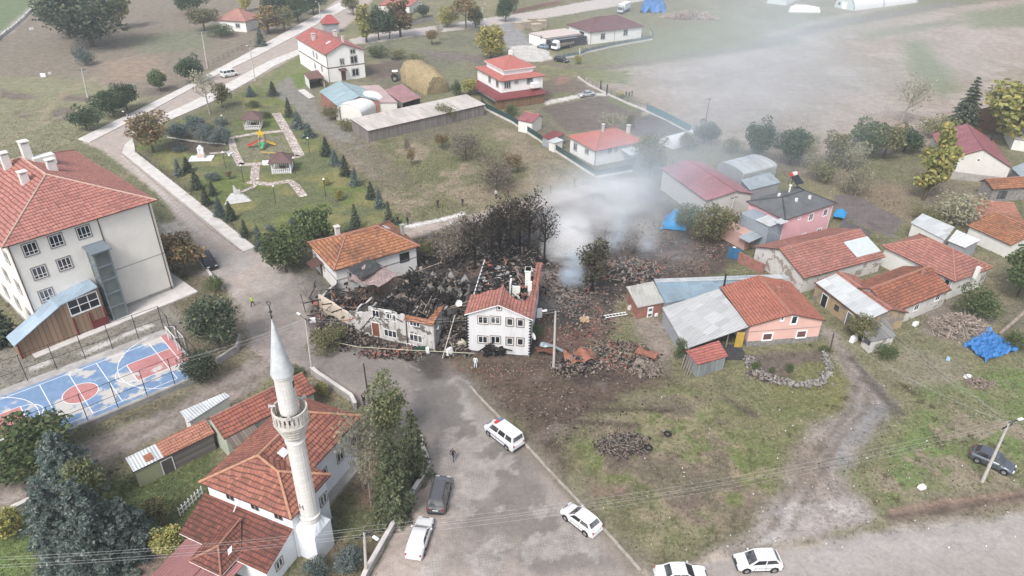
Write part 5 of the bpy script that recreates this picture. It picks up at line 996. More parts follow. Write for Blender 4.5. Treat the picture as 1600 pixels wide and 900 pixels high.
mqr = mb.build('roof', [TM, TRIMB, plain('orange ridge', (0.42, 0.23, 0.15), 0.9, 0.3, 3)], MQ)
mb = MB(); 
mb.slab([(.2, -3.3, 2.55), (9.7, -3.5, 2.55), (9.5, .39, 3.65), (-.2, .39, 3.65)], .12, 0, 1)
pa, pb = (4.75, -.6, 3.72), (4.95, -3.5, 3.6); c1, c2 = (3.0, -5.1, 2.55), (6.5, -5.15, 2.55)
mb.slab([c1, c2, pb], .1, 0, 1); mb.slab([(2.9, -2.9, 2.72), c1, pb, pa], .1, 0, 1); mb.slab([c2, (6.6, -2.9, 2.72), pa, pb], .1, 0, 1)
for q in ((pa, pb), (pb, c1), (pb, c2)): mb.tube([Vector(k) + Vector((0, 0, .03)) for k in q], .1, 6, 2)
mb.build('porch_roof', [TDARK, FRAMEW, plain('dull ridge', (0.3, 0.15, 0.11), 0.9, 0.3, 3)], MQ)
mb = MB(); mb.face([(9.3, -3.2, -.3), (9.3, .4, -.3), (9.3, .4, 3.45), (9.3, -3.2, 2.5)]); mb.face([(.5, -2.9, -.3), (9.3, -3.2, -.3), (9.3, -3.2, 2.45), (.5, -2.9, 2.45)]); mb.face([(.3, .4, -.3), (.5, -2.9, -.3), (.5, -2.9, 2.45), (.3, .4, 3.4)]); mb.build('porch_wall', MW, MQ)
mb = MB(); mb.slab([(.9, -7.6, 2.0), (7.2, -9.5, 2.0), (7.2, -3.4, 2.35), (1.0, -3.3, 2.35)], .08); mb.tube([(4.2, -8.6, 2.06), (4.2, -3.4, 2.42)], .05, 5); mb.build('canopy', sheet('pinkish red sheet', (0.36, 0.17, 0.165), 0.25, 0.04), MQ)
for k, (x, z) in enumerate(((2.9, 4.25), (5.6, 4.25), (8.1, 4.25))):
    for dx in (-.22, .22):
        me, gm = win_mesh(.32, .62, 1, 'grey trim', 'dark steel', .05, 0); o = share('window', me, MQ, (x + dx - .16, .4, z), 0); share('pane', gm, o)
me, gm = win_mesh(.8, .9, 2, 'grey trim', 'white frame', .1, 0); o = share('window', me, MQ, (9.3, -2.1, 1.1), math.pi / 2); share('pane', gm, o)
me, gm = win_mesh(.9, 1.1, 2, 'grey trim', 'white frame', .1, 0)
for y in (1.5, 4.0): o = share('window', me, MQ, (9.5, y, 2.6), math.pi / 2); share('pane', gm, o)
for y in (6.6, 9.2, 11.6): o = share('window', me, MQ, (7.6, y, 2.4), math.pi / 2); share('pane', gm, o)
mb = MB(); mb.box((7.62, 5.2, -.1), (8.5, 13, .35)); mb.build('plinth', CONC, MQ)
mb = MB(); mb.slab([(5.3, 4.3, 7.25), (6.0, 4.3, 6.95), (6.0, 5.1, 6.95), (5.3, 5.1, 7.25)], .1); mb.build('skylight', MC['pale glazing'], mqr)
mb = MB(); mb.box((6.5, 4.0, 6.2), (6.9, 4.4, 7.4)); mb.build('chimney', RIDGE, mqr); mb = MB(); mb.tube([(3.6, -.2, 3.6), (4.1, .36, 5.2)], .05, 6); mb.build('downpipe', FRAMEW, MQ)
# minaret
mc = Vector((-16.85, 41.56, 0)); MN = empty('minaret', mc, mrz, 'tall slender white minaret with one balcony and a grey-blue cone', 'minaret')
def blockm(name, c, bw=.85, rh=.42):
    m, t, b = new_mat(name, .9, .15); g = nd(t, 'ShaderNodeNewGeometry').outputs['Position']; br = nd(t, 'ShaderNodeTexBrick', {'Vector': nd(t, 'ShaderNodeUVMap').outputs[0], 'Color1': (*c, 1), 'Color2': (*[k * .93 for k in c], 1), 'Mortar': (*[k * .84 for k in c], 1), 'Scale': 1, 'Mortar Size': .025, 'Brick Width': bw, 'Row Height': rh})
    st = noise(t, nd(t, 'ShaderNodeMapping', {'Vector': g, 'Scale': (2.2, 2.2, .25)}).outputs[0], 1.0, 6, .7); cc = mixc(t, mth(t, 'MULTIPLY', ramp(t, st, .48, .75), .5), br.outputs[0], (.36, .34, .31)); t.links.new(cc, b.inputs['Base Color']); return m
MNW = blockm('minaret stone', (0.68, 0.66, 0.63))
mb = MB(); b_ = 1.12; mb.box((-b_, -b_, -.3), (b_, b_, 3.2)); n = 16
sq = []
for k in range(n):
    t = 2 * math.pi * k / n; m_ = max(abs(math.cos(t)), abs(math.sin(t))); sq.append((b_ * math.cos(t) / m_, b_ * math.sin(t) / m_))
for k in range(n):
    l = (k + 1) % n; t, t2 = 2 * math.pi * k / n, 2 * math.pi * l / n; mb.face([(*sq[k], 3.2), (*sq[l], 3.2), (.84 * math.cos(t2), .84 * math.sin(t2), 4.0), (.84 * math.cos(t), .84 * math.sin(t), 4.0)])
mb.build('base', MW, MN)
mb = MB(); n = 20
mb.lathe([(.84, 4.0), (.84, 4.55), (.9, 4.58), (.9, 4.7), (.76, 4.75), (.72, 12.9), (.8, 12.95), (.8, 13.15), (.72, 13.2), (.72, 13.6)], n=n)
mb.lathe([(.73, 16), (.71, 19.45), (.8, 19.5), (.8, 19.72)], n=n)
for k in range(n): t = 2 * math.pi * k / n; mb.tube([(.735 * math.cos(t), .735 * math.sin(t), 4.75), (.7 * math.cos(t), .7 * math.sin(t), 12.9)], .035, 4, cap=False)
mb.build('shaft', MNW, MN, smooth=35)
mb = MB()
for k, (r0, z0) in enumerate(((.76, 13.6), (.86, 13.95), (.97, 14.3), (1.08, 14.65))): mb.lathe([(r0, z0), (r0 + .1, z0 + .18), (r0 + .1, z0 + .35)], n=24)
mb.lathe([(1.18, 15), (1.25, 15.05), (1.25, 15.15)], n=24); mb.lathe([(.7, 15.16), (1.25, 15.15)], n=24)
for k in range(24):
    t = 2 * math.pi * k / 24; t2 = t + .262; c, s_ = math.cos, math.sin; w_ = .17
    for za, zb_, r in ((15.15, 15.35, 1.22), (16.1, 16.32, 1.22)): 
        mb.hexa([(r * c(t), r * s_(t), za), (r * c(t2), r * s_(t2), za), ((r - .1) * c(t2), (r - .1) * s_(t2), za), ((r - .1) * c(t), (r - .1) * s_(t), za)], [(r * c(t), r * s_(t), zb_), (r * c(t2), r * s_(t2), zb_), ((r - .1) * c(t2), (r - .1) * s_(t2), zb_), ((r - .1) * c(t), (r - .1) * s_(t), zb_)])
    mb.rbox((1.17 * c(t), 1.17 * s_(t), 15.72), (.09, w_, .78), (0, 0, t))
bo = mb.build('balcony', plain('balcony stone', (0.56, 0.53, 0.48), 0.9, 0.25, 2, dirt=(0.36, 0.33, 0.3)), MN); bo.scale = (1.1, 1.1, 1)
mb = MB(); mb.lathe([(.86, 19.72), (.8, 20.0), (.02, 24.5)], n=24); mb.build('cone', plain('lead cone', (0.57, 0.59, 0.6), 0.5, 0.2, 1.6, 0.4, 0.1, dirt=(0.42, 0.44, 0.46)), MN, smooth=40)
mb = MB(); mb.tube([(0, 0, 24.4), (0, 0, 25.6)], .035, 6); mb.lathe([(0, 24.5), (.11, 24.65), (0, 24.8)], n=8); mb.lathe([(0, 24.85), (.15, 25.02), (0, 25.2)], n=8)
mb.tube([(.16 * math.cos(t), 0, 25.75 + .16 * math.sin(t)) for t in [math.pi * (.62 + 1.76 * k / 12) for k in range(13)]], .03, 5); mb.build('finial', STEELD, MN)
for az in (-2.4, .3): mb = MB(); mb.box((-.13, -.02, 18.4), (.13, .06, 18.95)); mb.build('window', GLASS, MN, (.71 * math.cos(az), .71 * math.sin(az), 0), az + math.pi / 2)
for az in (-2.7, -.9, 1.3): mb = MB(); mb.tube([(0, 0, 0), (0.35, 0, 0), (.5, 0, 0)], [.06, .1, .2], 8); mb.build('loudspeaker', plain('horn grey', (0.45, 0.45, 0.43), 0.6), MN, (1.0 * math.cos(az), 1.0 * math.sin(az), 16.45), az)
mb = MB(); 
for y in (-.16, .16): mb.box((y - .02, -.8, 5.9), (y + .02, -.72, 6.4))
mb.box((-.16, -.8, 6.13), (.16, -.72, 6.17)); mb.build('bracket', TRIMG, MN)
# outbuildings by the lane
OB = House('outbuilding', 'greenish outbuilding with dark mossy tiled roof behind the mosque', 'outbuilding', (350, 686), (494, 612), (474, 580), 3.0, 'gx', 1.1, 0.25, wallm('pale green render', (0.42, 0.45, 0.36), amount=0.4), tiles('mossy tiles', (0.27, 0.09, 0.065), (0.36, 0.13, 0.09), (0.09, 0.045, 0.04), 0.45, 0.34, 0.6, (0.09, 0.05, 0.04)), yr=.62)
mb = MB(); z = OB.rz_at; mb.slab([(.2, -1.2, 2.4), (3.2, -1.2, 2.4), (3.2, .3, 3.0), (.2, .3, 3.0)], .08); mb.build('lean_to_roof', planks('brown boards', (0.16, 0.13, 0.11), .3), OB.roof)
quad_building('sheet_lean_to', 'lean-to with pale corrugated sheets at the end of the mossy outbuilding', 'lean-to', [at((281, 643), 2.4), at((294, 660), 2.2), at((359, 619), 2.2), at((351, 613), 2.4)], OFFW, SHW)
SD = House('plank_shed', 'long low plank shed, half red tiles and half rusty white sheet', 'shed', (207.5, 735), (334, 674), (318, 662), 2.4, 'shed', .55, 0.15, planks('weathered boards', (0.17, 0.155, 0.145), .22, .5, horizontal=True), SHW, corners=(2.2, 2.2, 2.7, 2.7), z0=-.2)
mb = MB(); z = SD.rz_at; xs = SD.W * .36; mb.slab([(xs, -.1, z(xs, 0) + .1), (SD.W, -.1, z(SD.W, 0) + .1), (SD.W, SD.D + .05, z(SD.W, SD.D) + .1), (xs, SD.D + .05, z(xs, SD.D) + .1)], .08); mb.build('tiled_cover', tiles('orange shed tiles', (0.4, 0.17, 0.11), (0.47, 0.22, 0.15), (0.2, 0.09, 0.07), 0.36, 0.26, 0.3), SD.roof)
mb = MB(); mb.slab([(SD.W * .17, .3, z(0, .3) + .09), (SD.W * .26, .3, z(0, .3) + .09), (SD.W * .26, SD.D * .6, z(0, SD.D * .6) + .09), (SD.W * .17, SD.D * .6, z(0, SD.D * .6) + .09)], .04); mb.build('rust_panel', plain('rust', (0.32, 0.13, 0.07), 0.8, 0.3), SD.roof)
mb = MB(); mb.box((.12, .1, -.2), (SD.W * .3, .14, 2.05)); SD.part('end_wall', mb, wallm('olive render', (0.3, 0.31, 0.2), amount=0.4)); SD.door('f', SD.W * .36, 1.0, 1.7, plain('old door', (0.1, 0.09, 0.085), 0.9))
tr = empty('trellis', at((282, 806)), 0, 'white wooden trellis fence beside the mosque porch', 'trellis'); P0, P1_ = at((282, 806)), at((317, 772)); d = P1_ - P0; mb = MB()
for h in (.25, .75): mb.tube([(0, 0, h), (d.x, d.y, h)], .04, 4)
for k in range(8): p = d * (k / 7); mb.box((p.x - .04, p.y - .04, 0), (p.x + .04, p.y + .04, 1.05))
mb.build('slat', FRAMEW, tr)

# ------------------------------------------------------------------ sports court
cu = Vector((.7308, .6826, 0)); cv = Vector((-.6826, .7308, 0)); co = Vector((-44.54, 71.0, 0)); crz = math.atan2(cu.y, cu.x)
CT = MB(); CT.box((-30, -10.2, -.4), (2.7, 1.9, .46)); ct = CT.build('sports_court', plain('court concrete', (0.34, 0.325, 0.31), 0.9, 0.25, 1.0, 0.1, dirt=(0.44, 0.42, 0.4)), None, co, crz); tag(ct, 'blue and red multi-sport court with white lines', 'sports court', None, 'structure')
def paintm(name, c, wear):
    m, t, b = new_mat(name, 0.75, 0.25); g = nd(t, 'ShaderNodeNewGeometry').outputs['Position']; n_ = noise(t, g, .22, 5, .55); k = noise(t, g, .9, 6, .7)
    cc = mixc(t, ramp(t, k, .3, .75), [v * .85 for v in c], [min(1, v * 1.2 + .02) for v in c]); cc = mixc(t, ramp(t, mth(t, 'ADD', mth(t, 'MULTIPLY', n_, .8), mth(t, 'MULTIPLY', k, .2)), wear, wear + .03), cc, (0.46, 0.44, 0.415)); t.links.new(cc, b.inputs['Base Color']); return m
mb = MB(); mb.face([(-29.5, -9.8, .464), (1.9, -9.8, .464), (1.9, .5, .464), (-29.5, .5, .464)]); o = mb.build('blue_paint', paintm('court blue', (0.15, 0.235, 0.37), .52), ct)
RDP = paintm('court red', (0.4, 0.17, 0.165), .6); mb = MB(); mb.face([(-3.5, -6.6, .468), (2.4, -6.6, .468), (2.4, -2.7, .468), (-3.5, -2.7, .468)]); mb.face([(1.55, -2.7, .468), (2.4, -2.7, .468), (2.4, .6, .468), (1.55, .6, .468)]); mb.face([(-21, -6.6, .468), (-14.5, -6.6, .468), (-14.5, -2.7, .468), (-21, -2.7, .468)]); mb.face([(-9 + 1.8 * math.cos(2 * math.pi * k / 40), -4.6 + 1.8 * math.sin(2 * math.pi * k / 40), .468) for k in range(40)]); mb.build('red_paint', RDP, ct)
mb = MB(); LW = .09
def ln(a, b):
    a, b = Vector((*a, .472)), Vector((*b, .472)); d = (b - a).normalized(); q = Vector((-d.y, d.x, 0)) * LW / 2; mb.face([a - q, b - q, b + q, a + q])
def arc(c, r, t0, t1, n=30):
    P = lambda r_, t: (c[0] + r_ * math.cos(t), c[1] + r_ * math.sin(t), .4725)
    for k in range(n): a, b = t0 + (t1 - t0) * k / n, t0 + (t1 - t0) * (k + 1) / n; mb.face([P(r - LW / 2, a), P(r + LW / 2, a), P(r + LW / 2, b), P(r - LW / 2, b)])
for x in (0, -6, -9, -12, -18): ln((x, 0), (x, -9.1))
ln((-18, 0), (0, 0)); ln((-18, -9.1), (0, -9.1)); ln((-3.5, -2.7), (1.55, -2.7)); ln((-3.5, -6.6), (2.4, -6.6)); ln((-3.5, -6.6), (-3.5, -2.7)); ln((1.55, .55), (1.55, -7.4)); ln((-14.5, -6.6), (-14.5, -2.7)); ln((-20, -2.7), (-14.5, -2.7)); ln((-20, -6.6), (-14.5, -6.6))
arc((-9, -4.6), 1.8, 0, 6.2832, 44); arc((-3.5, -4.6), 1.75, math.pi / 2, 3 * math.pi / 2); arc((1.2, -4.6), 6.0, math.pi * .55, math.pi * 1.45, 44); arc((-14.5, -4.6), 1.75, -math.pi / 2, math.pi / 2); arc((-19.2, -4.6), 6.0, -math.pi * .45, math.pi * .45, 44)
mb.build('court_lines', plain('line paint', (0.72, 0.72, 0.72), 0.7, 0.15, 3), ct)
def lxy(x, y, z=0): return co + cu * x + cv * y + Vector((0, 0, z))
def fence_world(name, label, pts, h, spacing, pm, rails, panel=None, base=None, z0=0.0, pr=.05, cat='fence', ph=None, round_=True):
    """posts are parts; rails: heights; panel: (material, z0, z1, thickness); base: (material, height, thickness)"""
    o = pts[0]; r = empty(name, (o.x, o.y, 0), 0, label, cat); L = [p - Vector((o.x, o.y, 0)) for p in pts]; pmesh = MB(); hp = ph or h
    if round_: pmesh.tube([(0, 0, z0 - .2), (0, 0, z0 + hp)], pr, 6)
    else: pmesh.box((-pr, -pr, z0 - .2), (pr, pr, z0 + hp))
    pme = pmesh.mesh('post', [pm]); rb = MB(); pb = MB(); bb = MB()
    for a, b in zip(L, L[1:]):
        d = (b - a); n_ = max(1, round(d.length / spacing)); u_ = d.normalized(); q = Vector((-u_.y, u_.x, 0))
        for k in range(n_ + (1 if b is L[-1] else 0)): p = a + d * (k / n_); share('post', pme, r, (p.x, p.y, 0), math.atan2(u_.y, u_.x))
        for z in rails: rb.tube([a + Vector((0, 0, z0 + z)), b + Vector((0, 0, z0 + z))], pr * .6, 5)
        def wallseg(m_, za, zb_, th): m_.hexa([a - q * th / 2 + Vector((0, 0, za)), b - q * th / 2 + Vector((0, 0, za)), b + q * th / 2 + Vector((0, 0, za)), a + q * th / 2 + Vector((0, 0, za))], [a - q * th / 2 + Vector((0, 0, zb_)), b - q * th / 2 + Vector((0, 0, zb_)), b + q * th / 2 + Vector((0, 0, zb_)), a + q * th / 2 + Vector((0, 0, zb_))])
        if panel: wallseg(pb, z0 + panel[1], z0 + panel[2], panel[3])
        if base: wallseg(bb, -.2, base[1], base[2])
    if rails: rb.build('rail', pm, r)
    if panel: pb.build('panel', panel[0], r)
    if base: bb.build('base_wall', base[0], r)
    return r
# court fence
fence_world('court_fence', 'tall dark steel pipe fence round the sports court', [lxy(-28, -9.97), lxy(2.45, -9.97), lxy(2.45, 1.7), lxy(-28, 1.7)], 3.6, 3.0, STEELD, (1.7, 3.55), None, None, .46, .045)
mb = MB(); mb.box((-30, -10.5, -.4), (2.4, -10.22, .62)); o = mb.build('retaining_wall', plain('stained concrete wall', (0.3, 0.29, 0.275), 0.95, 0.3, 0.8, 0.1, bump=.3, dirt=(0.2, 0.185, 0.165)), None, co, crz); tag(o, 'stained concrete retaining wall under the court fence', 'wall')
g_ = empty('football_goal', lxy(2.1, -2.4, .47), crz, 'small white football goal at the end of the sports court', 'goal'); mb = MB(); 
mb.tube([(0, -1.5, 0), (0, -1.5, 2), (0, 1.5, 2), (0, 1.5, 0)], .05, 6); mb.build('goal_frame', FRAMEW, g_); mb = MB()
for y in (-1.5, 1.5): mb.tube([(0, y, 2), (.9, y, 1.6), (.9, y, 0)], .035, 5)
mb.tube([(.9, -1.5, 1.6), (.9, 1.5, 1.6)], .035, 5); mb.build('back_frame', FRAMEW, g_)

# ------------------------------------------------------------------ walls and fences
def wall_line(name, label, pts, h, th, m, cat='wall', coping=None, z0=-.25, jagged=False):
    P = [at(p) for p in pts]; r = empty(name, P[0], 0, label, cat); mb = MB(); cb = MB()
    for a, b in zip(P, P[1:]):
        a, b = a - P[0], b - P[0]; d = (b - a); u_ = d.normalized(); q = Vector((-u_.y, u_.x, 0)) * th / 2; n_ = max(1, int(d.length / 1.2)) if jagged else 1
        for k in range(n_):
            s0, s1 = a + d * k / n_, a + d * (k + 1) / n_; z = h * (random.uniform(.65, 1.1) if jagged else 1)
            B4 = [s0 - q, s1 - q, s1 + q, s0 + q]; mb.hexa([(p.x, p.y, z0) for p in B4], [(p.x, p.y, z) for p in B4])
        if coping: q2 = q * 1.35; B4 = [a - q2, b - q2, b + q2, a + q2]; cb.hexa([(p.x, p.y, h) for p in B4], [(p.x, p.y, h + .1) for p in B4])
    mb.build('wall_body', m, r)
    if coping: cb.build('coping', coping, r)
    return r
wall_line('garden_wall', 'low pale concrete garden wall at the corner behind the minaret', [(488, 583), (497, 591), (550, 627), (556, 640)], .9, .3, CONC, coping=CONCL)
wall_line('garden_wall', 'low concrete garden wall along the street beside the parked cars', [(657, 688), (661, 706), (672, 735), (630, 800), (575, 897), (560, 930)], .8, .3, CONC, coping=CONCL)
wall_line('garden_wall', 'broken grey wall segment at the end of the sports court', [(340, 570), (372, 548), (376, 530)], .9, .3, CONC)
wall_line('stone_wall', 'grey concrete wall along the lane at the left edge', [(-40, 830), (0, 812), (62, 782)], .7, .35, CONC, coping=CONCL)
mb = MB(); GP = [at(p) for p in [(1168, 560), (1180, 580), (1205, 596), (1245, 603), (1285, 600), (1297, 578), (1288, 552)]]
for a, b in zip(GP, GP[1:]):
    for _ in range(int((b - a).length * 26)): p = a + (b - a) * random.random(); q = random.uniform(.1, .32); mb.rbox((p.x + random.gauss(0, .3), p.y + random.gauss(0, .3), random.uniform(0, .45)), (q, q * .8, q * .6), (random.uniform(0, 3), random.uniform(0, 3), random.uniform(0, 3)), random.choice([0, 0, 1]))
tag(mb.build('stone_wall', [STONE, plain('pale stone', (.33, .31, .285), .95, .3, 2)]), 'tumbled dry-stone wall round the salmon house garden', 'wall')
wall_line('brick_wall', 'red brick wall beside the blue gate', [(1153, 408), (1165, 415), (1192, 428)], 1.6, .25, BRK)
wall_line('stone_wall', 'white-topped boundary wall in the top left corner', [(66, 0), (50, 16), (32, 34), (5, 56), (-60, 110)], .9, .5, OLDW, jagged=True)
wall_line('garden_wall', 'low kerb wall beside the parked black car', [(280, 372), (300, 392), (335, 438), (348, 452)], .45, .3, CONCL)
GRF = plain('green fence mesh', (0.035, 0.075, 0.065), 0.7, 0.3, 2)
W0 = lambda *p: [at(k) for k in p]
fence_world('green_fence', 'dark green screened fence on a white base round the villa plots', W0((752, 162), (760, 172), (800, 192), (860, 232), (931, 278), (988, 268)), 1.6, 2.4, STEELD, (1.55,), (GRF, .4, 1.5, .03), (CONCL, .45, .2))
fence_world('green_fence', 'green wire fence on a low white wall beside the big field', W0((903, 121), (918, 132), (947, 147), (980, 162), (1010, 174)), 1.5, 2.4, STEELD, (.9, 1.45), None, (CONCL, .4, .2))
fence_world('green_fence', 'solid teal fence section behind the red hipped house', W0((1010, 174), (1040, 188), (1078, 208)), 1.9, 2.0, STEELD, (1.8,), (plain('teal screen', (0.1, 0.2, 0.22), 0.7, .2), .3, 1.8, .03), (CONCL, .3, .2))
fence_world('gate_posts', 'pair of dark gate posts on the villa drive', W0((938, 142), (948, 148)), 2.6, 6, STEELD, (), None, None, 0, .13, 'gate posts', round_=False)
fence_world('yard_fence', 'grey-blue railing fence on a white base in front of the storehouse', W0((880, 92), (905, 88), (917, 83), (960, 73), (1020, 62), (1016, 50)), 1.6, 2.4, STEELD, (.6, 1.0, 1.5), (plain('blue grey mesh', (0.16, 0.2, 0.22), .7), .3, 1.3, .02), (CONCL, .5, .25))
fence_world('park_fence', 'low wire fence with small posts along the street side of the park', W0((212, 240), (300, 305), (398, 384)), .9, 2.6, STEELD, (.4, .85), None, None, 0, .035)
fence_world('park_fence', 'wire fence with thin posts along the top of the park', W0((335, 160), (380, 152), (436, 152)), 1.1, 3, STEELD, (.5, 1.0), None, None, 0, .04)
fence_world('park_fence', 'low dark fence along the bottom of the park', W0((540, 366), (600, 356), (628, 350)), .8, 2.4, STEELD, (.7,), (plain('dark netting', (0.06, 0.07, 0.06), .9), .05, .65, .02), None, 0, .035)
fence_world('picket_fence', 'rough stake fence in front of the pink house', W0((1153, 385), (1200, 396)), 1.2, .45, PLK, (.5, .95), None, None, 0, .06)
fence_world('wooden_fence', 'weathered stake fence behind the arched barn', W0((1165, 258), (1200, 252), (1240, 247)), 1.5, .7, PLK, (.6, 1.2), None, None, 0, .08)
fence_world('wire_fence', 'wire fence with thin posts along the far side of the street', W0((300, 118), (350, 92), (392, 70), (440, 45)), 1.3, 3, STEELD, (.6, 1.2), None, None, 0, .05)
mb = MB(); mb.box((-.05, -1.0, 0), (.05, 1.0, 1.9)); g = mb.build('gate', sheet('blue gate sheet', (0.05, 0.16, 0.3), .3, .05), None, at((1146, 405)), R(60)); tag(g, 'blue sheet-metal gate at the end of the brick wall', 'gate')
wall_line('boundary_wall', 'long low brick-coloured wall beside the top road', [(800, 22), (850, 10), (876, 6)], 1.4, .3, plain('reddish wall', (0.3, 0.2, 0.17), .9)); wall_line('boundary_wall', 'grey wall with a dark top behind the roadside trees', [(640, 40), (676, 32)], 1.6, .3, CONC, coping=STEELD)
# ------------------------------------------------------------------ park furniture
PATH = plain('crazy paving', (0.46, 0.39, 0.35), 0.9, 0.35, 2.2, 0.1)
def pave(name='stone paving path'):
    m, t, b = new_mat(name, .9, .15); g = nd(t, 'ShaderNodeNewGeometry').outputs['Position']
    v = nd(t, 'ShaderNodeTexVoronoi', {'Vector': g, 'Scale': 1.6}, feature='DISTANCE_TO_EDGE').outputs[0]; w = nd(t, 'ShaderNodeTexVoronoi', {'Vector': g, 'Scale': 1.6}).outputs['Color']
    cc = mixc(t, nd(t, 'ShaderNodeSeparateColor', {0: w}).outputs[0], (0.36, 0.29, 0.26), (0.62, 0.56, 0.52)); cc = mixc(t, mth(t, 'LESS_THAN', v, .07), cc, (0.2, 0.17, 0.14)); t.links.new(cc, b.inputs['Base Color']); return m
PV_ = pave()
Q = lambda x, y: (220 + x / 5.625, 130 + y / 5.625)
def path(pts, w, label):
    P = [at(p) for p in pts]; mb = MB(); L_, R_ = [], []
    for i, p in enumerate(P):
        d = (P[min(i + 1, len(P) - 1)] - P[max(i - 1, 0)]).normalized(); q = Vector((-d.y, d.x, 0)) * w / 2; L_.append(p + q); R_.append(p - q)
    for i in range(len(P) - 1): mb.hexa([Vector((*k.xy, -.1)) for k in (R_[i], R_[i + 1], L_[i + 1], L_[i])], [Vector((*k.xy, .05)) for k in (R_[i], R_[i + 1], L_[i + 1], L_[i])])
    return tag(mb.build('park_path', PV_), label, None, None, 'structure')
path([Q(1190, 265), Q(1290, 430), Q(1400, 640)], 1.9, 'straight stone-paved path on the right side of the playground')
path([Q(1245, 420), Q(1000, 445), Q(790, 480), Q(820, 600), Q(880, 720)], 1.5, 'stone-paved path round the far side of the playground')
path([Q(860, 715), Q(1000, 715), Q(1180, 680), Q(1400, 640)], 1.6, 'stone-paved path on the near side of the playground')
path([Q(1010, 730), Q(1000, 830), (400, 281)], 1.6, 'short stone-paved path leading down from the playground')
path([(388, 284), (420, 288), (452, 283), (462, 290), (474, 307)], 1.5, 'crooked stone-paved path ending in the lawn')
path([(378, 300), (396, 292), (400, 288)], .7, 'narrow stone path to the marble fountain')
path([Q(600, 620), Q(760, 605)], .9, 'narrow stone path to the small shrine')
for nm, pts in (('edging', [(262, 215), (300, 221), (352, 226)]),): wall_line('bed_edging', 'low pale stone edging of the juniper bed', pts, .25, .2, CONCL)
def gazebo(p, lab, rot, open_):
    g = empty('gazebo', at(p), rot, lab, 'gazebo'); s = 1.7; e = 2.2
    mb = MB(); c = [(-e, -e, 2.3), (e, -e, 2.3), (e, e, 2.3), (-e, e, 2.3)]; ap = (0, 0, 3.7)
    for i in range(4): mb.slab([c[i], c[(i + 1) % 4], ap], .1); mb.tube([Vector(c[i]) + Vector((0, 0, .03)), ap], .05, 5)
    mb.build('roof', plain('brown shingle', (0.135, 0.085, 0.08), .85, .25, 2), g)
    pm = MB(); pm.box((-.08, -.08, 0), (.08, .08, 2.35)); me = pm.mesh('post', [FRAMEW if not open_ else plain('pale timber', (0.5, 0.42, 0.36), .8)])
    for a in (-s, s):
        for b in (-s, s): share('post', me, g, (a, b, 0))
    mb = MB()
    for a, b, c_, d in ((-s, -s, s, -s), (s, -s, s, s), (s, s, -s, s), (-s, s, -s, -s)):
        for z in (.25, .9): mb.tube([(a, b, z), (c_, d, z)], .045, 4)
        for k in range(1, 9): x, y = a + (c_ - a) * k / 9, b + (d - b) * k / 9; mb.box((x - .06, y - .06, .25), (x + .06, y + .06, .9))
    mb.build('railing', FRAMEW, g); mb = MB(); mb.box((-s, -s, -.05), (s, s, .12)); mb.build('floor_slab', CONCL, g); mb = MB(); mb.box((-.5, -.35, .12), (.5, .35, .85)); mb.build('bench_table', WOODB, g)
gazebo(Q(995, 385), 'open wooden gazebo with brown pyramid roof behind the playground', .15, True); gazebo(Q(1250, 765), 'white-railed gazebo with brown pyramid roof in front of the playground', .15, False)
pl = empty('playground_slide', at(Q(1075, 560)), .1, 'playground tower with red slide, yellow chute and yellow star roof', 'play tower'); cm = lambda n_, c: plain(n_, c, .45, .1, 1, .4)
mb = MB(); 
for a in (-.55, .55):
    for b in (-.55, .55): mb.tube([(a, b, 0), (a, b, 3.0)], .06, 6)
mb.build('post', cm('play grey', (0.35, 0.35, 0.36)), pl); mb = MB(); mb.box((-.6, -.6, 1.35), (.6, .6, 1.45)); mb.box((-.62, -.62, 1.45), (-.5, .6, 2.1)); mb.box((.5, -.62, 1.45), (.62, .6, 2.1)); mb.build('platform', cm('play pink', (0.5, 0.3, 0.28)), pl)
mb = MB(); st = [((.95 if k % 2 == 0 else .42) * math.cos(math.pi * k / 5 + math.pi / 2), (.95 if k % 2 == 0 else .42) * math.sin(math.pi * k / 5 + math.pi / 2)) for k in range(10)]
mb.face([(x, -.62, 3.1 + z) for x, z in st]); mb.face([(x, -.5, 3.1 + z) for x, z in st[::-1]])
for k in range(10): a, b = st[k], st[(k + 1) % 10]; mb.face([(a[0], -.5, 3.1 + a[1]), (a[0], -.62, 3.1 + a[1]), (b[0], -.62, 3.1 + b[1]), (b[0], -.5, 3.1 + b[1])])
mb.slab([(-.75, -.75, 2.95), (.75, -.75, 2.95), (.75, .75, 2.95), (-.75, .75, 2.95)], .08); mb.build('roof', cm('play yellow', (0.62, 0.42, 0.06)), pl)
def chute(nm, pts, w, c):
    mb = MB(); P = [Vector(p) for p in pts]
    for a, b in zip(P, P[1:]):
        d = (b - a); q = Vector((-d.y, d.x, 0)).normalized() * w / 2
        mb.slab([a - q, b - q, b + q, a + q], .05)
        for s_ in (-1, 1): mb.slab([a + q * s_ + Vector((0, 0, .22)), b + q * s_ + Vector((0, 0, .22)), b + q * s_ * 1.12, a + q * s_ * 1.12], .04)
    mb.build(nm, c, pl)
chute('slide', [(-.6, 0, 1.4), (-2.4, -.2, .5), (-3.0, -.3, .35)], .6, cm('play red', (0.5, 0.05, 0.04))); chute('chute', [(.6, 0, 1.4), (1.7, .3, .6), (2.5, .5, .25)], .55, cm('play yellow', (0.62, 0.42, 0.06))); chute('spiral', [(0, -.6, 1.4), (.3, -1.4, .9), (.1, -2.0, .45)], .8, cm('play green', (0.05, 0.3, 0.12)))
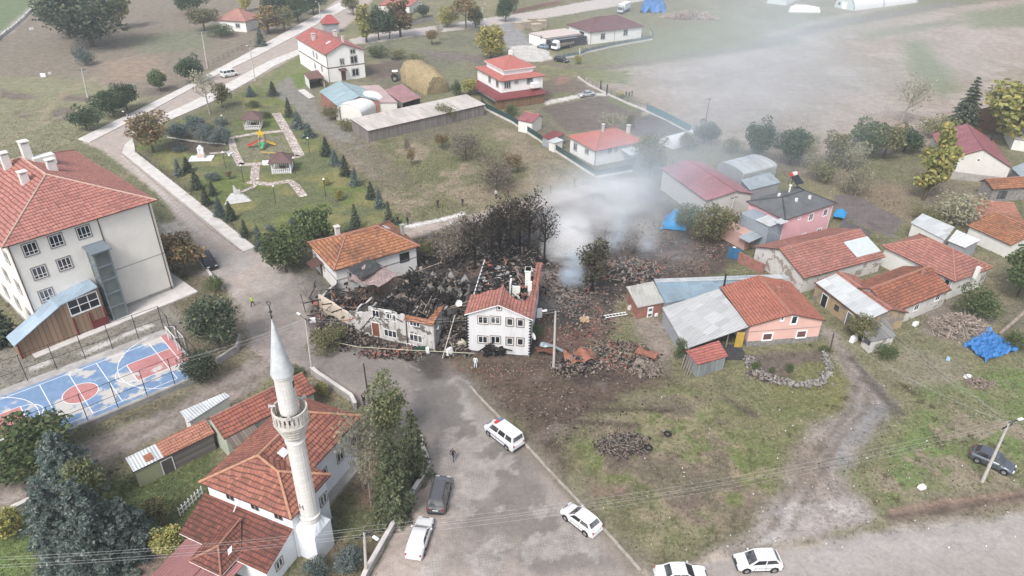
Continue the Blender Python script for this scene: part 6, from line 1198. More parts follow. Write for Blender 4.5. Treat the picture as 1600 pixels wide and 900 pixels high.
ss_ = empty('seesaw', at(Q(1125, 630)), .35, 'yellow seesaw on the playground', 'seesaw'); mb = MB(); mb.rbox((0, 0, .5), (2.8, .22, .09), (0, .2, 0)); mb.build('beam', cm('play yellow', (0.62, 0.42, 0.06)), ss_); mb = MB(); mb.box((-.1, -.15, 0), (.1, .15, .5)); mb.build('stand', cm('play grey', (0.35, 0.35, 0.36)), ss_)
mo = empty('shrine', at(Q(535, 665)), .12, 'small white shrine with pointed top on a white plinth', 'shrine'); mb = MB(); mb.box((-2.2, -1.3, 0), (2.2, 1.3, .22)); mb.build('plinth', FRAMEW, mo); mb = MB(); mb.box((-.7, -.3, .22), (.7, .6, 1.0)); mb.build('base', plain('pinkish stone', (0.5, 0.42, 0.38), .8, .2), mo)
mb = MB(); mb.box((-.55, .1, 1.0), (-.3, .5, 2.0)); mb.box((.3, .1, 1.0), (.55, .5, 2.0)); mb.box((-.3, .3, 1.0), (.3, .5, 2.0)); mb.hexa([(-.7, .05, 2.0), (.7, .05, 2.0), (.7, .55, 2.0), (-.7, .55, 2.0)], [(-.1, .05, 2.7), (.1, .05, 2.7), (.1, .55, 2.7), (-.1, .55, 2.7)]); mb.build('arch', FRAMEW, mo)
fm = empty('marble_monument', at((371, 312)), .35, 'broken white marble monument with sloping slabs in the lawn', 'monument'); MAR = plain('veined marble', (0.5, 0.49, 0.475), .6, .3, 2.5, .3, dirt=(0.45, 0.44, 0.43))
mb = MB(); mb.hexa([(-2.2, -1.6, 0), (2.4, -1.4, 0), (1.7, 1.2, 0), (-1.7, 1.3, 0)], [(-1.7, -1.2, .5), (1.8, -1.0, .35), (.7, 1.0, .9), (-.9, 1.1, .9)]); mb.build('sloping_slab', MAR, fm); mb = MB(); mb.hexa([(-.5, .5, .8), (.6, .5, .8), (.6, 1.0, .8), (-.5, 1.0, .8)], [(-.35, .8, 2.3), (-.2, .8, 2.4), (-.2, 1.0, 2.4), (-.35, 1.0, 2.3)]); mb.box((.1, .4, .8), (.7, .9, 1.5)); mb.build('upright', MAR, fm)
mb = MB(); mb.box((-.6, -.2, 0), (.6, .2, .42)); mb.box((-.62, .15, .42), (.62, .25, .85)); bench = mb.mesh('park_bench', [FRAMEW])
for p, r_, l in ((Q(790, 632), 1.3, 'white park bench at the left edge of the playground path'), (Q(1100, 718), .2, 'white park bench near the white-railed gazebo')): tag(share('park_bench', bench, None, at(p), r_), l, 'bench')
mb = MB(); mb.tube([(0, 0, 0), (0, 0, 3.2)], .045, 6, 0); mb.lathe([(0, 3.1), (.2, 3.25), (.12, 3.45), (0, 3.5)], n=8, m=1); lm = mb.mesh('park_lamp', [STEELD, FRAMEW])
for k, (p, l) in enumerate(((Q(748, 750), 'park lamp left of the shrine path'), (Q(1485, 620), 'park lamp at the right corner of the playground'), (Q(1360, 800), 'park lamp beside the white-railed gazebo'), (Q(905, 870), 'park lamp near the yellow shrub'), (Q(735, 415), 'park lamp behind the junipers'), ((431, 318), 'park lamp in the middle of the lower lawn'), ((509, 307), 'park lamp near the small yellow trees'))): tag(share('park_lamp', lm, None, at(p)), l, 'lamp post', 'slim lamp posts in the park')
# ------------------------------------------------------------------ trees and plants
def leaf_mesh(name, C, size, m, N=None, squash=.65, jit=.8):
    """one small leaf-clump face per centre"""
    C = np.asarray(C, float); n = len(C); size = np.broadcast_to(np.asarray(size, float), (n,))
    a = RNG.normal(size=(n, 3)); a /= np.linalg.norm(a, axis=1)[:, None]
    if N is not None: a = a * jit + N; a /= np.linalg.norm(a, axis=1)[:, None] + 1e-9
    b = RNG.normal(size=(n, 3)); u = np.cross(a, b); u /= np.linalg.norm(u, axis=1)[:, None] + 1e-9; v = np.cross(a, u)
    u = u * (size * .5)[:, None]; v = v * (size * .5 * squash)[:, None]; V = np.stack([C - u, C - v * .9 + u * .1, C + u, C + v], 1).reshape(-1, 3)
    me = bpy.data.meshes.new(name); me.vertices.add(4 * n); me.vertices.foreach_set('co', V.ravel().astype(np.float32)); me.loops.add(4 * n); me.loops.foreach_set('vertex_index', np.arange(4 * n, dtype=np.int32)); me.polygons.add(n)
    me.polygons.foreach_set('loop_start', (np.arange(n) * 4).astype(np.int32)); me.polygons.foreach_set('loop_total', np.full(n, 4, np.int32)); me.update(calc_edges=True); me.materials.append(m); return me
def limbs(h, r, spread, n=6, start=.35, m=None, lean=0, rnd=None, twigs=0, up=.75):
    rd = rnd or random; mb = MB(); top = Vector((lean, 0, h * .86)); pts = [Vector((0, 0, -.2)), Vector((lean * .2, 0, h * .3)), Vector((lean * .6, 0, h * .6)), top]
    mb.tube(pts, [r * 1.15, r * .85, r * .55, r * .15], 6); tips = []
    for k in range(n):
        f = start + (.85 - start) * (k + rd.random() * .6) / n; b = Vector((lean * f, 0, h * f)); t = k * 2.4 + rd.uniform(-.4, .4); l = spread * (1.05 - .55 * (f - start)) * rd.uniform(.75, 1.1)
        e = b + Vector((math.cos(t) * l, math.sin(t) * l, l * up * rd.uniform(.6, 1.2))); mid = (b + e) / 2 + Vector((0, 0, -l * .08)); rr = r * (1 - f) * .7 + r * .1
        mb.tube([b, mid, e], [rr, rr * .6, rr * .2], 5); tips.append(e)
        for j in range(twigs):
            g = rd.uniform(.3, 1); p = b + (e - b) * g; t2 = rd.uniform(0, 6.28); l2 = l * rd.uniform(.25, .6); q = p + Vector((math.cos(t2) * l2 * .7, math.sin(t2) * l2 * .7, l2 * rd.uniform(.3, 1)))
            mb.tube([p, q], [rr * .35, rr * .08], 3, cap=False)
            for _ in range(2 if twigs > 6 else 0): t3 = rd.uniform(0, 6.28); w = p + (q - p) * rd.uniform(.4, 1); mb.tube([w, w + Vector((math.cos(t3), math.sin(t3), .9)) * l2 * .4], [rr * .16, rr * .05], 3, cap=False)
    return mb, tips
def crown_pts(h, wd, n, base=.28, lobes=16, shape='round', tips=None, dens=.5, seed=0):
    r = np.random.default_rng(seed); out = []; cz = h * (1 + base) / 2; hz = h * (1 - base) / 2
    L = []
    for k in range(lobes):
        d = r.normal(size=3); d /= np.linalg.norm(d); f = r.uniform(.35, .8)
        if shape == 'poplar': p = np.array([d[0] * wd * .28, d[1] * wd * .28, cz + hz * (2 * (k + .5) / lobes - 1) * .9]); rad = wd * .36 * (1.05 - abs(2 * (k + .5) / lobes - .9) * .6)
        else: p = np.array([d[0] * wd * .5 * f, d[1] * wd * .5 * f, cz + d[2] * hz * f]); rad = wd * r.uniform(.17, .29)
        L.append((p, rad))
    if tips: L += [(np.array(t), wd * r.uniform(.14, .22)) for t in tips]
    tot = sum(q ** 2 for _, q in L)
    for p, rad in L:
        m = int(n * rad ** 2 / tot); d = r.normal(size=(m, 3)); d /= np.linalg.norm(d, axis=1)[:, None]; rr = rad * r.uniform(dens, 1.08, size=m) ** .7; out.append(p + d * rr[:, None] * np.array([1, 1, .8]))
    o = np.concatenate(out); o = o[o[:, 2] > h * .1]; return o
def spruce_pts(h, wd, n, seed=0, base=.06, droop=.25, tiers=None, pw=.85):
    r = np.random.default_rng(seed); t = tiers or max(7, int(h * 2.0)); C = []; N = []; S_ = []
    per = n / t / 9
    for k in range(t):
        f = (k + .3) / t; z = h * (base + (1 - base) * f); R_ = wd / 2 * (1 - f) ** pw + .04; nb = max(4, int(11 * (1 - f) + 4)); off = r.uniform(0, 6.28)
        for b in range(nb):
            a = off + 2 * math.pi * b / nb + r.normal(0, .15); l = R_ * r.uniform(.55, 1.22); m = max(3, int(per * (.35 + (1 - f) * 1.3) * 9 / nb)); s = r.uniform(.12, 1, size=m) ** .7; sw = (1 - s * .55) * l * .3
            x = s * l; y = r.normal(0, 1, m) * sw * .5; zz = z - droop * x * s + r.normal(0, .06, m) * h * .06 + .12 * l * (s ** 3)
            C.append(np.stack([x * math.cos(a) - y * math.sin(a), x * math.sin(a) + y * math.cos(a), zz], 1)); N.append(np.repeat([[.3 * math.cos(a), .3 * math.sin(a), 1]], m, 0))
    return np.concatenate(C), np.concatenate(N)
LG = leafm('leaf green', (0.055, 0.081, 0.035), (0.122, 0.161, 0.068), (0.199, 0.212, 0.097)); LD = leafm('leaf dark', (0.037, 0.059, 0.033), (0.081, 0.119, 0.061), (0.123, 0.162, 0.085))
LO = leafm('leaf olive', (0.100, 0.113, 0.055), (0.213, 0.213, 0.104), (0.309, 0.258, 0.130), .2); LY = leafm('leaf yellow', (0.280, 0.254, 0.082), (0.557, 0.467, 0.136), (0.198, 0.211, 0.084), .3)
LA = leafm('leaf autumn', (0.195, 0.137, 0.074), (0.375, 0.260, 0.133), (0.128, 0.128, 0.064), .3); LYG = leafm('leaf yellow green', (0.171, 0.196, 0.068), (0.366, 0.353, 0.130), (0.418, 0.341, 0.111), .2)
LB = leafm('blue spruce', (.05, .075, .066), (.16, .2, .18), (.27, .3, .265), .14); LS = leafm('dark spruce', (.035, .052, .034), (.1, .125, .08), (.16, .17, .1)); LP = leafm('pine', (.085, .105, .05), (.2, .225, .11), (.26, .24, .13))
LK = leafm('scorched', (.02, .017, .015), (.07, .057, .046), (.11, .09, .06), .2); LGR = leafm('grey brown twigs', (0.128, 0.109, 0.090), (0.256, 0.224, 0.186), (0.198, 0.186, 0.109)); LPA = leafm('pale sparse', (0.229, 0.229, 0.152), (0.398, 0.373, 0.258))
TC = {}
def tree_mesh(kind, v):
    """unit-height crown and trunk, a few variants of every kind; (crown, trunk, natural width per height)"""
    k = (kind, v)
    if k in TC: return TC[k]
    s = 100 * v + sum(map(ord, kind)); rd = random.Random(s); H = 8.0
    def leafy(m, wd, n, sz, base=.25, lobes=18, shape='round', bark=BARK, nl=6, dens=.45, tw=3):
        mb, tips = limbs(H, .17, wd * .36, nl, base + .05, rnd=rd, twigs=tw); P = crown_pts(H, wd, n, base, lobes, shape, [t for t in tips if t.z < H * .92] if shape == 'round' else None, dens, s); return leaf_mesh('crown', P, RNG.uniform(sz * .6, sz * 1.3, len(P)), m), mb.mesh('trunk', [bark])
    def con(m, wd, n, sz, droop=.25, base=.05):
        P, N = spruce_pts(H, wd, n, s, base, droop, None, .55 if n > 5000 else .85); mb = MB(); mb.tube([(0, 0, -.2), (0, 0, H * .95)], [.16, .02], 6); return leaf_mesh('crown', P, RNG.uniform(sz * .6, sz * 1.3, len(P)), m, N, .5, .95 if n > 5000 else .6), mb.mesh('trunk', [BARK])
    d = {'round': lambda: leafy(LD, 7.0, 4200, .45, .1), 'green': lambda: leafy(LG, 7.0, 3800, .5, .15), 'olive': lambda: leafy(LO, 7.0, 3000, .5, .2), 'yellow': lambda: leafy(LY, 5.0, 2600, .5, .12, 20, 'poplar'), 'ygreen': lambda: leafy(LYG, 6.0, 2600, .5, .12), 'autumn': lambda: leafy(LA, 6.6, 2000, .5, .25, 18), 'poplar': lambda: leafy(LYG, 3.2, 2400, .5, .1, 14, 'poplar'), 'opoplar': lambda: leafy(LA, 3.6, 2200, .5, .15, 14, 'poplar'),
         'sparse': lambda: leafy(LPA, 5.5, 620, .36, .3, 16, 'round', BARKP, 9, .2, 8), 'pine': lambda: leafy(LP, 4.6, 3600, .34, .1, 24, dens=.25), 'darkpine': lambda: leafy(LS, 6.2, 4200, .36, .05, 24, dens=.3), 'bush': lambda: leafy(LGR, 9.5, 2300, .42, .02, 18, 'round', BARK, 10, .3, 9), 'obush': lambda: leafy(LO, 9.5, 2400, .5, .02, 16, 'round', BARK, 6), 'gbush': lambda: leafy(LG, 10, 2600, .55, .0, 16), 'palebush': lambda: leafy(LPA, 10, 1900, .5, .02, 16, 'round', BARKP, 8, .3, 5), 'burnt': lambda: leafy(LK, 4.6, 480, .28, .3, 14, 'round', CHAR, 14, .2, 16),
         'scorch': lambda: leafy(leafm('half scorched', (.035, .032, .024), (.1, .092, .06), (.13, .125, .06)), 4.6, 1500, .36, .1, 20, 'round', CHAR, 10, .25, 10), 'blue': lambda: con(LB, 4.8, 13000, .28, .42), 'blue2': lambda: con(LB, 4.4, 2600, .5), 'spruce': lambda: con(LS, 4.2, 2800, .5, .3), 'fir': lambda: con(leafm('fir needles', (.05, .068, .04), (.14, .16, .085), (.2, .2, .11)), 4.6, 7500, .32, .4), 'bluebush': lambda: leafy(LB, 11, 2600, .6, 0, 16), 'juniper': lambda: leafy(leafm('juniper', (.085, .11, .105), (.19, .225, .21)), 9, 3000, .55, 0, 18)}[kind]
    TC[k] = d(); return TC[k]
WID = {'round': 7, 'green': 7, 'olive': 7, 'yellow': 4.6, 'ygreen': 6, 'autumn': 6.6, 'poplar': 3, 'opoplar': 3.4, 'sparse': 5.5, 'pine': 4.6, 'darkpine': 6.2, 'bush': 9.5, 'obush': 9.5, 'gbush': 10, 'palebush': 10, 'burnt': 4.6, 'scorch': 4.6, 'blue': 4.6, 'blue2': 4.4, 'spruce': 4.2, 'fir': 4.6, 'bluebush': 11, 'juniper': 9}
NV = {}
def tree(kind, base, top, wpx, label, name=None, cat='tree', group=None, tilt=None, h=None):
    b = at(base); H = h or max(.5, hgt(top, base)); depth = (b - Vector((0, 0, HC - H / 2))).length; wd = wpx / FPX * depth
    NV[kind] = NV.get(kind, -1) + 1; cr, tk = tree_mesh(kind, NV[kind] % 3); sx = wd / WID[kind]; sz = H / 8.2
    nm = name or ({'pine': 'pine_tree', 'darkpine': 'pine_tree', 'blue': 'spruce_tree', 'blue2': 'spruce_tree', 'spruce': 'spruce_tree', 'fir': 'spruce_tree'}.get(kind, 'shrub' if 'bush' in kind or kind == 'juniper' else 'tree'))
    r = empty(nm, b, random.uniform(0, 6.28), label, cat if nm.endswith('tree') else 'shrub', group)
    if tilt: r.rotation_euler = (0, tilt, 0)
    for n_, me in (('trunk', tk), ('crown', cr)): o = share(n_, me, r); o.scale = (sx, sx, sz)
    return r
T = tree
# beside the school, court and lane
T('darkpine', (343, 545), (340, 449), 80, 'large dark pine standing between the sports court and the street'); T('darkpine', (318, 596), (312, 540), 52, 'lower dark pine at the corner of the sports court'); T('spruce', (10, 535), (12, 462), 48, 'dark conifer at the left edge beside the blue stair roof')
T('green', (52, 728), (70, 643), 112, 'broad green tree leaning over the court fence at the left edge'); T('autumn', (292, 430), (290, 360), 60, 'small reddish-green tree beside the parked black car'); T('olive', (272, 425), (266, 378), 44, 'bushy olive tree against the blank school wall'); T('gbush', (338, 455), (335, 430), 30, 'green shrub behind the black car')
T('blue', (113, 768), (116, 655), 84, 'large blue spruce farthest from the viewer in the corner clump'); T('blue', (104, 862), (90, 728), 84, 'large blue spruce at the left of the corner clump'); T('blue', (164, 880), (172, 718), 104, 'tallest blue spruce in the middle of the corner clump'); T('blue', (214, 862), (216, 760), 72, 'blue spruce at the right of the corner clump beside the lawn'); T('pine', (148, 800), (146, 702), 50, 'small olive pine caught between the blue spruces')
T('ygreen', (10, 838), (14, 785), 44, 'yellow-green bush beside the wall at the left edge', name='shrub'); T('ygreen', (268, 862), (274, 815), 44, 'bright yellow-green bush beside the white trellis', name='shrub'); T('olive', (255, 820), (250, 775), 34, 'olive bush beside the right-hand blue spruce', name='shrub')
# street side of the mosque
T('pine', (610, 694), (603, 577), 62, 'light green pine beside the mosque, nearest the street corner'); T('fir', (615, 806), (610, 668), 78, 'dark spruce in the mosque garden closest to the parked cars'); T('fir', (648, 745), (640, 636), 60, 'dark spruce behind the one by the parked cars'); T('sparse', (568, 762), (556, 632), 78, 'thin pale tree with few leaves in front of the mosque wall'); T('sparse', (580, 790), (575, 690), 40, 'thin nearly bare tree between pale tree and dark spruce')
T('bluebush', (494, 902), (493, 878), 44, 'low dark juniper beside the minaret base', name='shrub'); T('juniper', (548, 888), (545, 856), 44, 'juniper bush in front of the street lamp at the bottom', name='shrub'); T('gbush', (465, 588), (462, 573), 30, 'green shrub behind the tip of the corner garden wall'); T('ygreen', (503, 618), (503, 598), 24, 'yellow-green shrub inside the corner garden wall', name='shrub'); T('gbush', (690, 770), (694, 757), 14, 'small weed bush behind the dark people carrier')
T('obush', (515, 548), (507, 512), 60, 'olive bush below the burnt-out house', name='shrub'); T('gbush', (839, 525), (838, 503), 20, 'green shrub at the right wall of the white gabled house')
# left of the street
for b, t, w, k, l in (((136, 203), (133, 162), 38, 'round', 'round dark tree nearest the school on the far side of the street'), ((178, 182), (172, 132), 44, 'round', 'round dark tree, left of the touching pair by the pavement'), ((199, 172), (198, 128), 36, 'round', 'round dark tree, right of the touching pair by the pavement'), ((251, 142), (248, 107), 28, 'green', 'smaller round tree standing alone in the rough field'), ((303, 130), (299, 82), 33, 'round', 'round dark tree beside the pavement opposite the white van'), ((240, 238), (236, 170), 56, 'autumn', 'brown autumn tree at the bend of the street'), ((328, 179), (322, 104), 38, 'sparse', 'tall pale autumn tree between the street and the park'), ((348, 168), (350, 126), 26, 'olive', 'olive tree behind the pale autumn tree'), ((134, 102), (136, 70), 26, 'bluebush', 'grey-green bush below the big tree clump'), ((145, 72), (142, -40), 105, 'darkpine', 'huge dark tree at the top left'), ((110, 60), (108, -20), 60, 'darkpine', 'dark tree at the left side of the huge one'), ((190, 45), (192, -30), 34, 'ygreen', 'yellowing tree at the right side of the huge dark one')): T(k, b, t, w, l)
for b, t, w, k, l in (((320, 48), (318, 8), 38, 'olive', 'olive tree beside the faded red bungalow'), ((345, 56), (345, 38), 40, 'gbush', 'hedge-like bush in front of the bungalow'), ((408, 72), (408, 40), 20, 'blue2', 'small grey spruce beside the far pavement'), ((384, 18), (382, -20), 16, 'yellow', 'slim yellow poplar right of the bungalow'), ((300, 22), (298, -22), 40, 'round', 'dark tree behind the bungalow roof'), ((420, 52), (420, 5), 30, 'opoplar', 'orange tree in the roadside wood'), ((445, 48), (445, 8), 30, 'olive', 'grey-green tree in the roadside wood'), ((466, 35), (466, -8), 36, 'round', 'dark tree in the roadside wood'), ((432, 30), (430, -20), 40, 'round', 'dark tree at the back of the roadside wood'), ((490, 22), (490, -20), 34, 'round', 'dark tree closest to the street in the roadside wood')): T(k, b, t, w, l)
# top centre
for b, t, w, k, l in (((573, 66), (570, 2), 22, 'poplar', 'tall yellow-green poplar at the left of the top row'), ((592, 63), (590, 8), 34, 'round', 'dark tree beside the yellow-green poplar'), ((609, 60), (606, 8), 26, 'round', 'slimmer dark tree between the dark one and the orange one'), ((626, 58), (622, -8), 32, 'opoplar', 'tall orange tree in the top row'), ((552, 24), (552, -14), 28, 'olive', 'grey-green tree behind the red roofed garage'), ((661, 27), (661, 4), 20, 'round', 'small dark round tree behind the top road'), ((698, 42), (692, 8), 34, 'ygreen', 'yellow-green tree overhanging the top road'), ((728, 45), (725, -12), 42, 'autumn', 'tall brownish tree standing beside the top road'), ((743, 43), (745, 8), 24, 'green', 'green tree touching the tall brownish one'), ((790, 34), (788, -6), 28, 'round', 'dark tree beside the top road above the yellow tree'), ((675, 70), (673, 44), 20, 'autumn', 'small reddish tree in the dark meadow'), ((686, 64), (684, 30), 18, 'sparse', 'small pale tree next to the reddish one'), ((767, 92), (766, 36), 38, 'yellow', 'bright yellow tree standing alone beside the grey yard'), ((800, 20), (800, -14), 20, 'olive', 'olive tree at the top edge over the long wall')): T(k, b, t, w, l)
for b, t, w, k, l in (((734, 149), (733, 121), 26, 'ygreen', 'yellow-green bush left of the villa'), ((713, 150), (712, 126), 18, 'gbush', 'dark bush beside the yellow-green one'), ((620, 92), (617, 76), 30, 'obush', 'olive bushes behind the ploughed plot'), ((590, 88), (588, 70), 34, 'gbush', 'green bushes right of the three-storey house'), ((650, 100), (650, 84), 30, 'obush', 'bushes behind the haystack'), ((693, 190), (690, 160), 34, 'obush', 'tall weeds growing against the long barn'), ((742, 178), (741, 163), 26, 'gbush', 'green weeds at the end of the long barn'), ((518, 188), (517, 163), 26, 'obush', 'brownish bush at the corner of the blue-green barn'), ((540, 204), (539, 186), 24, 'obush', 'bush at the corner of the long barn'), ((800, 180), (799, 163), 22, 'gbush', 'dark bush beside the red roofed hut'), ((958, 205), (957, 175), 44, 'palebush', 'grey leafless fruit bush behind the red hipped house'), ((984, 200), (984, 178), 22, 'obush', 'olive bush at the corner of the ploughed garden'), ((903, 100), (903, 84), 10, 'yellow', 'tiny shrub under the railing fence')): T(k, b, t, w, l, 'shrub')
for b, t, w, k, l in (((728, 250), (726, 206), 56, 'bush', 'bare brown bush-like tree in the middle of the dry lot'), ((776, 298), (778, 236), 66, 'bush', 'large grey bare bush in the dry lot'), ((800, 270), (800, 238), 30, 'autumn', 'orange shrub behind the large grey bush'), ((643, 258), (641, 234), 13, 'autumn', 'small brown upright shrub in the dry lot'), ((636, 236), (635, 214), 12, 'bush', 'smaller grey upright shrub in the dry lot'), ((692, 232), (690, 208), 24, 'autumn', 'brown shrub left of the bare brown tree'), ((970, 152), (969, 142), 10, 'yellow', 'small yellow shrub by the villa gate')): T(k, b, t, w, l, 'shrub' if w < 40 or b[0] > 770 else None)
# burnt trees and smoke side
for b, t, w, l in (((742, 420), (738, 330), 56, 'charred tree nearest the orange tiled roof'), ((768, 415), (764, 318), 62, 'charred tree second from the left in the burnt row'), ((797, 410), (792, 298), 60, 'tall charred tree in the middle of the burnt row'), ((826, 402), (822, 290), 62, 'tallest charred tree of the burnt row'), ((850, 412), (858, 318), 52, 'charred leaning tree at the edge of the smoke'), ((781, 392), (777, 312), 50, 'charred tree at the back of the burnt row'), ((812, 385), (806, 300), 50, 'dense charred tree behind the tallest one')): T('scorch' if b[0] in (781, 812) else 'burnt', b, t, w, l)
for b, t, w, k, l in (((700, 410), (696, 350), 64, 'bush', 'brown scorched bush beside the orange tiled house'), ((726, 385), (722, 335), 56, 'bush', 'dull bush at the left of the charred trees'), ((667, 400), (665, 372), 34, 'obush', 'olive bush at the corner of the orange tiled house'), ((925, 455), (925, 368), 56, 'scorch', 'half-burnt tree standing in the smoke'), ((1015, 275), (1017, 207), 50, 'olive', 'smoky green tree beside the red hipped house'), ((1110, 378), (1106, 318), 68, 'obush', 'large bush beside the blue tarpaulin'), ((1076, 352), (1080, 318), 50, 'gbush', 'smoke-covered bush next to the blue tarpaulin'), ((1138, 360), (1136, 326), 34, 'obush', 'bush beside the concrete pole and the red barn')): T(k, b, t, w, l)
for i, (b, t, w, k) in enumerate((((1183, 250), (1183, 180), 44, 'round'), ((1234, 258), (1236, 188), 46, 'round'), ((1260, 262), (1255, 200), 30, 'palebush'), ((1300, 262), (1296, 202), 42, 'olive'), ((1328, 268), (1322, 212), 50, 'palebush'), ((1352, 246), (1350, 182), 50, 'green'), ((1380, 248), (1372, 186), 46, 'olive'), ((1412, 238), (1408, 198), 44, 'round'), ((1336, 306), (1336, 258), 46, 'palebush'), ((1212, 232), (1210, 200), 34, 'bush'), ((1282, 282), (1278, 246), 46, 'obush'), ((1100, 225), (1098, 186), 34, 'round'), ((1075, 235), (1074, 205), 30, 'olive'), ((1142, 240), (1140, 215), 30, 'obush'))): T(k, b, t, w, ['hazy dark tree at the left end of the smoky tree belt', 'hazy dark tree behind the solar heater', 'pale bare tree right of the dark one behind the solar heater', 'olive tree in the middle of the smoky belt', 'pale bushy tree in front of the middle of the belt', 'green tree at the right of the smoky belt', 'olive tree left of the dark round tree near the big barn', 'dark round tree closest to the big barn in the belt', 'pale grey shrub tree above the dark garden plot', 'bare tree behind the stake fence', 'low olive bush behind the dark roof', 'hazy tree above the red barn beside the field', 'small hazy tree between villa fence and red barn', 'small bush tree behind the arched barn'][i])
T('poplar', (1442, 312), (1468, 182), 40, 'leaning yellow-green poplar left of the big barn', tilt=.12); T('sparse', (1405, 195), (1432, 110), 50, 'tall pale leaning tree against the bare field', tilt=.2); T('spruce', (1500, 205), (1505, 112), 46, 'dark spruce behind the big barn'); T('obush', (1470, 215), (1468, 180), 60, 'dark bushes beside the dark spruce'); T('ygreen', (1582, 225), (1580, 100), 96, 'large light green willow at the right edge'); T('palebush', (1495, 350), (1494, 298), 78, 'pale leafless fruit tree behind the metal sheds'); T('obush', (1445, 345), (1443, 322), 36, 'scrub at the back of the longer metal shed')
T('green', (1590, 462), (1588, 368), 66, 'dark green tree at the right edge beside the white house'); T('gbush', (1520, 492), (1520, 448), 62, 'dark bush beside the wood pile'); T('olive', (1346, 532), (1342, 490), 46, 'small olive tree by the little plank-roofed shed'); T('gbush', (1382, 556), (1382, 538), 34, 'green bush in front of the little plank-roofed shed'); T('gbush', (1290, 548), (1282, 540), 20, 'dark shrub at the corner of the salmon house'); T('gbush', (1062, 560), (1058, 528), 24, 'weeds against the pale lean-to wall'); T('gbush', (1232, 580), (1231, 567), 14, 'young green shrub in the salmon house garden'); T('gbush', (1205, 582), (1204, 572), 10, 'smallest green shrub in the salmon house garden'); T('gbush', (1180, 580), (1179, 563), 16, 'dark green shrub at the left of the salmon house garden'); T('gbush', (1590, 540), (1590, 520), 40, 'shrub beside the blue tarpaulin at the right edge')
# park
SPR = [((280, 275), (279, 245)), ((308, 295), (307, 263)), ((323, 320), (322, 287)), ((344, 338), (343, 305)), ((361, 343), (360, 312)), ((384, 370), (383, 340)), ((407, 390), (406, 348)), ((294, 268), (292, 243)), ((333, 305), (331, 282))]
for i, (b, t) in enumerate(SPR): T('spruce' if i % 3 else 'blue2', b, t, 16 + (i * 5) % 8, 'small spruce in the row along the street side of the park', group='small spruces on the street side of the park')
SPR2 = [((452, 182), (451, 150)), ((466, 200), (465, 172)), ((510, 243), (508, 212)), ((523, 258), (521, 232)), ((540, 274), (539, 240)), ((555, 290), (553, 260)), ((580, 310), (578, 282)), ((593, 325), (591, 290)), ((608, 346), (606, 312)), ((483, 214), (482, 190))]
for i, (b, t) in enumerate(SPR2): T('blue2' if i % 2 else 'spruce', b, t, 17 + (i * 7) % 8, 'small spruce in the row on the field side of the park', group='small spruces on the field side of the park')
for b, t, k, l in (((556, 358), (555, 316), 'spruce', 'single dark spruce above the orange tiled roof'), ((459, 348), (458, 336), 'blue2', 'tiny blue spruce near the big green tree'), ((392, 150), (391, 133), 'blue2', 'small blue spruce at the top left corner of the park'), ((427, 149), (425, 126), 'spruce', 'slim spruce at the top right corner of the park')): T(k, b, t, 18 if b[0] != 556 else 22, l)
for b, t, w, l in (((283, 217), (282, 186), 36, 'left juniper bush of the blue-grey group'), ((306, 205), (305, 180), 34, 'juniper bush at the back of the blue-grey group'), ((322, 222), (320, 192), 34, 'middle juniper bush of the blue-grey group'), ((344, 225), (342, 195), 34, 'right juniper bush of the blue-grey group')): T('juniper', b, t, w, l, 'shrub')
for b, t, w, k, l in (((397, 168), (397, 157), 22, 'gbush', 'round green shrub behind the open gazebo'), ((334, 280), (334, 270), 28, 'bluebush', 'low round shrub below the shrine'), ((359, 280), (359, 266), 10, 'autumn', 'small yellowish shrub on the lawn'), ((346, 196), (346, 184), 18, 'bluebush', 'low shrub behind the junipers'), ((416, 185), (416, 174), 16, 'gbush', 'dark shrub right of the open gazebo'), ((280, 236), (280, 225), 22, 'bluebush', 'low shrub left of the shrine'), ((510, 290), (509, 275), 9, 'yellow', 'little orange tree on the lower lawn'), ((531, 313), (530, 296), 12, 'yellow', 'little yellow tree on the lower lawn'), ((424, 362), (423, 351), 16, 'bluebush', 'low dark shrub by the lower park path')): T(k, b, t, w, l, 'shrub')
T('green', (494, 388), (494, 318), 64, 'dense dark green tree beside the orange tiled house'); T('green', (448, 425), (450, 358), 64, 'dark green tree leaning out over the street below the park')
# grass: tufts standing on the rough ground
def tufts(name, n, sel, m, sz, label, hh):
    p = sel / sel.sum(); idx = RNG.choice(len(sel), size=n, p=p); x = GX[idx] + RNG.normal(0, .25, n); y = GY[idx] + RNG.normal(0, .25, n); z = GZ[idx]; V = []; k = 3
    a = RNG.uniform(0, 6.283, (n, k)); s = RNG.uniform(.5, 1.2, (n, k)) * sz; h = RNG.uniform(.5, 1.2, (n, k)) * hh; lx = RNG.normal(0, .35, (n, k)) * h; ly = RNG.normal(0, .35, (n, k)) * h
    ca, sa = np.cos(a) * s / 2, np.sin(a) * s / 2; X, Y, Z = x[:, None], y[:, None], z[:, None] - .03
    V = np.stack([np.stack([X - ca, Y - sa, Z + 0 * ca], -1), np.stack([X + ca, Y + sa, Z + 0 * ca], -1), np.stack([X + lx, Y + ly, Z + h], -1)], 2).reshape(-1, 3); m_ = n * k
    me = bpy.data.meshes.new(name); me.vertices.add(3 * m_); me.vertices.foreach_set('co', V.ravel().astype(np.float32)); me.loops.add(3 * m_); me.loops.foreach_set('vertex_index', np.arange(3 * m_, dtype=np.int32)); me.polygons.add(m_); me.polygons.foreach_set('loop_start', (np.arange(m_) * 3).astype(np.int32)); me.polygons.foreach_set('loop_total', np.full(m_, 3, np.int32)); me.update(calc_edges=True); me.materials.append(m); o = bpy.data.objects.new(name, me); put(o); return tag(o, label, None, None, 'stuff')
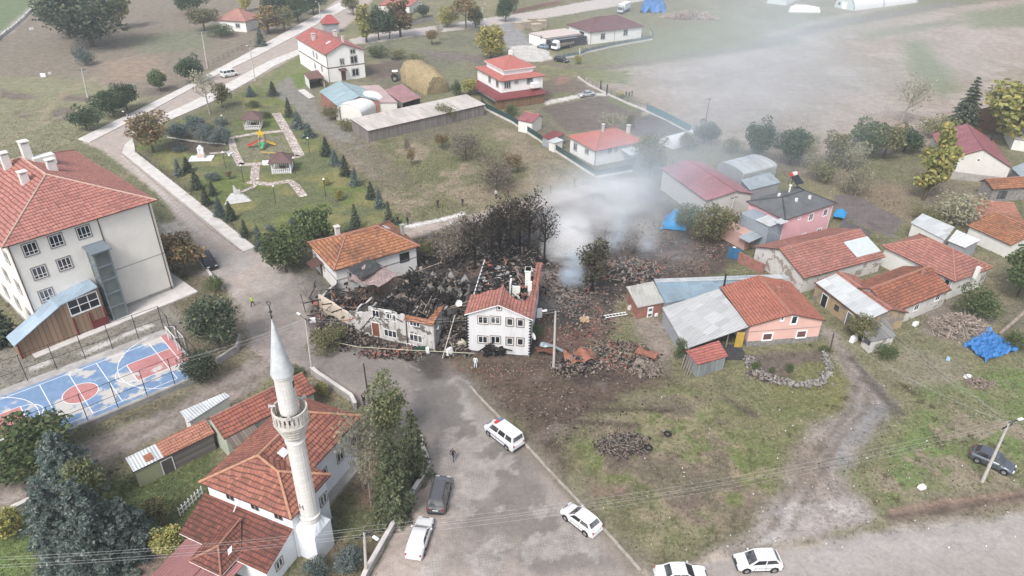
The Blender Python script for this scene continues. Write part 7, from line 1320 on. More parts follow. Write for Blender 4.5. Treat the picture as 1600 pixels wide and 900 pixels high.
area = np.clip(GY / 60, .3, 8) ** 2; near = np.clip((175 - GY) / 60, 0, 1) * (np.abs(GX) < .75 * GY + 20); off = (sid != 1) & (sid != 2) & (sid != 3)
GW = GR * area * near * off * (RG > .12)
tufts('dry_grass', 60000, GW * np.clip((n1 - .4) * 4, .05, 1), leafm('straw', (0.3, 0.26, 0.18), (0.5, 0.43, 0.3), (0.24, 0.23, 0.14), .2, trans=.5), .24, 'dry straw-coloured grass tufts on the rough ground', .16)
tufts('green_grass', 60000, GW * np.clip((.58 - n1) * 4, .05, 1), leafm('weed', (0.14, 0.155, 0.08), (0.25, 0.265, 0.14), (0.3, 0.28, 0.17), .2, trans=.5), .24, 'green grass and weeds on the rough ground', .14)

# weeds: knee-high clumps of dry stalks and leaves
wq = GR * area * np.clip((120 - GY) / 30, 0, 1) * off * (RG > .35) * (np.abs(GX) < .75 * GY + 10) * (fbm(GX, GY, 9, 61) > .52); wi = RNG.choice(len(wq), size=230, p=wq / wq.sum()); WC = []
for i in wi:
    n_ = int(RNG.integers(25, 80)); r_ = RNG.uniform(.25, .75); d = RNG.normal(size=(n_, 3)); d /= np.linalg.norm(d, axis=1)[:, None]; d[:, 2] = np.abs(d[:, 2]) * .8; WC.append(np.array([GX[i], GY[i], GZ[i]]) + d * r_ * RNG.uniform(.3, 1, (n_, 1)))
WC = np.concatenate(WC); wm_ = leaf_mesh('weeds', WC, RNG.uniform(.1, .24, len(WC)), leafm('dry weed', (.12, .1, .065), (.27, .22, .14), (.13, .14, .065), .3)); wo_ = bpy.data.objects.new('weeds', wm_); put(wo_); tag(wo_, 'brown weed clumps on the rough grass', None, None, 'stuff')
# ------------------------------------------------------------------ vehicles
def paintc(n, c, rough=.25, metal=0.0): return plain('paint ' + n, c, rough, .06, 1.5, .5, metal)
TYRE = plain('tyre', (.02, .02, .02), .9, .2); RIM = plain('rim', (.35, .35, .36), .4, .1, metal=.6); LAMPW = plain('headlamp', (.6, .62, .64), .15, .05, 1, .6); LAMPR = plain('tail lamp', (.35, .02, .02), .3, .1); PLATE = plain('plate', (.7, .7, .7), .5, .05)
SHAPE = {'sedan': (4.35, 1.68, 1.42, .80, .92, .98, (1.05, 1.85, 3.05, 3.6)), 'hatch': (3.95, 1.7, 1.47, .82, .95, 1.0, (.85, 1.65, 3.25, 3.8)), 'mpv': (4.35, 1.78, 1.75, .9, 1.05, 1.1, (.75, 1.5, 3.95, 4.25)), 'van': (4.6, 1.85, 1.95, .95, 1.1, 1.15, (.5, 1.2, 4.35, 4.5)), 'suv': (4.4, 1.8, 1.68, .95, 1.05, 1.08, (1.1, 1.75, 3.75, 4.25))}
WHM = {}
def wheel_meshes(r=.31, w=.2):
    if (r, w) in WHM: return WHM[(r, w)]
    mb = MB(); mb.tube([(0, -w / 2, 0), (0, -w / 2 + .03, 0), (0, w / 2 - .03, 0), (0, w / 2, 0)], [r * .9, r, r, r * .9], 16); rb = MB(); rb.tube([(0, -w / 2 - .012, 0), (0, w / 2 + .012, 0)], r * .6, 12)
    WHM[(r, w)] = (mb.mesh('wheel', TYRE, 40), rb.mesh('rim', RIM)); return WHM[(r, w)]
def car(kind, front, rear, paint, label, cat='car', roofrail=False, name=None, trimdark=True):
    L, Wd, H, zh, zb, zt, (a, b, c, d) = SHAPE[kind]; f, r = at(front), at(rear); u = f - r; ctr = (f + r) / 2; root = empty(name or {'van': 'van', 'mpv': 'people_carrier', 'suv': 'estate_car'}.get(kind, 'car'), ctr, math.atan2(u.y, u.x) + math.pi, label, cat)
    X = lambda x: x - L / 2; w = Wd / 2; mb = MB()
    st = [(0, .80, .34, .58), (.12, .92, .24, zh * .84), (.5, .99, .2, zh * .95), (a, 1, .2, zh), (a + .5, 1, .2, zb), (d - .35, 1, .2, (zb + zt) / 2), (d, .99, .2, zt if kind in ('sedan',) else zt), (L - .12, .95, .24, zt * (.96 if kind == 'sedan' else .97)), (L, .86, .36, zt * .8)]
    ring = lambda x, k, z0, z1: [(X(x), s * w * k * q, z) for s, q, z in ((-1, .86, z0), (-1, .98, z0 + .1), (-1, 1.0, (z0 + z1) * .5 + .05), (-1, .97, z1 - .1), (-1, .86, z1), (1, .86, z1), (1, .97, z1 - .1), (1, 1.0, (z0 + z1) * .5 + .05), (1, .98, z0 + .1), (1, .86, z0))]
    RR = [ring(*s) for s in st]
    for p, q in zip(RR, RR[1:]):
        for i in range(10): j = (i + 1) % 10; mb.face([p[i], q[i], q[j], p[j]][::-1])
    mb.face(RR[0]); mb.face(RR[-1][::-1]); 
    wb, wt = w * .9, w * .74; zbb = zb - .04; B = [(X(a), zbb - .02), (X(d), zt - .04)]; cb = [(X(a), -wb, zh - .03), (X(d), -wb, zt - .05), (X(d), wb, zt - .05), (X(a), wb, zh - .03)]; ct = [(X(b), -wt, H - .05), (X(c), -wt, H - .03), (X(c), wt, H - .03), (X(b), wt, H - .05)]
    for i in range(4): j = (i + 1) % 4; mb.face([cb[i], cb[j], ct[j], ct[i]])
    xm = (X(b) + X(c)) / 2; mb.face([ct[0], (xm, -wt, H), (xm, wt, H), ct[3]]); mb.face([(xm, -wt, H), ct[1], ct[2], (xm, wt, H)]); mb.face([ct[0], ct[1], (xm, -wt, H)]); mb.face([ct[2], ct[3], (xm, wt, H)])
    mb.build('body', paint, root, smooth=38)
    def pane(nm, P, n):
        c_ = sum((Vector(p) for p in P), Vector()) / 4; nn = Vector(n) * .012; m_ = MB(); m_.face([Vector(p) + nn for p in P]); return m_.build(nm, GLASS, root)
    lerp = lambda p, q, t: tuple(p[i] + (q[i] - p[i]) * t for i in range(3))
    def inset(p0, p1, p2, p3, s0, s1, t0, t1): E = lambda s, t: lerp(lerp(p0, p1, s), lerp(p3, p2, s), t); return [E(s0, t0), E(s1, t0), E(s1, t1), E(s0, t1)]
    pane('windscreen', inset(cb[3], cb[0], ct[0], ct[3], .07, .93, .1, .94), (-.7, 0, .7)); pane('rear_window', inset(cb[1], cb[2], ct[2], ct[1], .08, .92, .3 if kind != 'sedan' else .1, .9), (.8, 0, .6))
    zsp = .48 if kind in ('sedan', 'hatch') else .36
    cuts = [(.06, zsp), (zsp + .04, .93)] if kind in ('sedan', 'hatch') else [(.06, zsp), (zsp + .04, .66), (.7, .94)]
    for s0, s1 in cuts: pane('side_window', inset(cb[0], cb[1], ct[1], ct[0], s0, s1, .22, .9), (0, -.8, .4)); pane('side_window', inset(cb[2], cb[3], ct[3], ct[2], 1 - s1, 1 - s0, .22, .9), (0, .8, .4))
    wm, rm_ = wheel_meshes(.31 if kind in ('sedan', 'hatch') else .34)
    m_ = MB()
    for x in (L * .19, L * .8): m_.tube([(X(x), -w - .004, .33), (X(x), w + .004, .33)], .385, 18)
    m_.box((X(.5), -w - .003, .2), (X(L - .5), w + .003, .3)); m_.build('wheel_arches', TYRE, root); m_ = MB()
    for x in ((a + .55), (a + (d - a) * zsp + .1), (a + (d - a) * .78)): m_.box((X(x), -w - .002, .34), (X(x) + .022, w + .002, zb - .1))
    m_.box((X(a + .55), -w - .004, .62), (X(d - .3), w + .004, .66)); m_.build('door_seams', STEELD, root); m_ = MB(); m_.box((X(-.012), -w * .4, zh * .6), (X(.1), w * .4, zh * .78)); m_.build('grille', STEELD, root)
    for x in (L * .19, L * .8):
        for s in (-1, 1): o = share('wheel', wm, root, (X(x), s * (w - .08), .31)); share('rim', rm_, o)
    for s in (-1, 1):
        m_ = MB(); m_.rbox((X(.06), s * w * .62, zh * .72), (.16, w * .42, .15), (0, 0, s * -.12)); m_.build('headlight', LAMPW, root); m_ = MB(); m_.rbox((X(L - .05), s * w * .76, zt * .78), (.1, w * .2, .22)); m_.build('tail_light', LAMPR, root)
        m_ = MB(); m_.rbox((X(a + .42), s * (w + .06), zb + .06), (.12, .16, .11)); m_.build('mirror', paint, root)
    m_ = MB(); m_.box((X(-.04), -w * .82, .26), (X(.1), w * .82, .44)); m_.build('bumper', STEELD if trimdark else paint, root); m_ = MB(); m_.box((X(L - .1), -w * .84, .28), (X(L + .04), w * .84, .46)); m_.build('bumper', STEELD if trimdark else paint, root)
    m_ = MB(); m_.box((X(L) - .01, -.26, zt * .62), (X(L) + .015, .26, zt * .62 + .11)); m_.build('number_plate', PLATE, root)
    if roofrail:
        m_ = MB(); 
        for s in (-1, 1): m_.tube([(X(b + .2), s * wt * .88, H + .03), (X(c - .1), s * wt * .88, H + .03)], .025, 5)
        m_.build('roof_rails', STEELD, root)
    return root
WP = paintc('white', (.66, .66, .655))
pc = car('van', (768, 671), (807, 701), WP, 'white police van with red and blue roof lights by the kerb', 'police van', name='police_van'); KX = MB(); KX.box((-.95, -.55, 1.96), (-.65, 0, 2.1), 0); KX.box((-.95, 0, 1.96), (-.65, .55, 2.1), 1); KX.build('light_bar', [paintc('red', (.5, .04, .04)), paintc('blue', (.1, .16, .3))], pc); KX = MB(); KX.box((-1.7, -.931, .62), (1.6, -.928, .72)); KX.box((-1.7, .928, .62), (1.6, .931, .72)); KX.build('side_stripe', paintc('blue stripe', (.03, .06, .2)), pc)
car('hatch', (886, 801), (930, 835), WP, 'white hatchback parked beside the stone kerb, nose to the burnt houses', trimdark=False); car('mpv', (692, 757), (682, 801), paintc('dark grey', (.17, .17, .175), .14, .6), 'dark people carrier with roof rails by the garden wall', 'people carrier', True)
car('sedan', (664, 822), (648, 870), WP, 'white saloon car parked behind the dark people carrier', trimdark=False); car('sedan', (1099, 903), (1026, 905), WP, 'white saloon cut by the bottom edge on the dusty road', trimdark=False); car('hatch', (1148, 884), (1217, 882), WP, 'boxy old white car with black bumpers on the dusty road')
car('hatch', (1577, 738), (1520, 713), paintc('steel grey', (.13, .145, .165), .2, .5), 'grey hatchback with pale bonnet standing on the grass by the leaning pole', trimdark=False); car('suv', (334, 424), (319, 403), paintc('black', (.012, .012, .014), .15), 'black car parked under the reddish tree by the school', trimdark=False)
car('van', (371, 117), (347, 122), WP, 'white van driving on the street at the top left', 'van'); car('sedan', (904, 152), (929, 149), paintc('silver', (.5, .51, .52), .25, .4), 'silver car on the villa drive', trimdark=False); car('suv', (887, 98), (868, 95), paintc('black', (.012, .012, .014)), 'black car by the fence corner of the storehouse', trimdark=False); car('hatch', (842, 74), (854, 77), paintc('blue grey', (.2, .27, .31)), 'small blue-grey car beside the flat annex', trimdark=False); car('van', (640, 12), (660, 9), WP, 'white van parked at the top edge', 'van')
def truck(front, rear, label, cabc, kind='flatbed'):
    f, r = at(front), at(rear); u = f - r; L = max(6.0, min(9, u.length)); t = empty('truck', (f + r) / 2, math.atan2(u.y, u.x), label, 'truck'); mb = MB(); x1 = L / 2
    mb.hexa([(x1 - 1.7, -1.15, .7), (x1, -1.15, .7), (x1, 1.15, .7), (x1 - 1.7, 1.15, .7)], [(x1 - 1.6, -1.05, 2.7), (x1 - .35, -1.05, 2.6), (x1 - .35, 1.05, 2.6), (x1 - 1.6, 1.05, 2.7)]); mb.box((x1 - 1.6, -.9, 2.65), (x1 - .9, .9, 3.0)); mb.build('cab', cabc, t)
    mb = MB(); mb.face([(x1 + .01, -1.0, 1.5), (x1 + .01, 1.0, 1.5), (x1 - .22, .95, 2.4), (x1 - .22, -.95, 2.4)]); mb.build('windscreen', GLASS, t); mb = MB(); mb.box((-L / 2, -1.15, .9), (x1 - 1.8, 1.15, 1.1)); mb.build('chassis', STEELD, t)
    mb = MB(); 
    if kind == 'box': mb.box((-L / 2, -1.2, 1.1), (x1 - 1.85, 1.2, 3.3))
    else:
        for q in ((-L / 2, -1.2, x1 - 1.85, -1.13), (-L / 2, 1.13, x1 - 1.85, 1.2)): mb.box((q[0], q[1], 1.1), (q[2], q[3], 1.8))
        mb.box((x1 - 1.95, -1.2, 1.1), (x1 - 1.85, 1.2, 2.0)); mb.box((-L / 2, -1.1, 1.1), (x1 - 2, 1.1, 1.5))
    mb.build('load_bed', FRAMEW if kind == 'box' else PLK, t); wm, rm_ = wheel_meshes(.48, .3)
    for x in (x1 - .9, -L / 2 + 1.0, -L / 2 + 2.0):
        for s in (-1, 1): o = share('wheel', wm, t, (x, s * 1.02, .48)); share('rim', rm_, o)
truck((857, 82), (900, 70), 'flatbed truck with white cab in the storehouse yard', FRAMEW); truck((964, 24), (984, 14), 'box truck standing near the blue tarpaulin at the top', paintc('grey cab', (.4, .42, .42)), 'box')
tk = empty('tractor', at((620, 126)), .25, 'small tractor with white cab roof beside the haystack', 'tractor'); mb = MB(); mb.box((.2, -.4, .8), (2.1, .4, 1.45)); mb.build('bonnet', paintc('tractor grey', (.1, .11, .13)), tk); mb = MB(); mb.box((-1.1, -.75, 2.5), (.4, .75, 2.68)); mb.build('cab_roof', FRAMEW, tk); mb = MB()
for x in (-1.0, .3):
    for y in (-.65, .65): mb.tube([(x, y, .9), (x, y, 2.5)], .05, 5)
mb.box((-.9, -.4, .8), (-.2, .4, 1.2)); mb.build('cab_frame', STEELD, tk)
for x, r_, y in ((-.6, .8, .85), (1.7, .48, .7)):
    wm, rm_ = wheel_meshes(r_, .38)
    for s in (-1, 1): o = share('wheel', wm, tk, (x, s * y, r_)); share('rim', rm_, o)
# ------------------------------------------------------------------ people
def skin_body(walk):
    """one continuous figure, 1.75 m tall, grown over a joint skeleton with five-fingered hands"""
    V = [(0, 0, .95)]; E = []; Rr = [.135]
    def add(p, par, r): V.append(p); E.append((par, len(V) - 1)); Rr.append(r); return len(V) - 1
    sp = add((0, .0, 1.15), 0, .125); ch = add((0, .01, 1.36), sp, .15); nk = add((0, .01, 1.5), ch, .06); hd = add((0, -.01, 1.6), nk, .088); add((0, -.0, 1.7), hd, .085); add((0, -.1, 1.6), hd, .02)
    for s in (-1, 1):
        k = s * walk; hip = add((s * .1, 0, .88), 0, .1); kn = add((s * .11, -.05 - .16 * k, .49), hip, .065); an = add((s * .11, .02 - .3 * k if k > 0 else .02 - .22 * k, .09), kn, .045); add((s * .13, an and V[an][1] - .16, .045), an, .04)
        sh = add((s * .19, .01, 1.42), ch, .065); el = add((s * .25, .05 + .1 * k, 1.14), sh, .046); wr = add((s * .25, -.06 + .16 * k, .92), el, .032); pm = add((s * .25, -.08 + .17 * k, .85), wr, .036)
        x, y, z = V[pm]
        for j in range(4): q = add((x + s * .004, y - .035 + j * .023, z - .055 + abs(j - 1) * .006), pm, .0095); add((x - s * .02, y - .035 + j * .023, z - .1 + abs(j - 1) * .01), q, .008)
        q = add((x - s * .01, y - .055, z - .01), pm, .01); add((x - s * .03, y - .07, z - .045), q, .009)
    me = bpy.data.meshes.new('person'); me.from_pydata(V, E, []); o = bpy.data.objects.new('person', me); COL.objects.link(o); md = o.modifiers.new('s', 'SKIN')
    for i, r in enumerate(Rr): me.skin_vertices[0].data[i].radius = (r, r * (.72 if i < 3 else 1)); me.skin_vertices[0].data[i].use_root = i == 0
    o.modifiers.new('u', 'SUBSURF').levels = 1; dg = bpy.context.evaluated_depsgraph_get(); out = bpy.data.meshes.new_from_object(o.evaluated_get(dg)); bpy.data.objects.remove(o)
    ix = []
    for p in out.polygons:
        c = p.center; ix.append(4 if c.z < .1 else 2 if c.z < .93 and abs(c.x) < .2 else 0 if c.z > 1.5 or c.z < .9 else 1)
        if c.z > 1.66 or (c.z > 1.58 and c.y > .02): ix[-1] = 3
    out.materials.clear(); [out.materials.append(STEELD) for _ in range(5)]; out.polygons.foreach_set('material_index', ix); out.shade_smooth(); return out
BODY = [skin_body(0), skin_body(1)]
SKIN = plain('skin', (.42, .26, .19), .7, .1); HAIR = plain('dark hair', (.02, .015, .012), .8, .2)
def person(p, top, bot, label, pose=0, face=0.0, shoes=(.03, .03, .03), group=None):
    me = BODY[pose].copy(); m = lambda c: plain('cloth %s' % (c,), c, .9, .2, 6, .1)
    for i, k in enumerate((SKIN, m(top), m(bot), HAIR, m(shoes))): me.materials[i] = k
    me.name = 'person'; o = bpy.data.objects.new('person', me); put(o, None, at(p), face); tag(o, label, 'person', group)
DK = (.025, .025, .03); NV_ = (.03, .035, .05); JN = (.06, .08, .13)
person((708, 720), DK, JN, 'person in a dark jacket walking alone on the wet street', 1, 2.8); person((743, 575), (.7, .72, .75), (.62, .65, .7), 'person in white with yellow boots before the gabled house', 0, 3.0, (.6, .42, .03)); person((395, 479), (.42, .6, .05), DK, 'person in a yellow-green high-visibility vest near the court pine', 1, 2.0)
person((684, 325), DK, DK, 'person in dark clothes standing alone on the dry lot', 0, .4); person((723, 323), NV_, (.08, .07, .06), 'person in dark clothes near the bare grey bush', 0, -.6); person((622, 351), DK, DK, 'person in black by the chimney of the orange tiled house', 1, 1.0); person((637, 352), DK, NV_, 'person in black at the start of the back track', 0, 2.5)
person((860, 302), DK, DK, 'person in black on the back track beside the charred trees', 0, 1.2); person((897, 291), DK, DK, 'person in black farther along the back track', 0, 2.0); person((775, 310), (.55, .56, .58), DK, 'person in a pale top behind the charred trees', 0, .5); person((794, 308), DK, NV_, 'person in dark clothes behind the charred trees', 0, 1.5)
for p, l in (((978, 152), 'left person of the three in black beside the field fence'), ((982.5, 153), 'middle person of the three in black beside the field fence'), ((987, 151), 'right person of the three in black beside the field fence')): person(p, DK, DK, l, int(p[0]) % 2, 2.2)
person((569, 633), DK, DK, 'person in black by the corner garden wall', 0, 2.6); person((613, 94), (.3, .3, .32), DK, 'person standing beside the ploughed plot', 0, 0); person((918, 66), (.06, .03, .03), DK, 'person at the dark door of the storehouse', 0, 0)
# ------------------------------------------------------------------ poles and wires
POLEC = plain('concrete pole', (.46, .44, .41), .9, .2, 2); POLEW = plain('wooden pole', (.09, .065, .05), .9, .3, 3)
def pole(base, top, label, m, r=.16, lamp=None, arm=True, dish=False):
    b = at(base); d = ray(top); t = b.y / d.y; q = Vector((d.x * t, b.y, HC + d.z * t)); lean = q - b; p = empty('utility_pole', b, 0, label, 'utility pole'); mb = MB(); mb.tube([(0, 0, -.3), lean], [r, r * .6], 8); mb.build('shaft', m, p)
    if arm:
        mb = MB(); mb.rbox(lean - Vector((0, 0, .35)), (1.6, .09, .09), (0, 0, .5))
        for k in (-.7, -.25, .25, .7): c = lean + Vector((k * .88, k * .48, -.3)); mb.tube([c, c + Vector((0, 0, .2))], .04, 5)
        mb.build('crossarm', STEELD, p)
    if lamp is not None:
        mb = MB(); e = lean + Vector((math.cos(lamp) * 1.3, math.sin(lamp) * 1.3, .25)); mb.tube([lean - Vector((0, 0, .5)), lean + Vector((0, 0, .1)), e], .04, 5, 0); mb.rbox(e, (.55, .22, .12), (0, 0, lamp), 1); mb.build('lamp_head', [STEELD, FRAMEW], p)
    return b + lean
a1 = pole((865, 575), (868, 486), 'concrete lamp pole beside the white gabled house', POLEC, .17, 3.4); a2 = pole((488, 584), (477, 500), 'pale lamp pole beyond the minaret at the street bend', POLEC, .13, 2.4, False); a3 = pole((572, 900), (569, 832), 'concrete lamp pole at the bottom beside the garden wall', POLEC, .16, -.6); a4 = pole((577, 630), (568, 568), 'dark wooden pole beside the light green pine', POLEW, .12, None, False)
a5 = pole((1535, 752), (1576, 662), 'leaning concrete pole beside the grey hatchback', POLEC, .17, .3); a6 = pole((1295, 557), (1303, 520), 'dark wooden pole at the corner of the salmon house', POLEW, .12, None, False); a7 = pole((1139, 345), (1148, 306), 'concrete pole between the red barn and the pink house', POLEC, .17)
a8 = pole((209, 224), (198, 178), 'concrete lamp pole beside the brown tree at the street bend', POLEC, .18, 2.5); a9 = pole((139, 162), (127, 107), 'pole with insulators in the rough field at the left', POLEC, .18); b1 = pole((324, 107), (315, 50), 'pole beside the round tree near the bungalow', POLEC, .18); b2 = pole((399, 126), (390, 74), 'thin lamp pole near the white van', POLEC, .15, 2.4, False); b3 = pole((503, 47), (498, 4), 'pole at the fork behind the three-storey house', POLEC, .2, 2.6); b4 = pole((1102, 192), (1109, 153), 'lone wooden pole at the edge of the bare field', POLEW, .15); b5 = pole((755, 36), (754, 8), 'lamp pole beside the top road', POLEC, .18, 1.0); b6 = pole((906, 92), (906, 75), 'white post at the storehouse yard fence', FRAMEW, .15, None, False)
def wires(name, label, a, b, n, sag, sp=.35, r=.0065):
    w = empty('power_line', a, 0, label, 'power line'); d = b - a; q = Vector((-d.y, d.x, 0)).normalized()
    for k in range(n):
        mb = MB(); o = q * (k - (n - 1) / 2) * sp + Vector((0, 0, (k % 2) * .12)); mb.tube([o + d * (i / 14) - Vector((0, 0, sag * 4 * (i / 14) * (1 - i / 14))) for i in range(15)], r, 4, cap=False); mb.build('wire', WIREM, w)
WIREM = plain('bare wire', (.5, .5, .5), .5, .05)
wires('w', 'bundle of wires running to the left over the mosque porch', a3, at((-60, 882), 7.2), 4, .5); wires('w', 'bundle of wires crossing the street and the rough grass', a3, a5, 4, 1.6); wires('w', 'wires from the leaning pole past the right edge', a5, at((1680, 640), 7.5), 3, .4); wires('w', 'wires from the leaning pole up to the wooden pole by the salmon house', a5, a6, 2, .8); wires('w', 'wires from the leaning pole over the old houses to the concrete pole', a5, a7, 3, 1.0)
wires('w', 'wire from the wooden pole to the pole by the gabled house', a6, a1, 1, 1.2); wires('w', 'wires from the street bend pole past the pale lamp pole', a2, a1, 2, .8); wires('w', 'wires in the rough field towards the bungalow', a9, b1, 3, 1); wires('w', 'wires from the bungalow pole to the fork', b1, b3, 3, 1); wires('w', 'wires from the storehouse to the lone wooden pole', at((915, 72), 5), b4, 2, 1.2); wires('w', 'wires along the top road', b3, b5, 2, 1.2); wires('w', 'wires from the yard of the salmon house to the pale lamp pole', a2, at((120, 600), 6), 3, .8)
# ------------------------------------------------------------------ rubble, sheets, wood, hay
def pile(name, label, px, rx, ry, h, n, size, mats, rot=0.0, longp=.2, kind='stuff', ridge=False, cat=None, flat=.5):
    c = at(px); mb = MB(); cs, sn = math.cos(rot), math.sin(rot)
    def fx():
        t = random.uniform(0, 6.283); r = math.sqrt(random.random()) * random.uniform(.75, 1.1); x, y = r * math.cos(t), r * math.sin(t); z = h * max(0, 1 - r ** 1.4) * random.uniform(.55, 1); x, y = x * rx, y * ry
        return x * cs - y * sn, x * sn + y * cs, z
    heap(mb, n, fx, size, mats, flat, longp); o = mb.build(name, HM, None, c); return tag(o, label, cat, None, kind)
pile('rubble', 'grey stone rubble behind the pole of the gabled house', (900, 572), 3.4, 2.0, 1.3, 700, (.08, .32), [2, 2, 1, 4, 1, 0], .1, .2); pile('rubble', 'large stony rubble field with broken timber', (965, 556), 5.5, 3.2, 1.0, 1300, (.08, .3), [2, 2, 4, 4, 1, 1, 0, 3], 0, .25); pile('rubble', 'tangled rubble heap in front of the brick shed', (1010, 578), 2.0, 1.6, 1.4, 300, (.12, .45), [2, 2, 4, 1, 4], 0, .45); pile('rubble', 'debris heap before the burnt-out house', (615, 552), 4.6, 1.2, .8, 520, (.08, .36), [1, 0, 2, 1, 4, 0, 3], .1, .35); pile('rubble', 'scorched debris left of the burnt-out house', (528, 522), 3.6, 3.0, 1.3, 700, (.08, .4), [0, 1, 2, 4, 0, 1], 0, .35)
pile('rubble', 'dark debris between the two burnt houses', (708, 515), 1.9, 5.5, 2.2, 800, (.1, .45), [0, 0, 1, 1, 2, 4], 0, .4); pile('rubble', 'ashen remains of a collapsed house in the smoke', (985, 425), 5.5, 4.0, .9, 720, (.1, .5), [0, 1, 2, 1, 4, 4, 1, 3], 0, .4); pile('rubble', 'smoking ash and splinters beside the gabled house', (880, 450), 4.5, 5.0, .5, 650, (.1, .4), [0, 1, 2, 2, 2], 0, .3); pile('rubble', 'burnt wreckage behind the gabled house', (800, 405), 6, 4, 1.0, 520, (.12, .5), [0, 0, 1, 4], 0, .45); pile('rubble', 'scattered timber in the smoke', (950, 375), 6, 3.5, .5, 360, (.12, .5), [2, 4, 4, 1], 0, .5); pile('rubble', 'mound of earth, stones and brush on the rough grass', (972, 695), 3.4, 1.9, .6, 650, (.06, .24), [2, 4, 4, 1, 1, 0], .2, .45); pile('rubble', 'stones scattered under the small tiled shed', (1195, 590), 2.6, 1.0, .4, 160, (.12, .4), [2, 2, 1], -.4, .05)
pile('rubble', 'small stones and branches on the right-hand grass', (1530, 600), 1.8, 1.2, .4, 130, (.1, .35), [2, 4, 4], 0, .4)
pile('rubble', 'light litter strewn over the burnt yard', (905, 505), 6, 4.5, .15, 260, (.06, .26), [2, 2, 4, 3], 0, .2); pile('rubble', 'litter along the edge of the burnt plot', (760, 580), 5, 1.6, .1, 130, (.05, .2), [2, 2, 3], 0, .2)
def scatter(name, label, poly, n, size, mats, longp=.25, zmax=.18, seed=1):
    P = [at(p) for p in poly]; xs, ys_ = [p.x for p in P], [p.y for p in P]; c = sum(P, Vector()) / len(P); mb = MB(); k = 0; PP = [(p.x, p.y) for p in P]
    X = RNG.uniform(min(xs), max(xs), n * 3); Y = RNG.uniform(min(ys_), max(ys_), n * 3); ok = (sdist(X, Y, PP) > 0) & (fbm(X, Y, 5, seed) > RNG.uniform(.3, .62, n * 3)); X, Y = X[ok][:n], Y[ok][:n]; it = iter(zip(X - c.x, Y - c.y))
    heap(mb, len(X), lambda: (*next(it), random.uniform(0, zmax)), size, mats, .4, longp); return tag(mb.build(name, HM, None, c), label, None, None, 'stuff')
scatter('debris', 'ash, chips and splinters strewn over the burnt plot', [(850, 440), (900, 370), (1010, 330), (1060, 380), (1140, 380), (1120, 425), (990, 450), (965, 490), (950, 540), (860, 555), (838, 500)], 3200, (.06, .3), [0, 1, 1, 2, 2, 4, 1, 4, 3])
scatter('debris', 'broken bits trodden into the dark mud before the gabled house', [(740, 570), (860, 550), (980, 575), (1060, 590), (960, 680), (850, 700), (760, 610)], 700, (.05, .2), [1, 2, 4, 4, 0], .3, .08, 5)
scatter('debris', 'black debris round the foot of the burnt houses', [(480, 500), (560, 505), (580, 530), (680, 545), (735, 480), (735, 560), (640, 566), (520, 548)], 1400, (.06, .35), [0, 0, 1, 1, 2, 4], .3, .3, 9)
scatter('debris', 'charred remains behind the burnt houses', [(610, 430), (660, 400), (740, 380), (860, 370), (880, 420), (845, 440), (840, 410), (750, 405), (730, 480), (700, 430)], 1500, (.08, .4), [0, 0, 1, 1, 2], .4, .3, 12)
scatter('debris', 'stones and twigs on the rough grass and gravel', [(880, 720), (960, 640), (1160, 590), (1340, 580), (1420, 640), (1580, 600), (1590, 740), (1370, 820), (1120, 860), (1000, 870)], 900, (.05, .17), [2, 4, 4, 1], .3, .05, 15)
lit = MB()
for _ in range(150):
    q_ = (random.uniform(760, 1590), random.uniform(600, 860))
    if q_[0] < 770 + (q_[1] - 620) * .927: continue
    p = at(q_); s = random.uniform(.04, .13); lit.rbox((p.x, p.y, .06), (s, s * .7, s * .4), (random.uniform(0, 3), random.uniform(0, 3), random.uniform(0, 3)))
tag(lit.build('litter', FRAMEW), 'white scraps of litter on the rough grass', None, None, 'stuff')
RUST = plain('rusty sheet', (.27, .12, .08), .7, .4, 2, dirt=(.16, .07, .05)); BT_ = plain('blue tarpaulin', (.03, .15, .38), .55, .35, 1.5, .35)
def quadpx(px, w, d, z, rot=0): c = at(px, z); cs, sn = math.cos(rot), math.sin(rot); return [c + Vector((x * cs - y * sn, x * sn + y * cs, 0)) for x, y in ((-w / 2, -d / 2), (w / 2, -d / 2), (w / 2, d / 2), (-w / 2, d / 2))]
drape('rusty_sheet', 'crumpled rusty roof sheet on the rubble beside the lamp pole', 'roof sheet', quadpx((905, 556), 3.6, 2.4, 1.0, .2), 10, 7, .55, RUST, 4); drape('rusty_sheet', 'rusty brown sheet folded on the rubble by the brick shed', 'roof sheet', quadpx((1010, 552), 2.6, 1.5, .9, -.5), 8, 5, .35, RUST, 6); drape('rusty_sheet', 'dark red curved sheet at the right wall of the gabled house', 'roof sheet', quadpx((853, 546), 2.4, 1.5, .7, .1), 6, 5, .3, plain('dark red tin', (.17, .07, .05), .7, .3), 8); drape('grey_sheet', 'bent grey metal sheet beside the lamp pole', 'roof sheet', quadpx((862, 543), 3.0, .7, 1.0, -.35), 8, 3, .3, SHG, 2); drape('grey_sheet', 'flat grey sheet lying on the rubble', 'roof sheet', quadpx((1002, 566), 1.5, 1.1, .9, -.4), 3, 3, .1, PLK, 1)
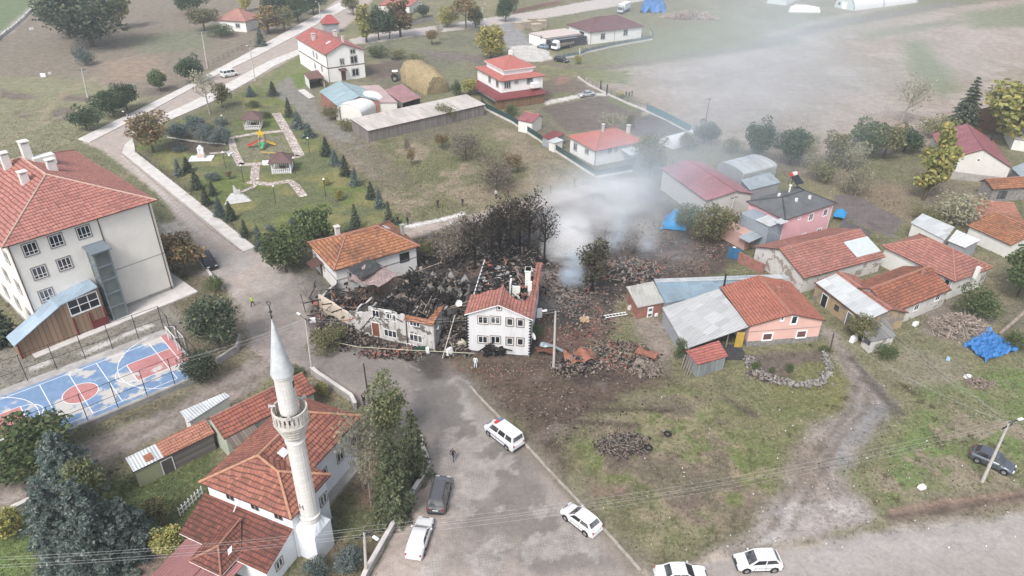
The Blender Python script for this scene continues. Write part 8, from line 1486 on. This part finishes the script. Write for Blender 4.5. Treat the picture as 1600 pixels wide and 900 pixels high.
drape('tarpaulin', 'bright blue tarpaulin spread beside the grey wood pile', 'tarpaulin', (at((1505, 540)), at((1540, 566)), at((1592, 548)), at((1540, 515))), 34, 28, .42, BT_, 5, lambda u, v: .25, fr=2.6); drape('tarpaulin', 'blue tarpaulin over a heap in the smoke', 'tarpaulin', (at((1030, 360)), at((1072, 360)), at((1068, 335)), at((1040, 335))), 12, 12, .35, plain('faded blue tarpaulin', (.03, .24, .5), .5, .3, 1.5), 7, lambda u, v: 2.4 * max(0, 1 - ((2 * u - 1.1) ** 2 + (2 * v - 1.1) ** 2) ** .5)); drape('tarpaulin', 'blue and white tarpaulin over timber at the top', 'tarpaulin', (at((1000, 20)), at((1040, 20)), at((1042, 6)), at((1004, 4))), 12, 10, 1.2, BT_, 11, lambda u, v: 3.2 * max(0, 1 - (2 * u - 1) ** 4) * max(0, 1 - (2 * v - 1) ** 4)); drape('tarpaulin', 'blue cover beside the dark-roofed pink house', 'tarpaulin', (at((1300, 343)), at((1318, 348)), at((1322, 338)), at((1306, 333))), 6, 5, .25, plain('faded blue tarpaulin', (.03, .24, .5)), 3, lambda u, v: .8)
drape('dark_roof_cover', 'sagging dark sheet roof between the pink house and the old red roofs', 'sheet', (at((1306, 365), 2.2), at((1352, 375), 2.0), at((1365, 362), 1.8), at((1318, 342), 2.4)), 8, 6, .15, plain('dark felt', (.1, .09, .09), .9, .3), 12)
pile('woodpile', 'big pile of grey split wood beside the blue tarpaulin', (1498, 512), 4.6, 3.0, 1.9, 1100, (.1, .3), [5, 5, 4, 5, 2], .3, .75, 'thing', cat='wood pile'); pile('woodpile', 'long heap of timber and rubble beside the top tarpaulin', (1078, 28), 11, 5, 2.6, 800, (.3, .8), [2, 4, 5, 5, 3], 0, .5, 'thing', cat='wood pile'); pile('woodpile', 'brown planks stacked under the dark spruce', (1500, 208), 6, 3, 2.2, 260, (.25, .6), [3, 4, 3], .3, .8, 'thing', cat='wood pile')
for _ in range(1):
    mb = MB(); [mb.rbox((random.uniform(-.5, .5), random.uniform(-.4, .4), random.uniform(.05, .5)), (.4, .14, .12), (0, random.gauss(0, .3), random.uniform(0, 3))) for _ in range(60)]; tag(mb.build('firewood', plain('fresh wood', (.5, .36, .24), .8, .3), None, at((913, 502))), 'small heap of fresh pale firewood on the burnt yard', 'firewood')
ld = empty('ladder', at((962, 492), .35), .3, 'pale ladder lying on the burnt yard', 'ladder'); mb = MB()
for y in (-.28, .28): mb.tube([(-1.6, y, 0), (1.6, y, 0)], .045, 5)
mb.build('rail', FRAMEW, ld); mb = MB(); mb.tube([(0, -.28, 0), (0, .28, 0)], .035, 5); rg = mb.mesh('rung', [FRAMEW]); [share('rung', rg, ld, (-1.4 + .47 * k, 0, 0)) for k in range(7)]
HAYM = plain('hay', (.33, .26, .15), .95, .45, 2.2, .1, bump=.8, dirt=(.2, .16, .1)); hs_ = at((660, 134)); mb = MB(); P5 = []
for i in range(13):
    row = []
    for j in range(15): t = math.pi * j / 14; sx = -9 + 18 * i / 12; k = 1 - .25 * abs(i / 6 - 1) ** 3; row.append(Vector((sx + random.gauss(0, .2), -4.0 * math.cos(t) * k + random.gauss(0, .18), max(-.1, 5.6 * k * math.sin(t) ** .7 + random.gauss(0, .2)))))
    P5.append(row)
for i in range(12):
    for j in range(14): mb.face([P5[i][j], P5[i][j + 1], P5[i + 1][j + 1], P5[i + 1][j]][::-1])
mb.face(P5[0]); mb.face(P5[-1][::-1]); c_ = (at((640, 126)) + at((684, 140))) / 2; tag(mb.build('haystack', HAYM, None, (c_.x, c_.y, 0), math.atan2((at((672, 144)) - at((636, 122))).y, (at((672, 144)) - at((636, 122))).x), smooth=60), 'long rounded golden haystack behind the barns', 'haystack')
for i, (p, l) in enumerate((((812, 45), 'pallet stack at the left of the timber yard'), ((822, 44), 'pallet stack second from the left in the timber yard'), ((832, 41), 'pallet stack at the back of the timber yard'), ((838, 47), 'pallet stack nearest the flat annex'), ((846, 43), 'pallet stack at the right of the timber yard'))):
    mb = MB(); h = 2.0 + .3 * (i % 3); [mb.box((-1.6, -1.1, k * .32), (1.6, 1.1, k * .32 + .22)) for k in range(int(h / .32))]; mb.box((-1.7, -1.2, h), (1.7, 1.2, h + .12)); tag(mb.build('pallet_stack', plain('pale timber boards', (.45, .38, .3), .9, .3), None, at(p), .3), l, 'pallet stack', 'pallet stacks beside the storehouse')
mb = MB(); [mb.tube([(-6 + k * .4, -2.6 + k * .55, .5 + .9 * (k % 2)), (6 - k * .4, -2.6 + k * .55, .5 + .9 * (k % 2))], .75, 8) for k in range(10)]; tag(mb.build('bale_stack', plain('white wrap', (.78, .78, .77), .5, .05), None, at((1253, 18))), 'stack of white wrapped bales near the greenhouse', 'bale stack')
tr_ = MB(); tr_.tube([(.34 * math.cos(6.2832 * k / 16), .34 * math.sin(6.2832 * k / 16), .12) for k in range(17)], .11, 7, cap=False); tym = tr_.mesh('tyre', [TYRE], 60)
for p, l in (((1013, 701), 'old tyre on the mound of earth and brush'), ((1043, 679), 'old tyre lying near the mound'), ((764, 551), 'black tyre stack at the foot of the white gabled house'), ((1582, 534), 'old tyre on the blue tarpaulin')): tag(share('tyre', tym, None, at(p, .12 if p[0] < 1500 else .4)), l, 'tyre')
def dish(p, z, l, rz):
    d = empty('satellite_dish', at(p, z), rz, l, 'satellite dish'); mb = MB(); mb.lathe([(0, 0), (.2, .03), (.36, .1), (.46, .19)], n=16); mb.lathe([(.46, .19), (.34, .09), (0, -.02)], n=16); o = mb.build('reflector', FRAMEW, d); o.rotation_euler = (1.1, 0, 0); mb = MB(); mb.tube([(0, .1, 0), (0, .25, -.4), (0, .25, -z)], .04, 6); mb.build('mast', STEELD, d)
dish((716, 474), 3.6, 'white satellite dish between the burnt houses', .5); dish((680, 510), 3.0, 'white satellite dish on the right wall of the burnt-out house', 1.2); dish((832, 526), 3.2, 'white satellite dish on the side of the gabled house', 1.4)
lp = empty('leaning_mast', at((691, 560)), 0, 'pale mast leaning between the burnt houses', 'mast'); mb = MB(); mb.tube([(0, 0, 0), at((711, 492), 4.6) - at((691, 560))], .06, 6); mb.build('shaft', POLEC, lp)
mb = MB(); mb.tube([at((1562, 522)), at((1602, 486), 3.2)], [.28, .2], 8); tag(mb.build('leaning_log', PLK), 'grey-green tree trunk leaning at the right edge', 'log')
for p, w, l, m in (((702, 553), (.9, .6, 1.0), 'white broken cabinet lying between the burnt houses', FRAMEW), ((668, 552), (.4, .4, .9), 'small white post-like box before the burnt-out house', FRAMEW), ((655, 549), (2.6, .7, .6), 'dark green bin lying before the burnt-out house', plain('bin green', (.012, .045, .03), .6)), ((489, 503), (.8, .6, .7), 'white box among the debris left of the burnt house', FRAMEW), ((714, 540), (2.4, 1.2, .7), 'yellowish mattress between the burnt houses', plain('mattress', (.5, .46, .36), .9)), ((842, 495), (.8, .6, 1.5), 'white sheet-wrapped object right of the gabled house', FRAMEW), ((1025, 494), (.5, .3, .5), 'white bucket by the brick shed', FRAMEW), ((1430, 508), (.9, .6, .5), 'white sack near the wood pile', FRAMEW), ((1333, 533), (1.2, .6, .8), 'white torn sacks beside the little shed', FRAMEW), ((1405, 504), (.5, .5, 1.0), 'yellow-green barrel under the old house wall', plain('barrel', (.5, .52, .2), .6)), ((1481, 562), (.5, .5, .35), 'small blue and white tub on the grass', plain('tub', (.3, .45, .6), .5)), ((1440, 763), (.7, .5, .35), 'white stone block on the grass near the dirt track', FRAMEW), ((1512, 590), (.9, .5, .4), 'broken white slab by the stones on the right-hand grass', FRAMEW), ((985, 482), (1.0, .5, .5), 'pale sacks at the corner of the brick shed', CONCL), ((1146, 451 - 60), (.7, .5, .5), 'white box beside the blue gate', FRAMEW), ((68, 120), (1.4, 1, .9), 'white boulder in the rough left field', FRAMEW), ((78, 116), (.8, .6, .6), 'smaller pale boulder beside the white one', CONCL), ((50, 47), (1.5, 1, 1), 'grey boulder near the top left wall', CONCL)):
    mb = MB(); x, y, z = [k / 2 for k in w]; j = lambda: random.uniform(.78, 1.05); B4 = [(-x * j(), -y * j(), 0), (x * j(), -y * j(), 0), (x * j(), y * j(), 0), (-x * j(), y * j(), 0)]; mb.hexa(B4, [(q[0] * .86, q[1] * .86, 2 * z * j()) for q in B4]); nm = [q for q in ('cabinet', 'bin', 'mattress', 'sheet', 'bucket', 'sacks', 'sack', 'barrel', 'tub', 'block', 'slab', 'boulder', 'box') if q in l.split() or q + '-wrapped' in l][0]; tag(mb.build({'sheet': 'wrapped_bundle'}.get(nm, nm), m, None, at(p), random.uniform(0, 1)), l, {'sheet': 'bundle', 'sacks': 'sack'}.get(nm, nm))
bd = MB(); heap(bd, 70, lambda: (random.uniform(-1.3, 1.3), random.uniform(-.4, .4), random.uniform(.1, .9)), (.25, .6), [0, 0, 1], .4, .1); tag(bd.build('charred_junk', HM, None, at((772, 553))), 'black charred junk piled against the white gabled house', 'junk heap')
tp = MB(); P_t = [at((515, 533), 1.0), at((560, 542), .8), at((640, 547), 1.1), at((742, 552), .9)]; tp.tube(P_t, .03, 5); tag(tp.build('barrier_tape', plain('pale tape', (.62, .6, .45), .6)), 'pale barrier tape stretched in front of the burnt houses', 'tape')
# ------------------------------------------------------------------ smoke
def smoke(p, z, size, dens, nscale, thr, label, rot=0.0, tilt=0.0, col=(1, 1, 1)):
    """a puff: ellipsoid whose density falls off to its rim, broken up by noise"""
    m = bpy.data.materials.new('smoke'); m.use_nodes = True; t = m.node_tree; t.nodes.clear(); o = t.nodes.new('ShaderNodeOutputMaterial'); tc = nd(t, 'ShaderNodeTexCoord').outputs['Object']; g = nd(t, 'ShaderNodeNewGeometry').outputs['Position']
    ln = nd(t, 'ShaderNodeVectorMath', {0: tc}, operation='LENGTH').outputs['Value']; fall = mth(t, 'POWER', mth(t, 'SUBTRACT', 1.0, ln, clamp=True), 1.2)
    n_ = noise(t, nd(t, 'ShaderNodeVectorMath', {0: nd(t, 'ShaderNodeMapping', {'Vector': g, 'Rotation': (0, .7, -.6), 'Scale': (.45, 1.1, 1.1)}).outputs[0], 1: tuple(random.uniform(0, 50) for _ in range(3))}, operation='ADD').outputs[0], nscale, 5, .66); den = mth(t, 'MULTIPLY', mth(t, 'MULTIPLY', fall, ramp(t, n_, thr, thr + .22)), dens)
    v = nd(t, 'ShaderNodeVolumePrincipled', {'Color': (*col, 1), 'Density': den, 'Anisotropy': .1}); t.links.new(v.outputs[0], o.inputs['Volume'])
    bm = bmesh.new(); bmesh.ops.create_icosphere(bm, subdivisions=3, radius=1.0); me = bpy.data.meshes.new('smoke'); bm.to_mesh(me); bm.free(); me.materials.append(m); ob = bpy.data.objects.new('smoke', me); put(ob, None, at(p, 0) + Vector((0, 0, z))); ob.scale = size; ob.rotation_euler = (0, tilt, rot); tag(ob, label, None, None, 'stuff')
BL = (.83, .92, 1)
smoke((885, 403), 2.6, (4.5, 4, 6), 2.6, .7, .42, 'dense white smoke rising beside the charred trees'); smoke((925, 366), 4.5, (15, 9, 7), .42, .3, .42, 'white smoke drifting from the charred trees', .4); smoke((893, 445), 2.0, (2.4, 2.4, 4.4), 1.7, .6, .4, 'thin white column beside the half-burnt tree', col=BL)
smoke((1000, 335), 6, (24, 17, 9), .09, .11, .39, 'thin blue smoke over the burnt plot', .6, col=BL); smoke((1130, 255), 10, (42, 30, 14), .04, .08, .4, 'drifting smoke over the red barn and the tree belt', .6, col=BL); smoke((1200, 160), 17, (62, 52, 20), .026, .05, .4, 'broad veil of smoke over the bare field', .6, col=BL); smoke((1020, 420), 2.5, (9, 6, 3.5), .16, .25, .43, 'low smoke over the ashen ground', .2, col=BL)
smoke((962, 392), 3, (2.2, 2.0, 5), .7, .6, .42, 'thin smoke wisp rising from the ashen remains', .5, .35, BL); smoke((1010, 402), 2.5, (2, 1.8, 4), .6, .6, .42, 'thin smoke wisp near the end of the burnt plot', .5, .35, BL); smoke((955, 330), 6, (10, 5, 8), .2, .22, .42, 'bluish smoke curling above the back track', .6, .3, BL)
# ------------------------------------------------------------------ air
def haze_box(den):
    m = bpy.data.materials.new('haze'); m.use_nodes = True; t = m.node_tree; t.nodes.clear(); o = t.nodes.new('ShaderNodeOutputMaterial')
    v = nd(t, 'ShaderNodeVolumePrincipled', {'Color': (0.86, 0.93, 1, 1), 'Density': den, 'Anisotropy': 0.2}); t.links.new(v.outputs[0], o.inputs['Volume'])
    mb = MB(); mb.box((-3300, -60, -2.5), (3300, 3400, 62)); ob = mb.build('haze', m); tag(ob, 'thin pale haze over the whole village', None, None, 'stuff')
haze_box(0.00042)
